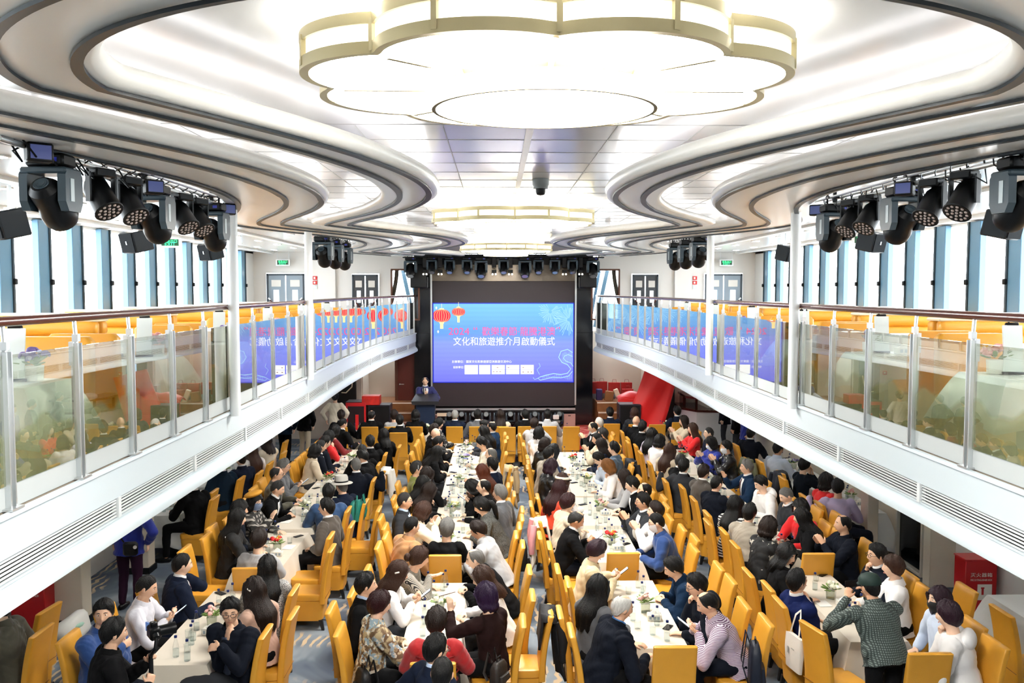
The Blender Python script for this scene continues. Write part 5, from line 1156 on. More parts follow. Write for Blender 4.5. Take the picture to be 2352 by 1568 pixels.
BAGS = [
((0.09,12.11,0.56), R(90), '#101114', 'black backpack hung on the back of an aisle chair', 0.30, 0.14, 0.40),
((2.34,8.58,0.50), R(80), '#131a2a', 'navy backpack standing beside the purple striped shirt', 0.28, 0.13, 0.44),
((4.37,8.50,0.50), R(20), '#10141f', 'dark blue backpack standing beside the pale blue sweater', 0.28, 0.13, 0.44),
((-1.60,8.43,0.50), R(-60), '#0d0d0f', 'black studded handbag beside the floral jacket', 0.24, 0.12, 0.26),
((-1.76,9.65,0.50), R(20), '#241b15', 'dark brown handbag beside the man in black suit', 0.26, 0.12, 0.26),
((-0.26,8.64,0.50), R(60), '#2a2420', 'black handbag with brown strap beside the dark brown sweater', 0.24, 0.12, 0.24),
((-4.08,12.39,0.50), R(-60), '#3a3c40', 'shiny dark bag behind the white trimmed coat', 0.22, 0.10, 0.26),
((4.80,13.98,0.45), R(60), '#15161c', 'black bag with yellow print on a chair under the right balcony', 0.30, 0.16, 0.42),
((-4.31,16.04,0.50), R(-60), '#e6d3b4', 'cream leather bag beside the grey haired man with the phone', 0.26, 0.10, 0.28),
]
CAMPOS = (-3.312,7.589,1.479)
# ================================================================== FURNITURE
rng = random.Random(11)
def srect(w, d, n=20, p=5):
    return [(w/2*math.copysign(abs(math.cos(a))**(2/p), math.cos(a)), d/2*math.copysign(abs(math.sin(a))**(2/p), math.sin(a))) for a in [2*math.pi*(k+.5)/n for k in range(n)]]
def loft(secs, n=20, p=5):
    """secs: (cx, cy, z, w, d); closed top and bottom"""
    m = MB(); vs = []
    for cx, cy, z, w_, d_ in secs: vs += [(cx+x, cy+y, z) for x, y in srect(w_, d_, n, p)]
    k = len(secs); fs = [(i*n+j, i*n+(j+1) % n, (i+1)*n+(j+1) % n, (i+1)*n+j) for i in range(k-1) for j in range(n)]
    fs += [tuple(range(n-1, -1, -1)), tuple((k-1)*n+j for j in range(n))]
    return m.add(vs, fs)
CH = thing('dining_chair', 'proto', 'chair', (0, 0, 0))
loft([(0, .01, .395, .40, .41), (0, .01, .405, .43, .44), (0, .01, .46, .44, .45), (0, .01, .482, .425, .435), (0, .01, .49, .38, .39)], 24, 6).build('seat', LEATHER, CH, 50)
loft([(0, .0, .13, .395, .40), (0, .0, .30, .42, .43), (0, .0, .398, .43, .44)], 24, 7).build('skirt', LEATHER, CH, 50)
bs = []
for i in range(13):
    u = i/12; z = .36+.69*u; y = -.205-.015*u-.085*u*u; t = .078-.012*u; w_ = .435
    bs.append((0, y, z, w_-.01*u, t))
bs += [(0, bs[-1][1], 1.058, .405, .045)]
loft(bs, 28, 7).build('backrest', LEATHER, CH, 50)
sm_ = MB(); sm_.tube([(x, -.205-.015*.1-.045, .44) for x in (-.212, .212)], .004, 5); sm_.build('seam', mat('seam_brown', '#8a5a12', .5), CH)
for x in (-.175, .175):
    for y in (-.18, .18):
        MB().add([(x+a*.026, y+b*.026, .14) for a, b in ((-1, -1), (1, -1), (1, 1), (-1, 1))]+[(x+a*.018, y+(.02 if y > 0 else -.03)+b*.018, 0) for a, b in ((-1, -1), (1, -1), (1, 1), (-1, 1))], [(0, 1, 2, 3), (7, 6, 5, 4), (0, 4, 5, 1), (1, 5, 6, 2), (2, 6, 7, 3), (3, 7, 4, 0)]).build('leg', LEGM, CH)
CHU = [0]
def chair(x, y, f, label, group=None):
    if CHU[0] == 0: o = CH; o.location = (x, y, 0); o.rotation_euler = (0, 0, -R(f))
    else: o = copy_tree(CH, (x, y, 0), -R(f))
    CHU[0] += 1
    tag(o, label, 'chair')
    if group: o['group'] = group
    elif 'group' in o.keys(): del o['group']
    return o
for x, y, f, lab in CHAIRS: chair(x, y, f, lab)
# ---- tables with cloths
def cloth(w_, d_, z, drop, seed, flare=.09, n=7):
    r_ = random.Random(seed); hx, hy = w_/2, d_/2
    per = []
    def side(ax, ay, bx, by, L_):
        m = max(3, int(L_/.06))
        for i in range(m): per.append((ax+(bx-ax)*i/m, ay+(by-ay)*i/m, i/m))
    side(-hx, -hy, hx, -hy, w_); side(hx, -hy, hx, hy, d_); side(hx, hy, -hx, hy, w_); side(-hx, hy, -hx, -hy, d_)
    N_ = len(per); ph = r_.random()*6; ph2 = r_.random()*6
    rings = []
    for k in range(n+1):
        u = k/n; ring = []
        for i, (x, y, t_) in enumerate(per):
            l = math.hypot(x, y); nx = (1 if abs(x) >= hx-1e-6 else 0)*math.copysign(1, x); ny = (1 if abs(y) >= hy-1e-6 else 0)*math.copysign(1, y)
            corner = max(0, 1-min(t_, 1-t_)*6) if True else 0
            fold = (.5+.5*math.sin(i*1.15+ph))*.04+(.5+.5*math.sin(i*.43+ph2))*.04
            o_ = u**.8*(flare*.4+fold+corner*.11)
            dz = drop*u*(1+.14*corner+.04*math.sin(i*.5+ph))
            ring.append((x+nx*o_, y+ny*o_, z-dz))
        rings.append(ring)
    m = MB(); vs = [p for r2 in rings for p in r2]
    fs = [(k*N_+i, k*N_+(i+1) % N_, (k+1)*N_+(i+1) % N_, (k+1)*N_+i) for k in range(n) for i in range(N_)]
    fs.append(tuple(range(N_)))
    return m.add(vs, fs)
BOT = []; TABI = []
def bottle(x, y, z, lab, grp):
    if not BOT:
        o = MB().lathe([(0, 0), (.03, 0), (.033, .01), (.033, .09), (.03, .11), (.018, .16), (.0125, .19), (.0125, .205)], n=14).build('water_bottle', clear_mat('bottle_clear', '#fafcfc', gain=1.1), None, 60, (x, y, z))
        MB().lathe([(.015, .2), (.015, .222), (.0, .224)], n=12).build('cap', CAPB, o, 40)
        MB().lathe([(.0, .004), (.0295, .004), (.0295, .085), (0, .085)], n=12).build('water', clear_mat('water_in_bottle', '#f1f6f7', gain=.6), o, 40)
        BOT.append(o)
    else: o = copy_tree(BOT[0], (x, y, z), rng.uniform(0, 6))
    return tag(o, lab, 'bottle', grp)
TUM = []
def tumbler(x, y, z, lab, grp):
    if not TUM:
        o = MB().lathe([(0, .003), (.03, .003), (.034, .09), (.036, .09), (.032, 0), (0, 0)], n=14).build('drinking_glass', GLASS, None, 60, (x, y, z)); TUM.append(o)
    else: o = copy_tree(TUM[0], (x, y, z))
    return tag(o, lab, 'glass', grp)
FLW = {}
FC = {'white': ('#eff0d8', '#f7f6ec'), 'red': ('#d21c1c', '#e9a03a'), 'pink': ('#eeb3ae', '#f3dccb'), 'purple': ('#7c6ca8', '#c9c2e0'), 'yellow': ('#efe3a6', '#f4f0da')}
def flowers(x, y, z, kind, lab, sc=1.0, big=False):
    key = (kind, big)
    if key in FLW: o = copy_tree(FLW[key], (x, y, z), rng.uniform(0, 6)); o.scale = (sc,)*3; return tag(o, lab, 'flowers')
    o = thing('flower_arrangement', lab, 'flowers', (x, y, z)); FLW[key] = o; o.scale = (sc,)*3; r_ = random.Random(len(FLW)*7)
    loft([(0, 0, 0, .085, .085), (0, 0, .09, .095, .095)], 16, 8).build('vase', clear_mat('vase_glass', '#dfe4dc', gain=2) if not big else mat('ceramic_white', '#efefec', .3), o)
    a, b = FC[kind]
    for nm, c_, n in (('blossoms', a, 9 if kind == 'white' or big else 4), ('small_blossoms', b, 6)):
        m = MB()
        for k in range(n):
            t_ = r_.uniform(0, 6.28); q = r_.uniform(0, .075); cx, cy, cz = q*math.cos(t_), q*math.sin(t_), .125+r_.uniform(0, .055)-q*.3
            R0 = .034 if nm == 'blossoms' else .02
            for j in range(9):
                u, v_ = r_.uniform(0, 6.28), r_.uniform(.1, 1.5); d = Vector((math.cos(u)*math.sin(v_), math.sin(u)*math.sin(v_), math.cos(v_)))
                m.ell(Vector((cx, cy, cz))+d*R0*.6, (R0*.55, R0*.55, R0*.28), 6, 4, M=d.to_track_quat('Z', 'Y').to_matrix())
        m.build(nm, mat('flower_%s_%s' % (kind, nm[:3]), c_, .6), o, 180)
    m = MB()
    for k in range(14):
        t_ = r_.uniform(0, 6.28); d = Vector((math.cos(t_), math.sin(t_), r_.uniform(.1, .8))).normalized()
        m.ell(Vector((0, 0, .09))+d*.07, (.045, .016, .005), 6, 4, M=d.to_track_quat('X', 'Z').to_matrix())
    m.build('leaves', GREENL, o, 180)
    return o
TIS = []
def tissue(x, y, z, lab, grp):
    if TIS: o = copy_tree(TIS[0], (x, y, z), rng.uniform(-.15, .15)); return tag(o, lab, 'tissue box', grp)
    o = thing('tissue_box', lab, 'tissue box', (x, y, z), 0, grp); TIS.append(o)
    MB().box((0, 0, .035), (.16, .11, .07), bev=.008).build('case', mat('acrylic_box', '#d9d6cb', .15), o)
    s_ = MB()
    for k in (-.045, 0, .045): s_.box((k, -.0565, .036), (.026, .002, .034))
    s_.build('printed_card', mat('print_grey', '#8c99a3', .5), o)
    MB().add([(-.05, -.015, .07), (.05, -.015, .07), (.05, .02, .07), (-.05, .02, .07), (0, .0, .115), (.02, .01, .1)], [(0, 1, 4), (1, 5, 4), (1, 2, 5), (2, 3, 5), (3, 4, 5), (3, 0, 4)]).build('tissue', PAPER, o)
    return o
PH = []
def phone(loc, rot, lab, col=BLACK, lit=False):
    o = MB().box((0, 0, 0), (.075, .155, .009), bev=.006).build('mobile_phone', col, None, 40, loc, rot); tag(o, lab, 'phone')
    if lit: MB().box((0, 0, .0052), (.067, .142, .001)).build('screen', mat('phone_screen', '#bcd4ee', .2, emit=.7), o)
    return o
def paper(x, y, z, rz, w_, d_, lab, col=PAPER, cat='paper'):
    return tag(MB().box((0, 0, 0), (w_, d_, .003)).build('paper_sheet' if cat == 'paper' else 'booklet', col, None, 40, (x, y, z), (0, 0, rz)), lab, cat)
for i, (cx, cy, w_, d_, nm, fl, nb, det) in enumerate(TABLES):
    t_ = thing('dining_table', 'rectangular table under a cream cloth, %s' % nm, 'table', (cx, cy, 0))
    MB().box((0, 0, .735), (w_-.02, d_-.02, .03)).build('tabletop', WOODB, t_)
    for sx in (-1, 1):
        for sy in (-1, 1): MB().box((sx*(w_/2-.06), sy*(d_/2-.06), .36), (.04, .04, .72)).build('leg', BLACKM, t_)
    c = cloth(w_, d_, .756, .5 if i % 3 else .58, i).build('tablecloth', CLOTH if abs(cx) < 5 else CLOTHW, None, 40, (cx, cy, 0))
    tag(c, 'cream tablecloth over the %s' % nm, 'tablecloth'); c.modifiers.new('thick', 'SOLIDIFY').thickness = .003
    z = .758; r_ = random.Random(100+i)
    spots = [(r_.uniform(-w_*.3, w_*.3), r_.uniform(-d_*.46, d_*.46)) for _ in range(40)]
    lng = d_ >= w_
    if not lng: spots = [(r_.uniform(-w_*.46, w_*.46), r_.uniform(-d_*.3, d_*.3)) for _ in range(40)]
    used = []
    def free(x, y, r0):
        if all(math.hypot(x-a, y-b) > r0+c_ for a, b, c_ in used): used.append((x, y, r0)); return True
        return False
    if fl:
        fx, fy = (r_.uniform(-.06, .06), r_.uniform(-.15, .25)*d_/2) if lng else (r_.uniform(-.3, .3)*w_/2, 0)
        free(fx, fy, .09); flowers(cx+fx, cy+fy, z, fl, '%s flower arrangement in a small vase on the %s' % (fl, nm), 1.15)
        tx, ty = (fx+.06, fy-.24) if lng else (fx+.26, fy)
        free(tx, ty, .09); tissue(cx+tx, cy+ty, z, 'clear tissue box with printed card on the %s' % nm, 'tissue boxes')
    k = 0
    for (x, y) in spots:
        if k >= nb: break
        if free(x, y, .05): bottle(cx+x, cy+y, z, 'clear water bottle with blue cap on the %s' % nm, 'water bottles on the %s' % nm); k += 1
    k = 0
    for (x, y) in spots[::-1]:
        if k >= 2: break
        if free(x, y, .05): tumbler(cx+x, cy+y, z, 'empty drinking glass on the %s' % nm, 'glasses on the %s' % nm); k += 1
    if det:
        for q, (x, y) in enumerate(spots[20:22]):
            x = math.copysign(w_*.3, x) if lng else x
            if free(x, y, .11): paper(cx+x, cy+y, z+.003, r_.uniform(-.3, .3), .15, .21, '%s sheet of printed paper on the %s' % (('flat white', 'second white')[q], nm))
        for q, (x, y) in enumerate(spots[26:28]):
            x = math.copysign(w_*.32, x) if lng else x
            if free(x, y, .08): phone((cx+x, cy+y, z+.006), (0, 0, r_.uniform(0, 3)), '%s black phone lying on the %s' % (('single', 'another')[q], nm))
# ---- things hung on chairs and lying about
def bag(loc, rz, col, lab, w_=.3, d_=.14, h=.4, name='backpack', strap=True):
    b = thing(name, lab, 'bag', loc, rz); m = mat('bag_'+col.strip('#'), col, .55, bump=.3, bscale=40)
    loft([(0, 0, 0, w_*.9, d_*.9), (0, 0, .03, w_, d_), (0, .0, h*.75, w_*.97, d_*.9), (0, 0, h*.95, w_*.7, d_*.6), (0, 0, h, w_*.4, d_*.4)], 20, 4).build('body', m, b, 60)
    loft([(0, -d_*.5, .04, w_*.7, .05), (0, -d_*.55, .06, w_*.75, .07), (0, -d_*.5, h*.45, w_*.7, .05)], 16, 5).build('front_pocket', m, b, 60)
    if strap:
        for s in (-1, 1): MB().tube([(s*.05, d_*.4, h*.95), (s*.06, d_*.7, h+.09), (s*.09, d_*1.0, h*.5), (s*.1, d_*.6, .05)], [(.018, .006)]*4, 8).build('strap', m, b)
    MB().tube([(-.04, 0, h*.97), (-.03, 0, h+.04), (.03, 0, h+.04), (.04, 0, h*.97)], .008, 6).build('handle', BLACK, b)
    return b
def draped(x, y, f, col, lab, name='jacket', L=.55, w_=.46, col2=None, seed=0):
    """a garment hung over a chair back: two sheets over the top edge"""
    r_ = random.Random(seed); o = thing(name, lab, 'clothing', (x, y, 0), -R(f)); m = mat('garment_'+col.strip('#'), col, .7, bump=.25, bscale=30)
    P = []
    for i in range(19):
        u = i/18; row = []
        for j in range(15):
            v = j/14; s_ = (u-.35)*(L+.35)
            if u < .35: yy, z = -.225+.06*(-s_)/.3+.01, 1.075-(-s_)*.9
            else: yy, z = -.365-.03*u-.03*s_, 1.08-s_
            if abs(u-.35) < .06: z += .012
            wob = math.sin(v*9+seed)*.018*max(0, u-.2)*2
            e_ = abs(v-.5); row.append(((v-.5)*w_*(.92+.35*max(0, u-.4)*(.6+.4*math.sin(seed+u*2))), yy-wob*1.6-.02*math.sin(5*u+seed), z-.10*e_*max(0, u-.3)-.5*max(0, e_-.36)+.02*math.sin(7*v+seed)*u))
        P.append(row)
    g = MB(); g.grid(P); b = g.build('body', m, o, 180); b.modifiers.new('thick', 'SOLIDIFY').thickness = .025
    for s in (-1, 1):
        MB().tube([(s*w_*.42, -.40, 1.0), (s*w_*.5, -.43, .8), (s*w_*.44, -.43, .58)], [.05, .055, .042], 10).build('sleeve', mat('garment_'+(col2 or col).strip('#'), col2 or col, .7), o, 60)
    return o
for a in DRAPES: draped(*a)
for a in BAGS: bag(*a)
# tote bag hanging from a strap
b = thing('tote_bag', 'white canvas tote bag hanging from a chair behind the man in the blue suit', 'bag', (2.92, 9.1, .42), R(-80))
loft([(0, 0, 0, .3, .05), (0, 0, .2, .34, .07), (0, 0, .38, .33, .04)], 20, 4).build('body', mat('canvas_white', '#ddd9cf', .75, bump=.3, bscale=30), b, 60)
MB().tube([(-.09, 0, .37), (-.05, .04, .58), (0, .07, .64), (.05, .04, .58), (.09, 0, .37)], [(.014, .004)]*5, 8).build('strap', mat('canvas_strap', '#e2ddd2', .7), b)
MB().box((.04, -.042, .24), (.06, .002, .012)).box((-.06, -.042, .2), (.03, .002, .07)).build('print', mat('tote_print', '#a9aaa2', .6), b)
# red fire extinguisher boxes
for (x, y, rz, lab) in ((-6.38, 11.36, 0, 'red fire extinguisher box with white lettering by the left pillar'), (6.36, 11.75, R(0), 'red fire extinguisher box with white lettering and label by the right wall')):
    b = thing('fire_extinguisher_box', lab, 'box', (x, y, 0), rz)
    MB().box((0, 0, .4), (.44, .3, .8), bev=.01).build('body', REDBOX, b); MB().box((0, 0, .805), (.46, .32, .02), bev=.006).build('lid', REDBOX, b)
    letter('fire', 'lettering', PAPER, b, (0, -.152, .60), .3, h=.06); letter('fire2', 'small_lettering', PAPER, b, (0, -.152, .53), .3, h=.03)
    if x > 0:
        q = MB().box((.05, -.153, .36), (.2, .004, .22)).build('notice', PAPER, b); MB().box((.02, -.157, .37), (.03, .003, .09)).box((.02, -.157, .42), (.045, .003, .02)).build('symbol', REDBOX, q)
# heap of white printed plastic bags at the lower left
r_ = random.Random(5)
for k in range(7):
    x, y = -6.05+r_.uniform(-.3, .35), 9.3+k*.28+r_.uniform(-.08, .08)
    o = thing('plastic_carrier_bag', ('white printed carrier bag heaped by the left fire box, '+('nearest the camera', 'second from the camera', 'third from the camera', 'middle one', 'third from the fire box', 'second from the fire box', 'closest to the fire box')[k]), 'bag', (x, y, 0), r_.uniform(0, 3))
    m = MB(); m.ell((0, 0, .17), (.2+r_.uniform(0, .05), .13, .17+r_.uniform(0, .06)), 16, 10)
    m.v = [(a+.03*math.sin(9*b_+k)+.02*math.sin(23*c_), b_+.03*math.sin(11*a+2*k), max(0, c_+.025*math.sin(13*a+9*b_+k))) for a, b_, c_ in m.v]
    m.build('body', mat('carrier_white', '#e7e8e4', .35), o, 180)
    g = MB(); g.ell((0, 0, .22), (.13, .142, .05), 14, 6); g.build('printed_patch', mat('mint_print', '#a9d3bf', .4), o, 180)
# ---- upper deck booths, tables and seats
def booth(s, y, lab):
    b = thing('booth_bench', lab, 'sofa', (s*5.9, y, DECK))
    for q in (-1, 1):
        for k, (z0, z1) in enumerate(((.42, .6), (.6, .78), (.78, .93))):
            for h in (-1, 1):
                loft([(h*.62, q*.09, z0, 1.2, .10), (h*.62, q*.10, z0+.03, 1.23, .14), (h*.62, q*.10, z1-.03, 1.23, .14), (h*.62, q*.09, z1, 1.2, .10)], 20, 8).build('back_cushion', LEATHERS, b, 50)
        MB().box((0, q*.34, .36), (2.46, .5, .14), bev=.03).build('seat', LEATHERS, b); MB().box((0, q*.32, .15), (2.44, .46, .29)).build('base', WOODB, b)
    MB().box((0, 0, .945), (2.5, .3, .035), bev=.012).build('top_cap', CREAML, b)
for s, nm in ((-1, 'left'), (1, 'right')):
    for k in range(8):
        booth(s, 7.6+k*2.15, 'mustard booth bench with cream cap on the %s balcony, %s from the camera' % (nm, ('first', 'second', 'third', 'fourth', 'fifth', 'sixth', 'seventh', 'eighth')[k]))
        if k < 7:
            y = 8.67+k*2.15; t_ = thing('booth_table', 'white clothed table between the %s booths of the %s balcony' % (('first', 'second', 'third', 'fourth', 'fifth', 'sixth', 'seventh')[k], nm), 'table', (s*5.9, y, DECK))
            MB().box((0, 0, .7), (2.2, .6, .03)).build('tabletop', WOODB, t_); MB().box((0, 0, .35), (.1, .1, .7)).build('pedestal', BLACKM, t_)
            o = tag(cloth(2.2, .62, DECK+.72, .25, 60+k+(9 if s > 0 else 0)).build('tablecloth', CLOTHW, None, 40, (s*5.9, y, 0)), 'white cloth on the %s booth table of the %s balcony' % (('first', 'second', 'third', 'fourth', 'fifth', 'sixth', 'seventh')[k], nm), 'tablecloth'); o.modifiers.new('thick', 'SOLIDIFY').thickness = .003
    # small tables along the balustrade with easel menus
    for k, y in enumerate((6.2, 8.5, 10.8, 13.1, 15.4, 17.7) if s < 0 else (6.6, 8.9, 11.2, 13.5, 15.8, 18.1)):
        o_ = ('first', 'second', 'third', 'fourth', 'fifth', 'sixth')[k]
        t_ = thing('side_table', '%s small table behind the %s balustrade, counted from the camera' % (o_, nm), 'table', (s*3.78, y, DECK))
        MB().box((0, 0, .60), (.62, .62, .03)).build('tabletop', WOODB, t_); MB().cyl((0, 0, 0), (0, 0, .6), .04).build('pedestal', BLACKM, t_)
        o = tag(cloth(.66, .66, DECK+.62, .34, 30+k+(7 if s > 0 else 0), .1).build('tablecloth', mat('satin_white', '#e6f0ee', .3, sheen=.4, bump=.4, bscale=12), None, 40, (s*3.78, y, 0)), 'white satin cloth on the %s small table behind the %s balustrade' % (o_, nm), 'tablecloth'); o.modifiers.new('thick', 'SOLIDIFY').thickness = .003
        zt = DECK+.625
        e = thing('menu_holder', 'white menu board with black clip on the %s small table, %s balcony' % (o_, nm), 'menu', (s*3.72, y+.06, zt), R(-8*s))
        MB().box((0, 0, .2), (.14, .02, .36), rot=(R(-8), 0, 0)).build('board', mat('menu_white', '#e4eeee', .35), e); MB().box((0, .03, .385), (.1, .03, .03), bev=.008).tube([(-.03, .03, .4), (0, .02, .42), (.03, .03, .4)], .006, 5).build('clip', BLACK, e); MB().box((0, .02, .01), (.16, .1, .02)).build('foot', BLACKM, e)
        flowers(s*3.62, y+.12, zt, 'purple' if (k % 2 == 0) == (s < 0) else 'pink', '%s flowers in a white pot on the %s small table, %s balcony' % ('purple' if (k % 2 == 0) == (s < 0) else 'pink', o_, nm), 1.2, True)
        tissue(s*3.86, y-.14, zt, 'tissue box on the %s small table of the %s balcony' % (o_, nm), 'tissue boxes on the balconies')
        for q in (-1, 1):
            b = thing('balcony_chair', 'mustard padded seat on the %s side of the %s small table, %s balcony' % ('near' if q < 0 else 'far', o_, nm), 'chair', (s*3.85, y+q*.72, DECK), 0 if q < 0 else R(180))
            loft([(0, .1, .0, .56, .4), (0, .1, .36, .58, .44), (0, .1, .4, .5, .36)], 16, 7).build('seat', LEATHERS, b, 50)
            loft([(0, -.16, .0, .58, .1), (0, -.18, .6, .6, .13), (0, -.19, .86, .6, .12), (0, -.19, .9, .54, .07)], 20, 7).build('backrest', LEATHERS, b, 50)
# white table corner at the lower right and dark tables under the left balcony are in TABLES
# ================================================================== PEOPLE
SKIN = [mat('skin_%d' % i, c, .5, bump=.05, bscale=120) for i, c in enumerate(('#e3b595', '#d9a684', '#ebc3a6', '#c99372'))]
HC = {'black': '#0b0a0a', 'darkbrown': '#1f130e', 'brown': '#3a2318', 'lightbrown': '#7a4e25', 'auburn': '#532512', 'darkred': '#2a0d10', 'purple': '#271433', 'darkpurple': '#2a1420', 'grey': '#6d6c69', 'greyblack': '#2c2b2b', 'silver': '#8b8b88', 'white': '#c9c7c2', 'charcoal': '#1a1b1e', 'skin': '#000000'}
TC = {'black': '#0b0b0d', 'navy': '#121a2c', 'navydark': '#0e131e', 'navyblue': '#152b45', 'navyblue2': '#14204f', 'navyteal': '#0d2233', 'charcoal': '#303236', 'grey': '#55575b', 'lightgrey': '#a9aaac', 'greybrown': '#4b443d', 'tan': '#b58557', 'cream': '#ece4d0', 'white': '#eeeceb', 'beige': '#cdbfa6', 'taupe': '#a39a8b', 'brown': '#4a3023', 'darkbrown': '#21100f', 'darkred': '#7a0f14', 'red': '#a8181c', 'brightred': '#d8161b', 'orangered': '#cf4222', 'green': '#7d8442', 'blue': '#1d3f78', 'royalblue': '#1f2f8f', 'blueprint': '#2c4a72', 'denim': '#1f3358', 'slate': '#4a6076', 'paleblue': '#c3d0e4', 'lavender': '#b5a9cc', 'lavenderwhite': '#ded6ea', 'olive': '#4d4a3d', 'trench': '#cbb994', 'tanpink': '#c4a08c', 'lightgreyshirt': '#d3d2da', 'blackteal': '#0d1620', 'lightblue': '#b9cdea', 'brick': '#8b3a2a', 'brick2': '#2a1226', 'speaker': '#2b2f66'}
def hairmat(c):
    return mat('hair_'+c, HC[c], .42, noise=.45, nscale=30, bump=.9, bscale=70, stretch=(3, 3, .35), spec=.3)
def pattern(name):
    if 'pat_'+name in MATS: return MATS['pat_'+name]
    base = {'floral': '#8b7a5c', 'stripe': '#d9cfe0', 'bwstripe': '#e8e6e2', 'plaidgreen': '#4d5a55', 'plaidgrey': '#5c5a57', 'tweed': '#3a3a38', 'tweedlight': '#8a8988', 'blackprint': '#0d0d0f', 'stripegrey': '#8f8c85', 'blackwhite': '#101012', 'blackleather': '#121316', 'blacktrim': '#09090b'}[name]
    m = mat('pat_'+name, base, .3 if name == 'blackleather' else .75, bump=.2, bscale=40); nt, N, L, B = nodes(m)
    t = N.new('ShaderNodeTexCoord')
    def mix(fac, c1, c2):
        x = N.new('ShaderNodeMixRGB'); L.new(fac, x.inputs[0])
        for i, c in ((1, c1), (2, c2)):
            if isinstance(c, str): x.inputs[i].default_value = hexc(c)
            else: L.new(c, x.inputs[i])
        return x.outputs[0]
    def ramp(src, a, b):
        r_ = N.new('ShaderNodeValToRGB'); r_.color_ramp.elements[0].position = a; r_.color_ramp.elements[1].position = b; L.new(src, r_.inputs[0]); return r_.outputs[0]
    def wave(ax, sc, dist=0):
        w_ = N.new('ShaderNodeTexWave'); w_.bands_direction = ax; w_.inputs['Scale'].default_value = sc; w_.inputs['Distortion'].default_value = dist; L.new(t.outputs['Object'], w_.inputs['Vector']); return w_.outputs['Fac']
    def noise(sc, dist=0):
        n = N.new('ShaderNodeTexNoise'); n.inputs['Scale'].default_value = sc; n.inputs['Distortion'].default_value = dist; L.new(t.outputs['Object'], n.inputs['Vector']); return n.outputs['Fac']
    if name == 'floral': c = mix(ramp(noise(14, .8), .5, .54), mix(ramp(noise(9, 1.5), .48, .55), '#6a5138', '#b3a07a'), mix(ramp(noise(22), .5, .52), '#8fa3ad', '#d8cfbb'))
    elif name == 'stripe': c = mix(ramp(wave('Z', 26, .6), .42, .6), '#e6dde8', '#6b4468')
    elif name == 'bwstripe': c = mix(ramp(wave('Z', 9, .5), .45, .5), '#eceae6', '#0d0d10')
    elif name == 'plaidgreen':
        c = mix(ramp(wave('Z', 16), .45, .6), '#6f7c76', '#38433f'); c = mix(ramp(wave('X', 16), .5, .62), c, '#2e3836')
    elif name == 'plaidgrey':
        c = mix(ramp(wave('Z', 5), .48, .52), '#a59f97', '#35322f'); c = mix(ramp(wave('X', 5), .5, .55), c, '#23211f')
    elif name in ('tweed', 'tweedlight'): c = mix(ramp(noise(120), .4, .6), '#20211f' if name == 'tweed' else '#3f3f40', '#5b5c58' if name == 'tweed' else '#c3c2c0')
    elif name == 'blackprint': c = mix(ramp(noise(12, .3), .63, .65), '#0d0d0f', '#b5b0a4')
    elif name == 'stripegrey': c = mix(ramp(wave('X', 34), .45, .55), '#2d2a28', '#c4bdb0')
    elif name == 'blackwhite': c = mix(ramp(noise(30, 1), .62, .64), '#101012', '#d8d4cc')
    else: return m
    L.new(c, B.inputs['Base Color']); return m
def clothmat(c):
    if c in TC: dk = sum(hexc(TC[c])[:3]) < .12; return mat('fabric_'+c, TC[c], .85 if dk else .75, sheen=0 if dk else .2, spec=.15 if dk else .35, bump=.18, bscale=55)
    return pattern(c)
# ---- a head
def head_base():
    m = MB(); n, k = 44, 30
    m.ell((0, 0, 0), (1, 1, 1), n, k); out = []
    for v in m.v:
        x, y, z = v; px, py, pz = x*.076, y*.094, z*.116
        if z < 0:
            t = -z; px *= 1-.27*t**1.3
            py *= (1-.10*t) if y > 0 else (1-.42*t)
        if y > 0:
            g = lambda a, s: math.exp(-(a/s)**2)
            py += .024*g(px, .011)*g(pz+.02, .02)+.010*g(px, .009)*g(pz-.008, .022)
            py -= .009*g(abs(px)-.03, .013)*g(pz-.012, .011)
            py += .004*g(abs(px)-.028, .02)*g(pz-.034, .009)
            py += .006*g(px, .018)*g(pz+.06, .008)+.007*g(px, .022)*g(pz+.1, .016)
        out.append((px*1.03, py*1.03, pz*1.03))
    f = m.f; m2 = MB(); m2.add(out, f)
    for s in (-1, 1): m2.ell((s*.079, -.006, -.004), (.011, .02, .031), 10, 8, M=Euler((R(-12), 0, R(s*-22))).to_matrix())
    return m2
HEADB = head_base()
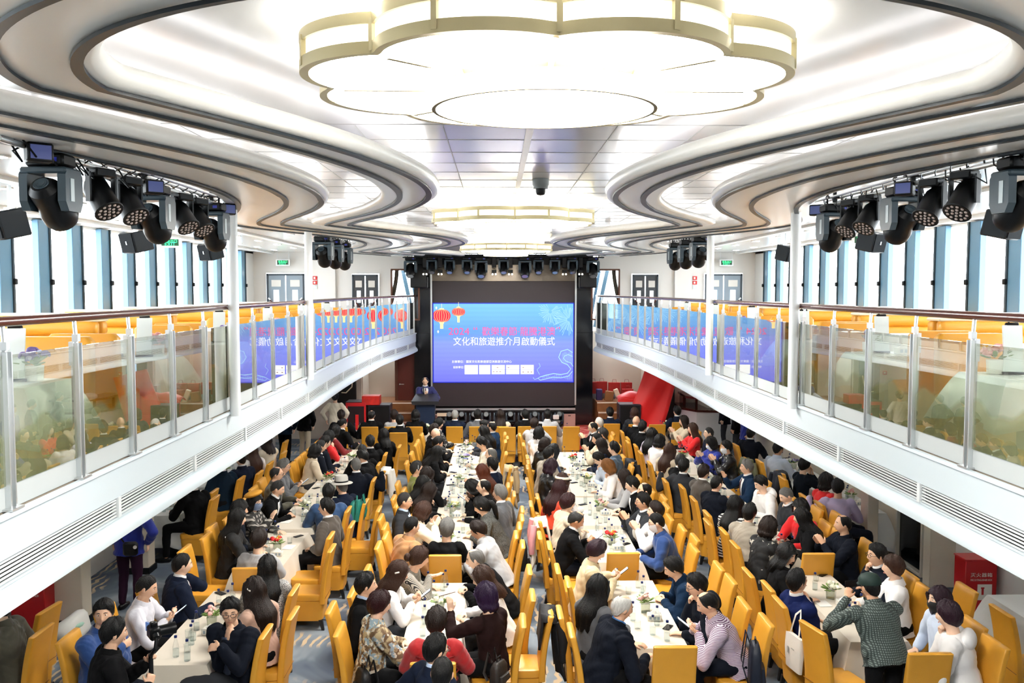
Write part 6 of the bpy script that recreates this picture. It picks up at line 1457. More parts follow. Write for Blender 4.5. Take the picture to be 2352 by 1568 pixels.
def face_meshes():
    e = MB(); e.cur = 0
    for s in (-1, 1): e.ell((s*.031, .0800, .013), (.0135, .008, .0048), 10, 8)
    e.cur = 1
    for s in (-1, 1): e.ell((s*.031, .0850, .0132), (.0054, .0042, .0046), 8, 6)
    em = e.mesh('eyes', [mat('eye_white', '#e9e4dd', .25), mat('eye_dark', '#120c09', .15)], 60)
    b = MB()
    for s in (-1, 1): b.tube([(s*.014, .0905, .034), (s*.03, .0905, .039), (s*.048, .078, .033)], [.0028, .0038, .002], 6)
    bm_ = b.mesh('eyebrows', mat('brow_dark', '#17110e', .6), 60)
    l = MB(); l.tube([(-.024, .083, -.063), (-.01, .0935, -.061), (0, .0945, -.063), (.01, .0935, -.061), (.024, .083, -.063)], [.0015, .0040, .0036, .0040, .0015], 6)
    lm_ = l.mesh('lips', mat('lip', '#a96a5c', .5), 60)
    g = MB()
    for s in (-1, 1):
        P = [(s*.034+.024*math.copysign(abs(math.cos(a))**.8, math.cos(a)), .104-abs(math.cos(a)+s)*.002, .008+.018*math.copysign(abs(math.sin(a))**.8, math.sin(a))) for a in [2*math.pi*k/18 for k in range(19)]]
        g.tube(P, .0022, 6, False); g.tube([(s*.058, .1, .014), (s*.082, .04, .014), (s*.084, -.01, .008)], .002, 6)
    g.tube([(-.011, .105, .012), (0, .107, .014), (.011, .105, .012)], .002, 6)
    gm_ = g.mesh('glasses', mat('spectacle_frame', '#17181a', .3), 60)
    q = MB(); rows = []
    for i in range(9):
        u = i/8; row = []
        for j in range(13):
            a = R(-82+164*j/12); z = -.002-.108*u; rr = 1.0-.16*u**2
            row.append(((.086*rr)*math.sin(a), (.104+.018*math.sin(math.pi*min(1, u*1.2))*math.cos(a)**2)*rr*math.cos(a)**.85*(1 if u < .8 else .96), z+.02*(1-math.cos(a))*(-1 if u > .5 else -.6)*-.6))
        rows.append(row)
    q.grid(rows)
    for s in (-1, 1): q.tube([(s*.08, .01, -.03), (s*.088, -.01, .0), (s*.084, -.02, .02)], .0018, 5)
    return em, bm_, lm_, gm_, q.mesh('face_mask', mat('mask_white', '#e9eaee', .6), 180)
EYES, BROWS, LIPS, GLS, MASKM = face_meshes()
AZ = [2*math.pi*k/36 for k in range(36)]
def ang(az): d = abs(math.degrees(az)) % 360; return min(d, 360-d)
BOUND = {'short': ([0, 30, 50, 66, 82, 98, 130, 180], [33, 31, 20, 2, -13, -8, -36, -46]),
         'crew': ([0, 30, 50, 66, 82, 98, 130, 180], [38, 36, 26, 8, -8, -4, -30, -42]),
         'side': ([0, 38, 50, 66, 82, 98, 130, 180], [58, 57, 36, 4, -10, -6, -34, -44]),
         'crop': ([0, 30, 55, 70, 90, 110, 140, 180], [20, 18, 4, -16, -26, -34, -46, -52]),
         'bob': ([0, 35, 52, 62, 80, 180], [24, 20, 2, -16, -20, -24]),
         'long': ([0, 30, 48, 60, 80, 180], [36, 30, 8, -10, -14, -20])}
def hair_mb(style, seed, down):
    r_ = random.Random(seed); m = MB()
    base = {'mid': 'long', 'pony': 'crop', 'bun': 'crop', 'hat': 'crew', 'cap': 'crew', 'beret': 'bob'}.get(style, style)
    xs, ys = BOUND[base]; T = {'short': .022, 'crew': .011, 'side': .013, 'crop': .024, 'bob': .026, 'long': .022}[base]
    if style in ('hat', 'cap'): T = .010
    Ls = {'bob': .085, 'mid': .20, 'long': .36, 'beret': .10}.get(style, 0)
    nr = 10; rows = []; ph = [r_.uniform(0, 6) for _ in range(4)]; side = r_.choice((-1, 1))
    for i in range(nr+1):
        v = i/nr; row = []
        for az in AZ:
            a = ang(az); e0 = float(np.interp(a, xs, ys)); top = 90
            if base == 'side': top = float(np.interp(a, [0, 38, 60, 90, 140, 180], [58.5, 57.5, 60, 62, 60, 52]))
            e = R(top+(e0-top)*v)
            t = T*(1+.24*math.sin(az*7+ph[0]+5*v)+.22*math.sin(az*15+ph[1]+4*math.sin(5*v+ph[2]))+.15*side*math.sin(az))
            if not Ls: t *= (1-.75*max(0, v-.6)/.4)
            if base == 'side': t *= min(1, .15+v*3)
            if base in ('short', 'crop') and a < 60: t *= 1.15
            row.append(Vector(((.079+t)*math.cos(e)*math.sin(az), (.098+t)*math.cos(e)*math.cos(az)-.004, (.119+t)*math.sin(e)+.001)))
        rows.append(row+[row[0]])
    if Ls:
        last = rows[-1]; K = 9; bulk = {'bob': .010, 'beret': .01, 'mid': .02, 'long': .022}[style]
        for k in range(1, K+1):
            u = k/K; row = []
            for j, az in enumerate(AZ):
                a = ang(az); L_ = Ls*float(np.interp(a, [0, 48, 62, 80, 180], [0, 0, .75, 1, 1.0]))*(1+.06*math.sin(az*11+ph[2]))
                p = last[j]; o_ = Vector((math.sin(az), math.cos(az), 0))
                q = p+down*L_*u+o_*(bulk*math.sin(math.pi*min(1, u*1.1))+.008*math.sin(az*13+ph[3])*u)
                if style in ('mid', 'long'):
                    bk = min(1, max(0, (L_*u-.05)/.14)); q += Vector((0, -.075*bk*(1 if a > 75 else .35), 0)); q.x *= 1+.16*bk-.12*max(0, u-.7)
                if style in ('bob', 'beret'): q -= o_*.022*max(0, u-.55)*2.2
                row.append(q)
            rows.append(row+[row[0]])
    m.grid(rows)
    if style == 'pony': m.tube([(0, -.115, .02), (0, -.15, -.0), (.01, -.165, -.08), (.0, -.15, -.18), (.015, -.14, -.26)], [.03, .04, .042, .034, .012], 12)
    if style == 'bun': m.ell((0, -.135, -.015), (.05, .042, .05), 14, 10)
    return m
def V3(a): return Vector(a)
def capsule(m, pts, rad, n=10, up=None):
    """closed tube with rounded ends"""
    pts = [Vector(p) for p in pts]; r0 = rad[0]; r1 = rad[-1]
    a = (pts[0]-pts[1]).normalized(); b = (pts[-1]-pts[-2]).normalized()
    sc = lambda r, k: tuple(x*k for x in r) if isinstance(r, tuple) else r*k
    mr = lambda r: min(r) if isinstance(r, tuple) else r
    P = [pts[0]+a*mr(r0)*.9, pts[0]+a*mr(r0)*.6]+pts+[pts[-1]+b*mr(r1)*.6, pts[-1]+b*mr(r1)*.9]
    m.tube(P, [sc(r0, .35), sc(r0, .8)]+list(rad)+[sc(r1, .8), sc(r1, .35)], n, True, up=up)
def hand(m, W, d, n, side, curl):
    d = d.normalized(); n = (n-d*n.dot(d)).normalized(); ac = d.cross(n)
    capsule(m, [W-d*.02, W+d*.01, W+d*.05, W+d*.088], [(.023, .018), (.028, .017), (.040, .015), (.038, .013)], 10, up=n)
    for k, (o_, L_) in enumerate(((-.030, .066), (-.0105, .078), (.0105, .074), (.030, .058))):
        if side > 0: o_ = -o_ if False else o_
        p = W+d*(.088-.004*abs(k-1.5))+ac*o_; dd = d.copy(); P = [p]; c_ = curl*(1+.12*k)
        for j, f in enumerate((.44, .32, .24)):
            an = c_*(.7 if j == 0 else 1.0)
            dd = (Matrix.Rotation(-an if True else an, 3, ac) @ dd)
            p = p+dd*L_*f; P.append(p)
        capsule(m, P, [.0098, .0092, .0084, .0074], 8)
    t = -1 if side > 0 else 1
    b = W+d*.028+ac*t*.030; d1 = (d*.75+ac*t*.75-n*.25).normalized(); d2 = (d*.95+ac*t*.25-n*(.25+.3*curl)).normalized()
    capsule(m, [b-d1*.01, b+d1*.036, b+d1*.036+d2*.03], [.013, .0108, .0085], 8)
def ik(S, T, l1, l2, pole):
    v = T-S; L_ = v.length; mx = (l1+l2)*.995
    if L_ > mx: T = S+v*(mx/L_); v = T-S; L_ = mx
    a = (l1*l1-l2*l2+L_*L_)/(2*L_); h = math.sqrt(max(0, l1*l1-a*a)); dv = v/L_
    pl = (pole-dv*pole.dot(dv)); pl = pl.normalized() if pl.length > 1e-5 else Vector((0, -1, 0))
    return S+dv*a+pl*h, T
JOBS = []
def remesh(mb, voxel, name, m, parent, wr=0, seed=0, obj=None):
    JOBS.append((mb, voxel, name, m, parent, wr, seed, obj))
def person(x, y, face, psi, lean, hyaw, hpitch, pose, hair, hcol, top, tcol, ex, label, vox, z0=0):
    seed = sum(ord(c) for c in label)+int(x*100); r_ = random.Random(seed)
    stand = 'stand' in ex; h = float(ex.get('h', 1.7)); fem = hair in ('long', 'mid', 'bob', 'bun', 'pony', 'crop', 'beret')
    pass
    k_ = (.98 if fem else 1.09)*float(ex.get('wide', 1)); SCL = 1.0 if stand else 1.07
    Rp = Matrix.Rotation(-R(psi), 3, 'Z'); rt = Rp @ V3((1, 0, 0)); fw = Rp @ V3((0, 1, 0)); up = V3((0, 0, 1)); ph = R(lean)
    u = (fw*math.sin(ph)+up*math.cos(ph)).normalized(); tf = (fw*math.cos(ph)-up*math.sin(ph)).normalized()
    pz = .53*h if stand else .56; P = V3((0, 0, pz))
    S = lambda s: P+u*s
    nb = S(.50); nd = (u*.45+up*.55).normalized(); C = nb+nd*.150+tf*.025
    MH = (Matrix.Rotation(-R(psi+hyaw), 3, 'Z') @ Matrix.Rotation(-R(hpitch+.3*lean), 3, 'X'))
    body = MB(); topm = MB(); trm = MB()
    # ---- head, neck
    body.add([MH @ V3(v)+C for v in HEADB.v], HEADB.f)
    capsule(body, [nb-u*.05, nb+nd*.03, C-nd*.05], [(.066, .062), .056, .055], 14, up=tf)
    # ---- torso
    rings = [(-.07, .165, .135), (.05, .168, .13), (.17, .152, .112), (.30, .172, .12), (.40, .178, .108), (.455, .13, .08), (.50, .064, .062)]
    body.tube([S(a) for a, _, _ in rings], [((b-.03)*k_, (c-.03)*k_**.6) for a, b, c in rings], 18, True, up=tf)
    loose = {'suit': .012, 'jacket': .016, 'hoodie': .02, 'puffer': .018, 'trench': .02, 'sweater': .006, 'shirt': .004}.get(top, .006)
    tr_ = [(-.13 if top in ('suit', 'jacket', 'trench', 'hoodie') else -.08, .185, .15)]+rings[:-1]+[(.49, .078, .072)]
    topm.tube([S(a)-(V3((0, 0, 0))) for a, _, _ in tr_], [((b+loose)*k_, (c+loose)*k_**.9) for a, b, c in tr_], 22, True, up=tf)
    # ---- arms
    dz = pz-.56
    def L3(a): return rt*a[0]+fw*a[1]+up*a[2]
    tgt = {}
    TBL = {-1: ((-.13, .43+.1*math.sin(ph), .738), (.45, .85, 0), (0, 0, 1), .35), 1: ((.13, .42+.1*math.sin(ph), .738), (-.5, .85, 0), (0, 0, 1), .4)}
    LAP = {-1: ((-.11, .28, .66), (.35, .9, -.1), (-.2, 0, 1), .5), 1: ((.11, .28, .66), (-.35, .9, -.1), (.2, 0, 1), .5)}
    DOWN = {-1: ((-.25, .06, pz-.06), (0, .15, -1), (-1, 0, 0), .5), 1: ((.25, .06, pz-.06), (0, .15, -1), (1, 0, 0), .5)}
    tgt = dict(DOWN if stand else TBL)
    hc = C
    def near_head(v): w_ = hc+MH @ V3(v); q = V3((w_.dot(rt), w_.dot(fw), w_.z)); return tuple(q)
    j = lambda a: r_.uniform(-a, a)
    if not stand and pose == 'table':
        q = r_.random()
        if q < .35: tgt[1] = ((.04, .44+.1*math.sin(ph), .745), (-.9, .4, 0), (0, 0, 1), .5); tgt[-1] = ((-.06, .40+.1*math.sin(ph), .738), (.9, .4, 0), (0, 0, 1), .5)
        elif q < .5: tgt[-1] = LAP[-1]
    if pose == 'lap': tgt = dict(LAP)
    elif pose == 'clasp': tgt = {-1: ((-.035, .43+.15*math.sin(ph), .755), (.75, .65, .1), (-.5, 0, .85), .9), 1: ((.035, .43+.15*math.sin(ph), .755), (-.75, .65, .1), (.5, 0, .85), .9)}
    elif pose == 'clap': tgt = {-1: ((-.045, .34+.2*math.sin(ph), 1.02+dz), (.25, .5, .8), (-1, 0, .1), .12), 1: ((.045, .36+.2*math.sin(ph), 1.0+dz), (-.25, .55, .75), (1, 0, .1), .12)}
    elif pose == 'phone': tgt = {-1: ((-.06, .35+.2*math.sin(ph), .90), (.45, .75, .35), (-.5, -.3, -.7), .75), 1: ((.06, .36+.2*math.sin(ph), .90), (-.45, .75, .35), (.5, -.3, -.7), .75)}
    elif pose in ('chin', 'chinr'): tgt[1] = (near_head((.055, .085, -.13)), (-.25, .1, .95), (.6, .6, 0), .9)
    elif pose == 'ear': tgt[-1] = (near_head((-.095, .03, -.06)), (.1, .1, 1), (-1, 0, 0), .5)
    elif pose == 'face': tgt = {-1: (near_head((-.04, .115, -.1)), (.1, 0, 1), (-.3, .9, 0), .3), 1: (near_head((.05, .115, -.09)), (-.1, 0, 1), (.3, .9, 0), .3)}
    elif pose == 'raisel': tgt[-1] = ((-.17, .42, 1.10), (.05, .1, 1), (-.3, -.8, 0), .35)
    elif pose == 'raiser': tgt[1] = ((.16, .42, 1.06), (-.15, .35, .9), (.7, -.6, 0), .25)
    elif pose == 'offer': tgt[1] = ((.02, .52, .93), (-.2, .95, .1), (0, .2, -1), .15)
    elif pose == 'fold': tgt = {-1: ((.12, .21, .93+dz), (1, .15, .1), (0, 1, .2), .5), 1: ((-.13, .23, .90+dz), (-1, .1, .1), (0, 1, .2), .5)}
    elif pose in ('back', 'backl'): tgt[-1] = ((-.46, -.02, .99), (-.6, -.2, -.75), (-.6, 0, .7), .4)
    elif pose == 'backr': tgt[1] = ((.48, -.02, 1.0), (.6, -.2, -.75), (.6, 0, .7), .4)
    elif pose == 'chest': tgt[1] = ((-.01, .14+.5*math.sin(ph), 1.02), (-.75, .2, .55), (.3, .9, .2), .4); tgt[-1] = ((-.2, .34, .66), (.1, .9, -.4), (-.3, 0, 1), .5)
    elif pose == 'photo': tgt = {-1: (near_head((-.09, .24, -.06)), (.35, .3, .85), (-.8, -.5, 0), .7), 1: (near_head((.09, .24, -.06)), (-.35, .3, .85), (.8, -.5, 0), .7)}
    elif pose == 'camera': tgt = {-1: ((.10, .40, pz+.40), (.3, .3, .9), (-1, 0, 0), 1.3), 1: ((.17, .38, pz+.24), (-.3, .3, .9), (1, 0, 0), 1.3)}
    elif pose == 'chinfold': tgt[1] = (near_head((.02, .10, -.16)), (-.15, .0, 1), (.5, .8, 0), .45); tgt[-1] = ((.05, .30, .95), (.9, .1, -.1), (0, .8, .6), .5)
    elif pose == 'mic': tgt = {1: ((-.02, .27, pz+.36), (-.5, .4, .7), (.6, .6, 0), 1.3), -1: ((-.2, .38, pz+.22), (.2, .9, -.1), (0, 0, 1), .4)}
    bare = {'polo': .5, 'short': .5}.get(ex.get('sleeve', 'polo' if top == 'polo' else ''), 1.0)
    skinarm = top == 'polo'
    for s in (-1, 1):
        Sh = S(.425)+rt*s*.18*k_-u*.0
        pos, dl, nl, curl = tgt[s]
        d = L3(dl).normalized(); n = L3(nl).normalized(); W = L3(pos)-d*.075
        pole = L3((s*.75, -.35, -.8))
        if pose in ('clap', 'fold', 'phone'): pole = L3((s*.9, -.2, -.8))
        E_, W2 = ik(Sh, W, .285*k_, .25*k_, pole)
        hand(body, W2, d, n, s, curl)
        capsule(body, [Sh, E_, W2], [.05, .036, .026], 12)
        capsule(body, [E_, E_*.4+W2*.6, W2+d*.02], [.037, .034, .025], 12)
        lf = loose*.8
        W3 = W2-(W2-E_).normalized()*.015
        if skinarm: capsule(topm, [Sh, Sh*.35+E_*.65], [.07, .062], 14)
        else:
            capsule(topm, [Sh-rt*s*.02, Sh*.5+E_*.5, E_], [.074+lf, .065+lf, .055+lf], 14)
            capsule(topm, [E_, E_*.5+W3*.5, W3], [.055+lf, .050+lf, .040+lf*.6], 14)
        topm.ell(Sh-u*.012-rt*s*.008, (.073+lf, .072+lf, .070+lf), 14, 10)
    # ---- legs
    sh = MB(); hipx = .088*k_
    for s in (-1, 1):
        if stand:
            Hp = P+V3((s*hipx, 0, -.02)); K = V3((s*.1, .03, pz*.53)); A = V3((s*.11+(.03*s if pose == 'camera' else 0), -.02, .09)); toe = V3((0, 1, 0))
        else:
            sp_ = r_.uniform(-.03, .05); Hp = P+V3((s*hipx, .02, .005)); K = V3((s*(.10+sp_), .42, .535)); A = V3((s*(.10+sp_), .40+r_.uniform(-.12, .1), .09)); toe = V3((s*.1, 1, 0)).normalized()
        capsule(body, [Hp, K], [.07, .05], 10); capsule(body, [K, A], [.05, .035], 10)
        capsule(trm, [Hp, Hp*.5+K*.5, K], [.096, .086, .068], 14); capsule(trm, [K, K*.45+A*.55, A+V3((0, 0, .02))], [.067, .062, .05], 14)
        capsule(sh, [A+V3((0, 0, -.045))-toe*.04, A+V3((0, 0, -.05))+toe*.06, A+V3((0, 0, -.057))+toe*.155], [(.038, .042), (.044, .04), (.034, .03)], 12, up=up)
    trm.ell(P+V3((0, 0, .01)), (.172*k_, .135, .11), 16, 10)
    # ---- objects
    o = bpy.data.objects.new('person', bpy.data.meshes.new('person')); COL.objects.link(o)
    o.location = (x, y, z0); o.rotation_euler = (0, 0, -R(face)); o.scale = (SCL,)*3; tag(o, label, 'person', None)
    sk = SKIN[r_.choice((0, 0, 1, 2, 2))] if not fem else SKIN[r_.choice((0, 2, 2))]
    tm = clothmat(tcol)
    remesh(body, vox, 'person', sk, None, 0, seed, o)
    nm = {'suit': 'suit_jacket', 'jacket': 'jacket', 'sweater': 'sweater', 'shirt': 'shirt', 'hoodie': 'hooded_top', 'puffer': 'padded_vest', 'vest': 'knitted_vest', 'vestblouse': 'blouse', 'polo': 'polo_shirt', 'trench': 'trench_coat', 'dress': 'dress'}[top]
    if ex.get('sleeves'): pass
    remesh(topm, max(.011, vox*1.35), nm, tm, o, .0062 if top in ('jacket', 'shirt', 'trench', 'hoodie', 'puffer') else .0048, seed)
    remesh(trm, .018, 'trousers', clothmat(ex.get('trousers', 'lightgrey' if False else r_.choice(('black', 'navydark', 'black', 'charcoal')))), o, .003, seed+1)
    sh.build('shoes', BLACK, o, 60)
    if top == 'puffer':
        q = MB()
        for k in range(6): q.tube([S(.0+.075*k)+rt*math.cos(a)*(.205-.004*abs(k-3))*k_+tf*math.sin(a)*.165 for a in [2*math.pi*i/24 for i in range(25)]], .006, 5, False)
        q.build('quilting', mat('quilt_red', '#7d1014', .6), o)
    # collars
    def band(s0, s1, r0, r1, m_, name, off=0, full=1.0, a0=0):
        g = MB(); rows = []
        for i in range(25):
            a = math.pi*(1.5+a0)+2*math.pi*full*(i/24-.5)-math.pi
            row = []
            for s_, rr in ((s0, r0), (s1, r1), (s1, r1-.007), (s0, r0-.007)):
                dip = .025*max(0, math.sin(a))
                row.append(S(s_-dip)+rt*math.cos(a)*rr+tf*(math.sin(a)*rr*.98+.006+off))
            rows.append(row+[row[0]])
        g.grid(rows); return g.build(name, m_, o, 60)
    shirtc = ex.get('shirt') or ('white' if top == 'suit' else None)
    if shirtc: band(.49, .558, .080, .066, clothmat(shirtc), 'shirt_collar')
    if top in ('suit', 'jacket', 'trench', 'polo', 'shirt'): band(.465, .535, .104, .079, tm, 'collar', -.006)
    if 'collar' in ex or 'collarblue' in ex: band(.47, .545, .085, .072, mat('bright_blue', '#2f6fb0', .5) if 'collarblue' in ex else clothmat('cream'), 'scarf')
    if top == 'hoodie':
        g = MB(); g.ell(S(.44)-tf*.125, (.135, .065, .095), 16, 10, M=Matrix((rt, tf, u)).transposed()); g.build('hood', tm, o, 180)
    tv = Matrix.Rotation(-R(face), 3, 'Z') @ tf
    if (top == 'suit' or top in ('vestblouse', 'trench')) and tv.y < .75:
        def vpatch(c_, name, w0, w1, off, s0=.14, s1=.475):
            rows = []
            for i in range(11):
                q = i/10; s_ = s0+(s1-s0)*q
                rx = float(np.interp(s_, [e_[0] for e_ in rings], [e_[1] for e_ in rings]))*k_+loose+off; ry = (float(np.interp(s_, [e_[0] for e_ in rings], [e_[2] for e_ in rings]))+loose)*k_**.9+off
                wd = w0+(w1-w0)*q
                rows.append([S(s_)+rt*math.sin(a)*rx+tf*math.cos(a)*ry for a in [wd*(k/6-1) for k in range(13)]])
            g = MB(); g.grid(rows); ob = g.build(name, c_, o, 180); ob.modifiers.new('t', 'SOLIDIFY').thickness = .006
        if top == 'vestblouse':
            vpatch(clothmat('black'), 'waistcoat_front', .55, .3, .012, -.02, .36)
        else:
            vpatch(clothmat(shirtc or 'white'), 'shirt_front', .02, .5, .010)
            if 'tie' in ex or r_.random() < .45: vpatch(mat('tie_%d' % (seed % 3), ('#20283f', '#4a1f24', '#30343c')[seed % 3], .4, noise=.5, nscale=60), 'tie', .10, .09, .018, .14, .47)
    if 'tie' in ex and top != 'suit':
        g = MB(); g.grid([[S(s_)+rt*(k/4-.5)*(.05+.03*(1-i/8))+tf*(.128+.012*math.sin(i*.9)+.006*(1-abs(k-2)/2)) for k in range(5)] for i, s_ in enumerate([.02+.055*i for i in range(9)])]); ob = g.build('tie', mat('tie_check', '#2a3348', .4, noise=.7, nscale=45), o, 180); ob.modifiers.new('t', 'SOLIDIFY').thickness = .008
    if tcol == 'blueprint': letter('jacket', 'lettering', PAPER, o, S(.25)-tf*.162, .26, rot=(R(90-lean*0)+ph, 0, -R(psi)))
    if tcol == 'blacktrim':
        for s in (-1, 1): MB().tube([S(.44)+rt*s*.10-tf*.1, S(.40)+rt*s*.2-tf*.06, S(.34)+rt*s*.22-tf*.0, S(.25)+rt*s*.2+tf*.05], .008, 6).build('trim', PAPER, o)
    # ---- hair and face
    M4 = MH.to_4x4(); M4.translation = C
    down = (MH.transposed() @ (-(u*.7+up*.3))).normalized()
    if hair != 'baldskin':
        hm = hair_mb(hair, seed, down); ho = hm.build('hair', hairmat(hcol), o, 180); ho.matrix_local = M4
    fv = (Matrix.Rotation(-R(face), 3, 'Z') @ MH) @ V3((0, 1, 0)); 
    if fv.y < .80 or 'glasses' in ex or 'mask' in ex:
        for nm_, me in (('eyes', EYES), ('eyebrows', BROWS), ('lips', LIPS)):
            if nm_ == 'lips' and 'mask' in ex: continue
            q = link(nm_, me, o); q.matrix_local = M4
    if 'glasses' in ex: q = link('glasses', GLS, o); q.matrix_local = M4
    if 'mask' in ex:
        me = MASKM
        if ex['mask'] != 'white':
            me = MASKM.copy(); me.materials[0] = mat('mask_'+ex['mask'], {'blue': '#a9cfe6', 'black': '#141416', 'grey': '#6f7f9a'}[ex['mask']], .6)
        q = link('face_mask', me, o); q.matrix_local = M4
    def hb(mb, name, m_, sm=60): q = mb.build(name, m_, o, sm); q.matrix_local = M4; return q
    if hair == 'hat':
        hb(MB().lathe([(.16, .045), (.165, .05), (.158, .058), (.1, .07), (.098, .14), (.085, .175), (.05, .165), (0, .158)], n=28), 'felt_hat', mat('hat_felt', '#b9b7b0', .85)).scale = (1, 1.12, 1)
        hb(MB().lathe([(.1, .07), (.103, .072), (.102, .09), (.099, .092)], n=28), 'hat_band', BLACK).scale = (1, 1.12, 1)
    if hair == 'beret': hb(MB().ell((.015, -.02, .115), (.125, .14, .045), 20, 10, M=Euler((R(16), R(8), 0)).to_matrix()), 'beret', mat('beret_mustard', '#c98f2c', .85), 180)
    if hair == 'cap' or 'visor' in ex:
        cm_ = mat('cap_green', '#0f2a24', .7) if hair == 'cap' else mat('visor_black', '#141416', .7)
        g = MB()
        if hair == 'cap': g.lathe([(.1, .03), (.104, .05), (.1, .09), (.075, .13), (.03, .148), (0, .15)], n=28)
        g2 = MB(); g2.grid([[((.092-.01*q)*math.sin(a)*1.0, (.1+.075*q)*math.cos(a)**.8, .05-.012*q-.02*math.sin(a)**2) for a in [R(-65+130*k/12) for k in range(13)]] for q in (0, .35, .7, 1)])
        if hair == 'cap':
            oc = hb(g, 'cap', cm_); oc.scale = (1, 1.16, 1)
            b_ = hb(g2, 'cap_peak', cm_); b_.modifiers.new('t', 'SOLIDIFY').thickness = .004
        else: hb(MB().lathe([(.104, .045), (.108, .05), (.107, .075), (.103, .08)], n=28), 'visor_band', clothmat('cream')).scale = (1, 1.16, 1); hb(g2, 'visor', cm_).modifiers.new('t', 'SOLIDIFY').thickness = .004
    if 'clip' in ex: hb(MB().box((-.1 if r_.random() < .5 else .1, -.02, .03), (.012, .05, .016), rot=(R(30), 0, 0), bev=.004), 'hair_clip', mat('pearl', '#efe9e0', .2))
    if 'headband' in ex: hb(MB().tube([(.1*math.cos(a), .02, .118*math.sin(a)) for a in [R(10+160*k/16) for k in range(17)]], .005, 6), 'sunglasses', mat('clear_frame', '#cfd4d2', .2))
    if 'backpack' in ex:
        q = bag((0, 0, 0), 0, '#1f7a6d', 'x', .26, .11, .32); q['label'] = 'small teal backpack worn by the man in the grey felt hat'
        q.matrix_world = o.matrix_basis @ (Matrix.Translation(S(.12)-tf*.25) @ Matrix.Rotation(-R(psi), 4, 'Z') @ Matrix.Rotation(R(180), 4, 'Z'))
    # ---- things held
    WM = o.matrix_basis
    short = ' '.join(label.split()[:9])
    if pose == 'phone':
        p_ = WM @ (L3((0, .43+.2*math.sin(ph), .945))); phone(p_, (R(38), 0, -R(face+psi)), 'mobile phone held by the '+short, BLACK, True)
    if pose == 'photo':
        p_ = WM @ (hc+MH @ V3((0, .30, .0)))
        phone(p_, (R(90), R(90), -R(face+psi)), 'black phone held up by the '+short, BLACK, False)
    if pose == 'raisel':
        p_ = WM @ L3((-.17, .46, 1.19)); q = MB().tube([(-.09, 0, 0), (.09, 0, 0)], .004, 6).build('pencil', WOODB, None, 40, p_, (0, R(-8), R(20))); tag(q, 'brown pencil held up by the woman with the purple bob', 'pencil')
    return o
for a in PEOPLE: person(*a)
for o_ in list(bpy.data.objects):
    if o_.get('label', '').startswith('standing man in bright blue jacket'):
        bg_ = thing('waist_bag', 'black waist bag with a round badge on the standing man in bright blue', 'bag', (o_.location.x+.10, o_.location.y-.19, .92), R(8))
        MB().box((0, 0, 0), (.2, .07, .2), bev=.03).build('body', BLACK, bg_); MB().cyl((.07, -.036, .03), (.07, -.045, .03), .025).build('badge', PAPER, bg_)
        MB().tube([(-.09, .02, .09), (-.2, .1, .2), (-.12, .06, .5)], .012, 6).build('strap', BLACK, bg_)
# ---- the man at the lectern
sp_o = person(-2.30, 24.62, 172, 0, 2, 8, 22, 'mic', 'side', 'black', 'suit', 'speaker', {'stand': 1, 'h': '1.66', 'tie': 1, 'shirt': 'white'}, 'man in navy suit speaking into a microphone at the lectern', .010, STAGE)
mi = thing('microphone', 'black hand microphone held by the man at the lectern', 'microphone', (-2.32, 24.34, 1.67)); MB().cyl((0, 0, -.1), (0, .02, .06), .014).build('handle', BLACK, mi); MB().ell((0, .025, .085), (.025, .025, .028), 12, 8).build('mesh_head', GUNM, mi)
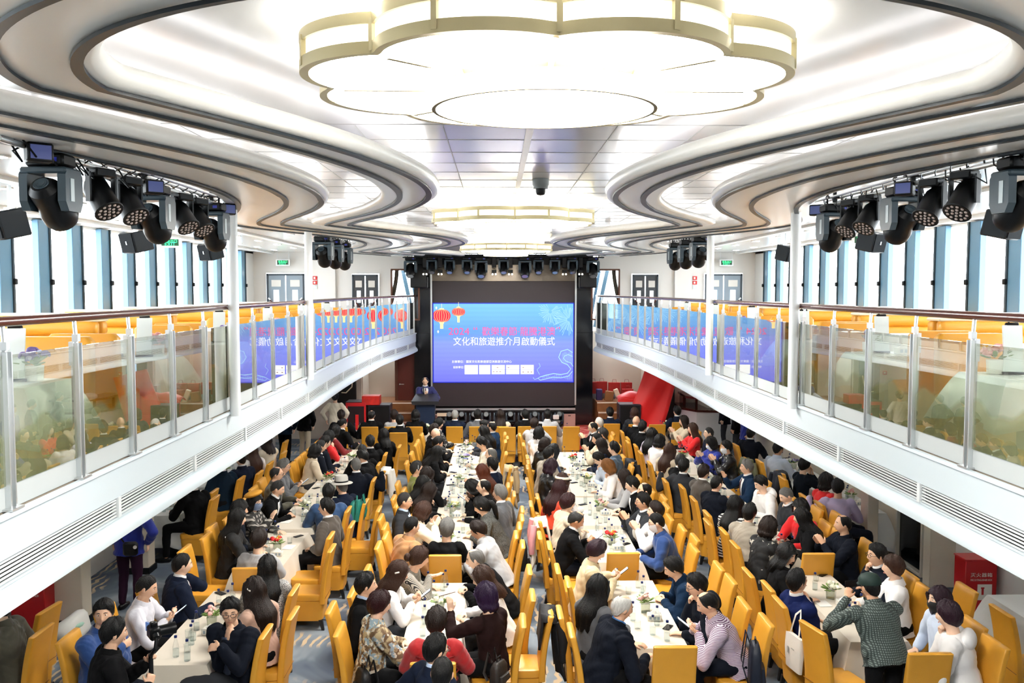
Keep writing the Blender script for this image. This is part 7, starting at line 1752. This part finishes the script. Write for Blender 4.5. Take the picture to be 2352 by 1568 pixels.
# ---- remesh all bodies and garments in one pass
tmp = []
for mb, vx, name, m, par, wr, seed, ob in JOBS:
    me = bpy.data.meshes.new('tmp'); me.from_pydata(mb.v, [], mb.f); me.update()
    bm = bmesh.new(); bm.from_mesh(me); bmesh.ops.recalc_face_normals(bm, faces=bm.faces); bm.to_mesh(me); bm.free()
    t_ = bpy.data.objects.new('tmp', me); COL.objects.link(t_); md = t_.modifiers.new('r', 'REMESH'); md.mode = 'VOXEL'; md.voxel_size = vx; md.use_smooth_shade = True
    tmp.append(t_)
dg = bpy.context.evaluated_depsgraph_get()
for (mb, vx, name, m, par, wr, seed, ob), t_ in zip(JOBS, tmp):
    me = bpy.data.meshes.new_from_object(t_.evaluated_get(dg), depsgraph=dg); me.name = name
    n = len(me.vertices); co = np.empty(n*3, 'f'); me.vertices.foreach_get('co', co); co = co.reshape(-1, 3)
    no = np.empty(n*3, 'f'); me.vertices.foreach_get('normal', no); no = no.reshape(-1, 3)
    if n:
        # light smoothing along edges, then folds
        ne = len(me.edges); ed = np.empty(ne*2, 'i'); me.edges.foreach_get('vertices', ed); ed = ed.reshape(-1, 2)
        deg = np.bincount(ed.ravel(), minlength=n)[:, None].clip(1)
        for _ in range(2 if wr else 1):
            acc = np.zeros_like(co)
            for k in range(3):
                acc[:, k] = np.bincount(ed[:, 0], weights=co[ed[:, 1], k], minlength=n)+np.bincount(ed[:, 1], weights=co[ed[:, 0], k], minlength=n)
            co = co+(acc/deg-co)*(.5 if wr else .3)
        if wr:
            q = np.random.RandomState(seed % 9999).uniform(0, 6.28, 8); x, y, z = co[:, 0], co[:, 1], co[:, 2]
            d = np.sin(30*z+9*np.sin(8*x+q[0])+14*y+q[1])*.55+np.sin(26*x+20*z+7*np.sin(10*y+q[2])+q[3])*.5+np.abs(np.sin(36*z+24*x*np.sin(q[6])+6*np.sin(12*x+q[4])+q[5]))*.6-.3
            co = co+no*(d*wr)[:, None]
        me.vertices.foreach_set('co', co.astype('f').ravel())
    me.polygons.foreach_set('use_smooth', [True]*len(me.polygons)); me.materials.clear(); me.materials.append(m); me.update()
    if ob is not None: old = ob.data; ob.data = me; bpy.data.meshes.remove(old)
    else: link(name, me, par)
for t_ in tmp:
    me = t_.data; bpy.data.objects.remove(t_); bpy.data.meshes.remove(me)
# ---- camera on a gimbal held by the operator in black
g = thing('video_camera', 'black camera on a handheld gimbal held by the operator in black', 'camera', CAMPOS[:3], -R(55))
MB().box((0, 0, 0), (.15, .09, .11), bev=.015).box((0, 0, .07), (.06, .06, .05), bev=.01).build('body', BLACK, g)
MB().lathe([(0, 0), (.045, 0), (.047, .09), (.052, .1), (.052, .14), (.04, .142), (0, .13)], (0, .045, 0), 20, M=Euler((R(-90), 0, 0)).to_matrix()).build('lens', BLACK, g, 30)
MB().box((-.13, .0, .0), (.12, .015, .08), rot=(0, 0, R(18))).build('monitor', mat('monitor_blue', '#27324a', .2, emit=.25, ecol='#5a78b0'), g)
MB().tube([(.1, 0, -.02), (.13, -.02, -.1), (.07, -.04, -.17), (0, -.03, -.2)], .016, 10).cyl((0, -.03, -.19), (0, -.03, -.46), .02).cyl((.1, 0, -.02), (.07, 0, 0), .03).build('gimbal', BLACKM, g)
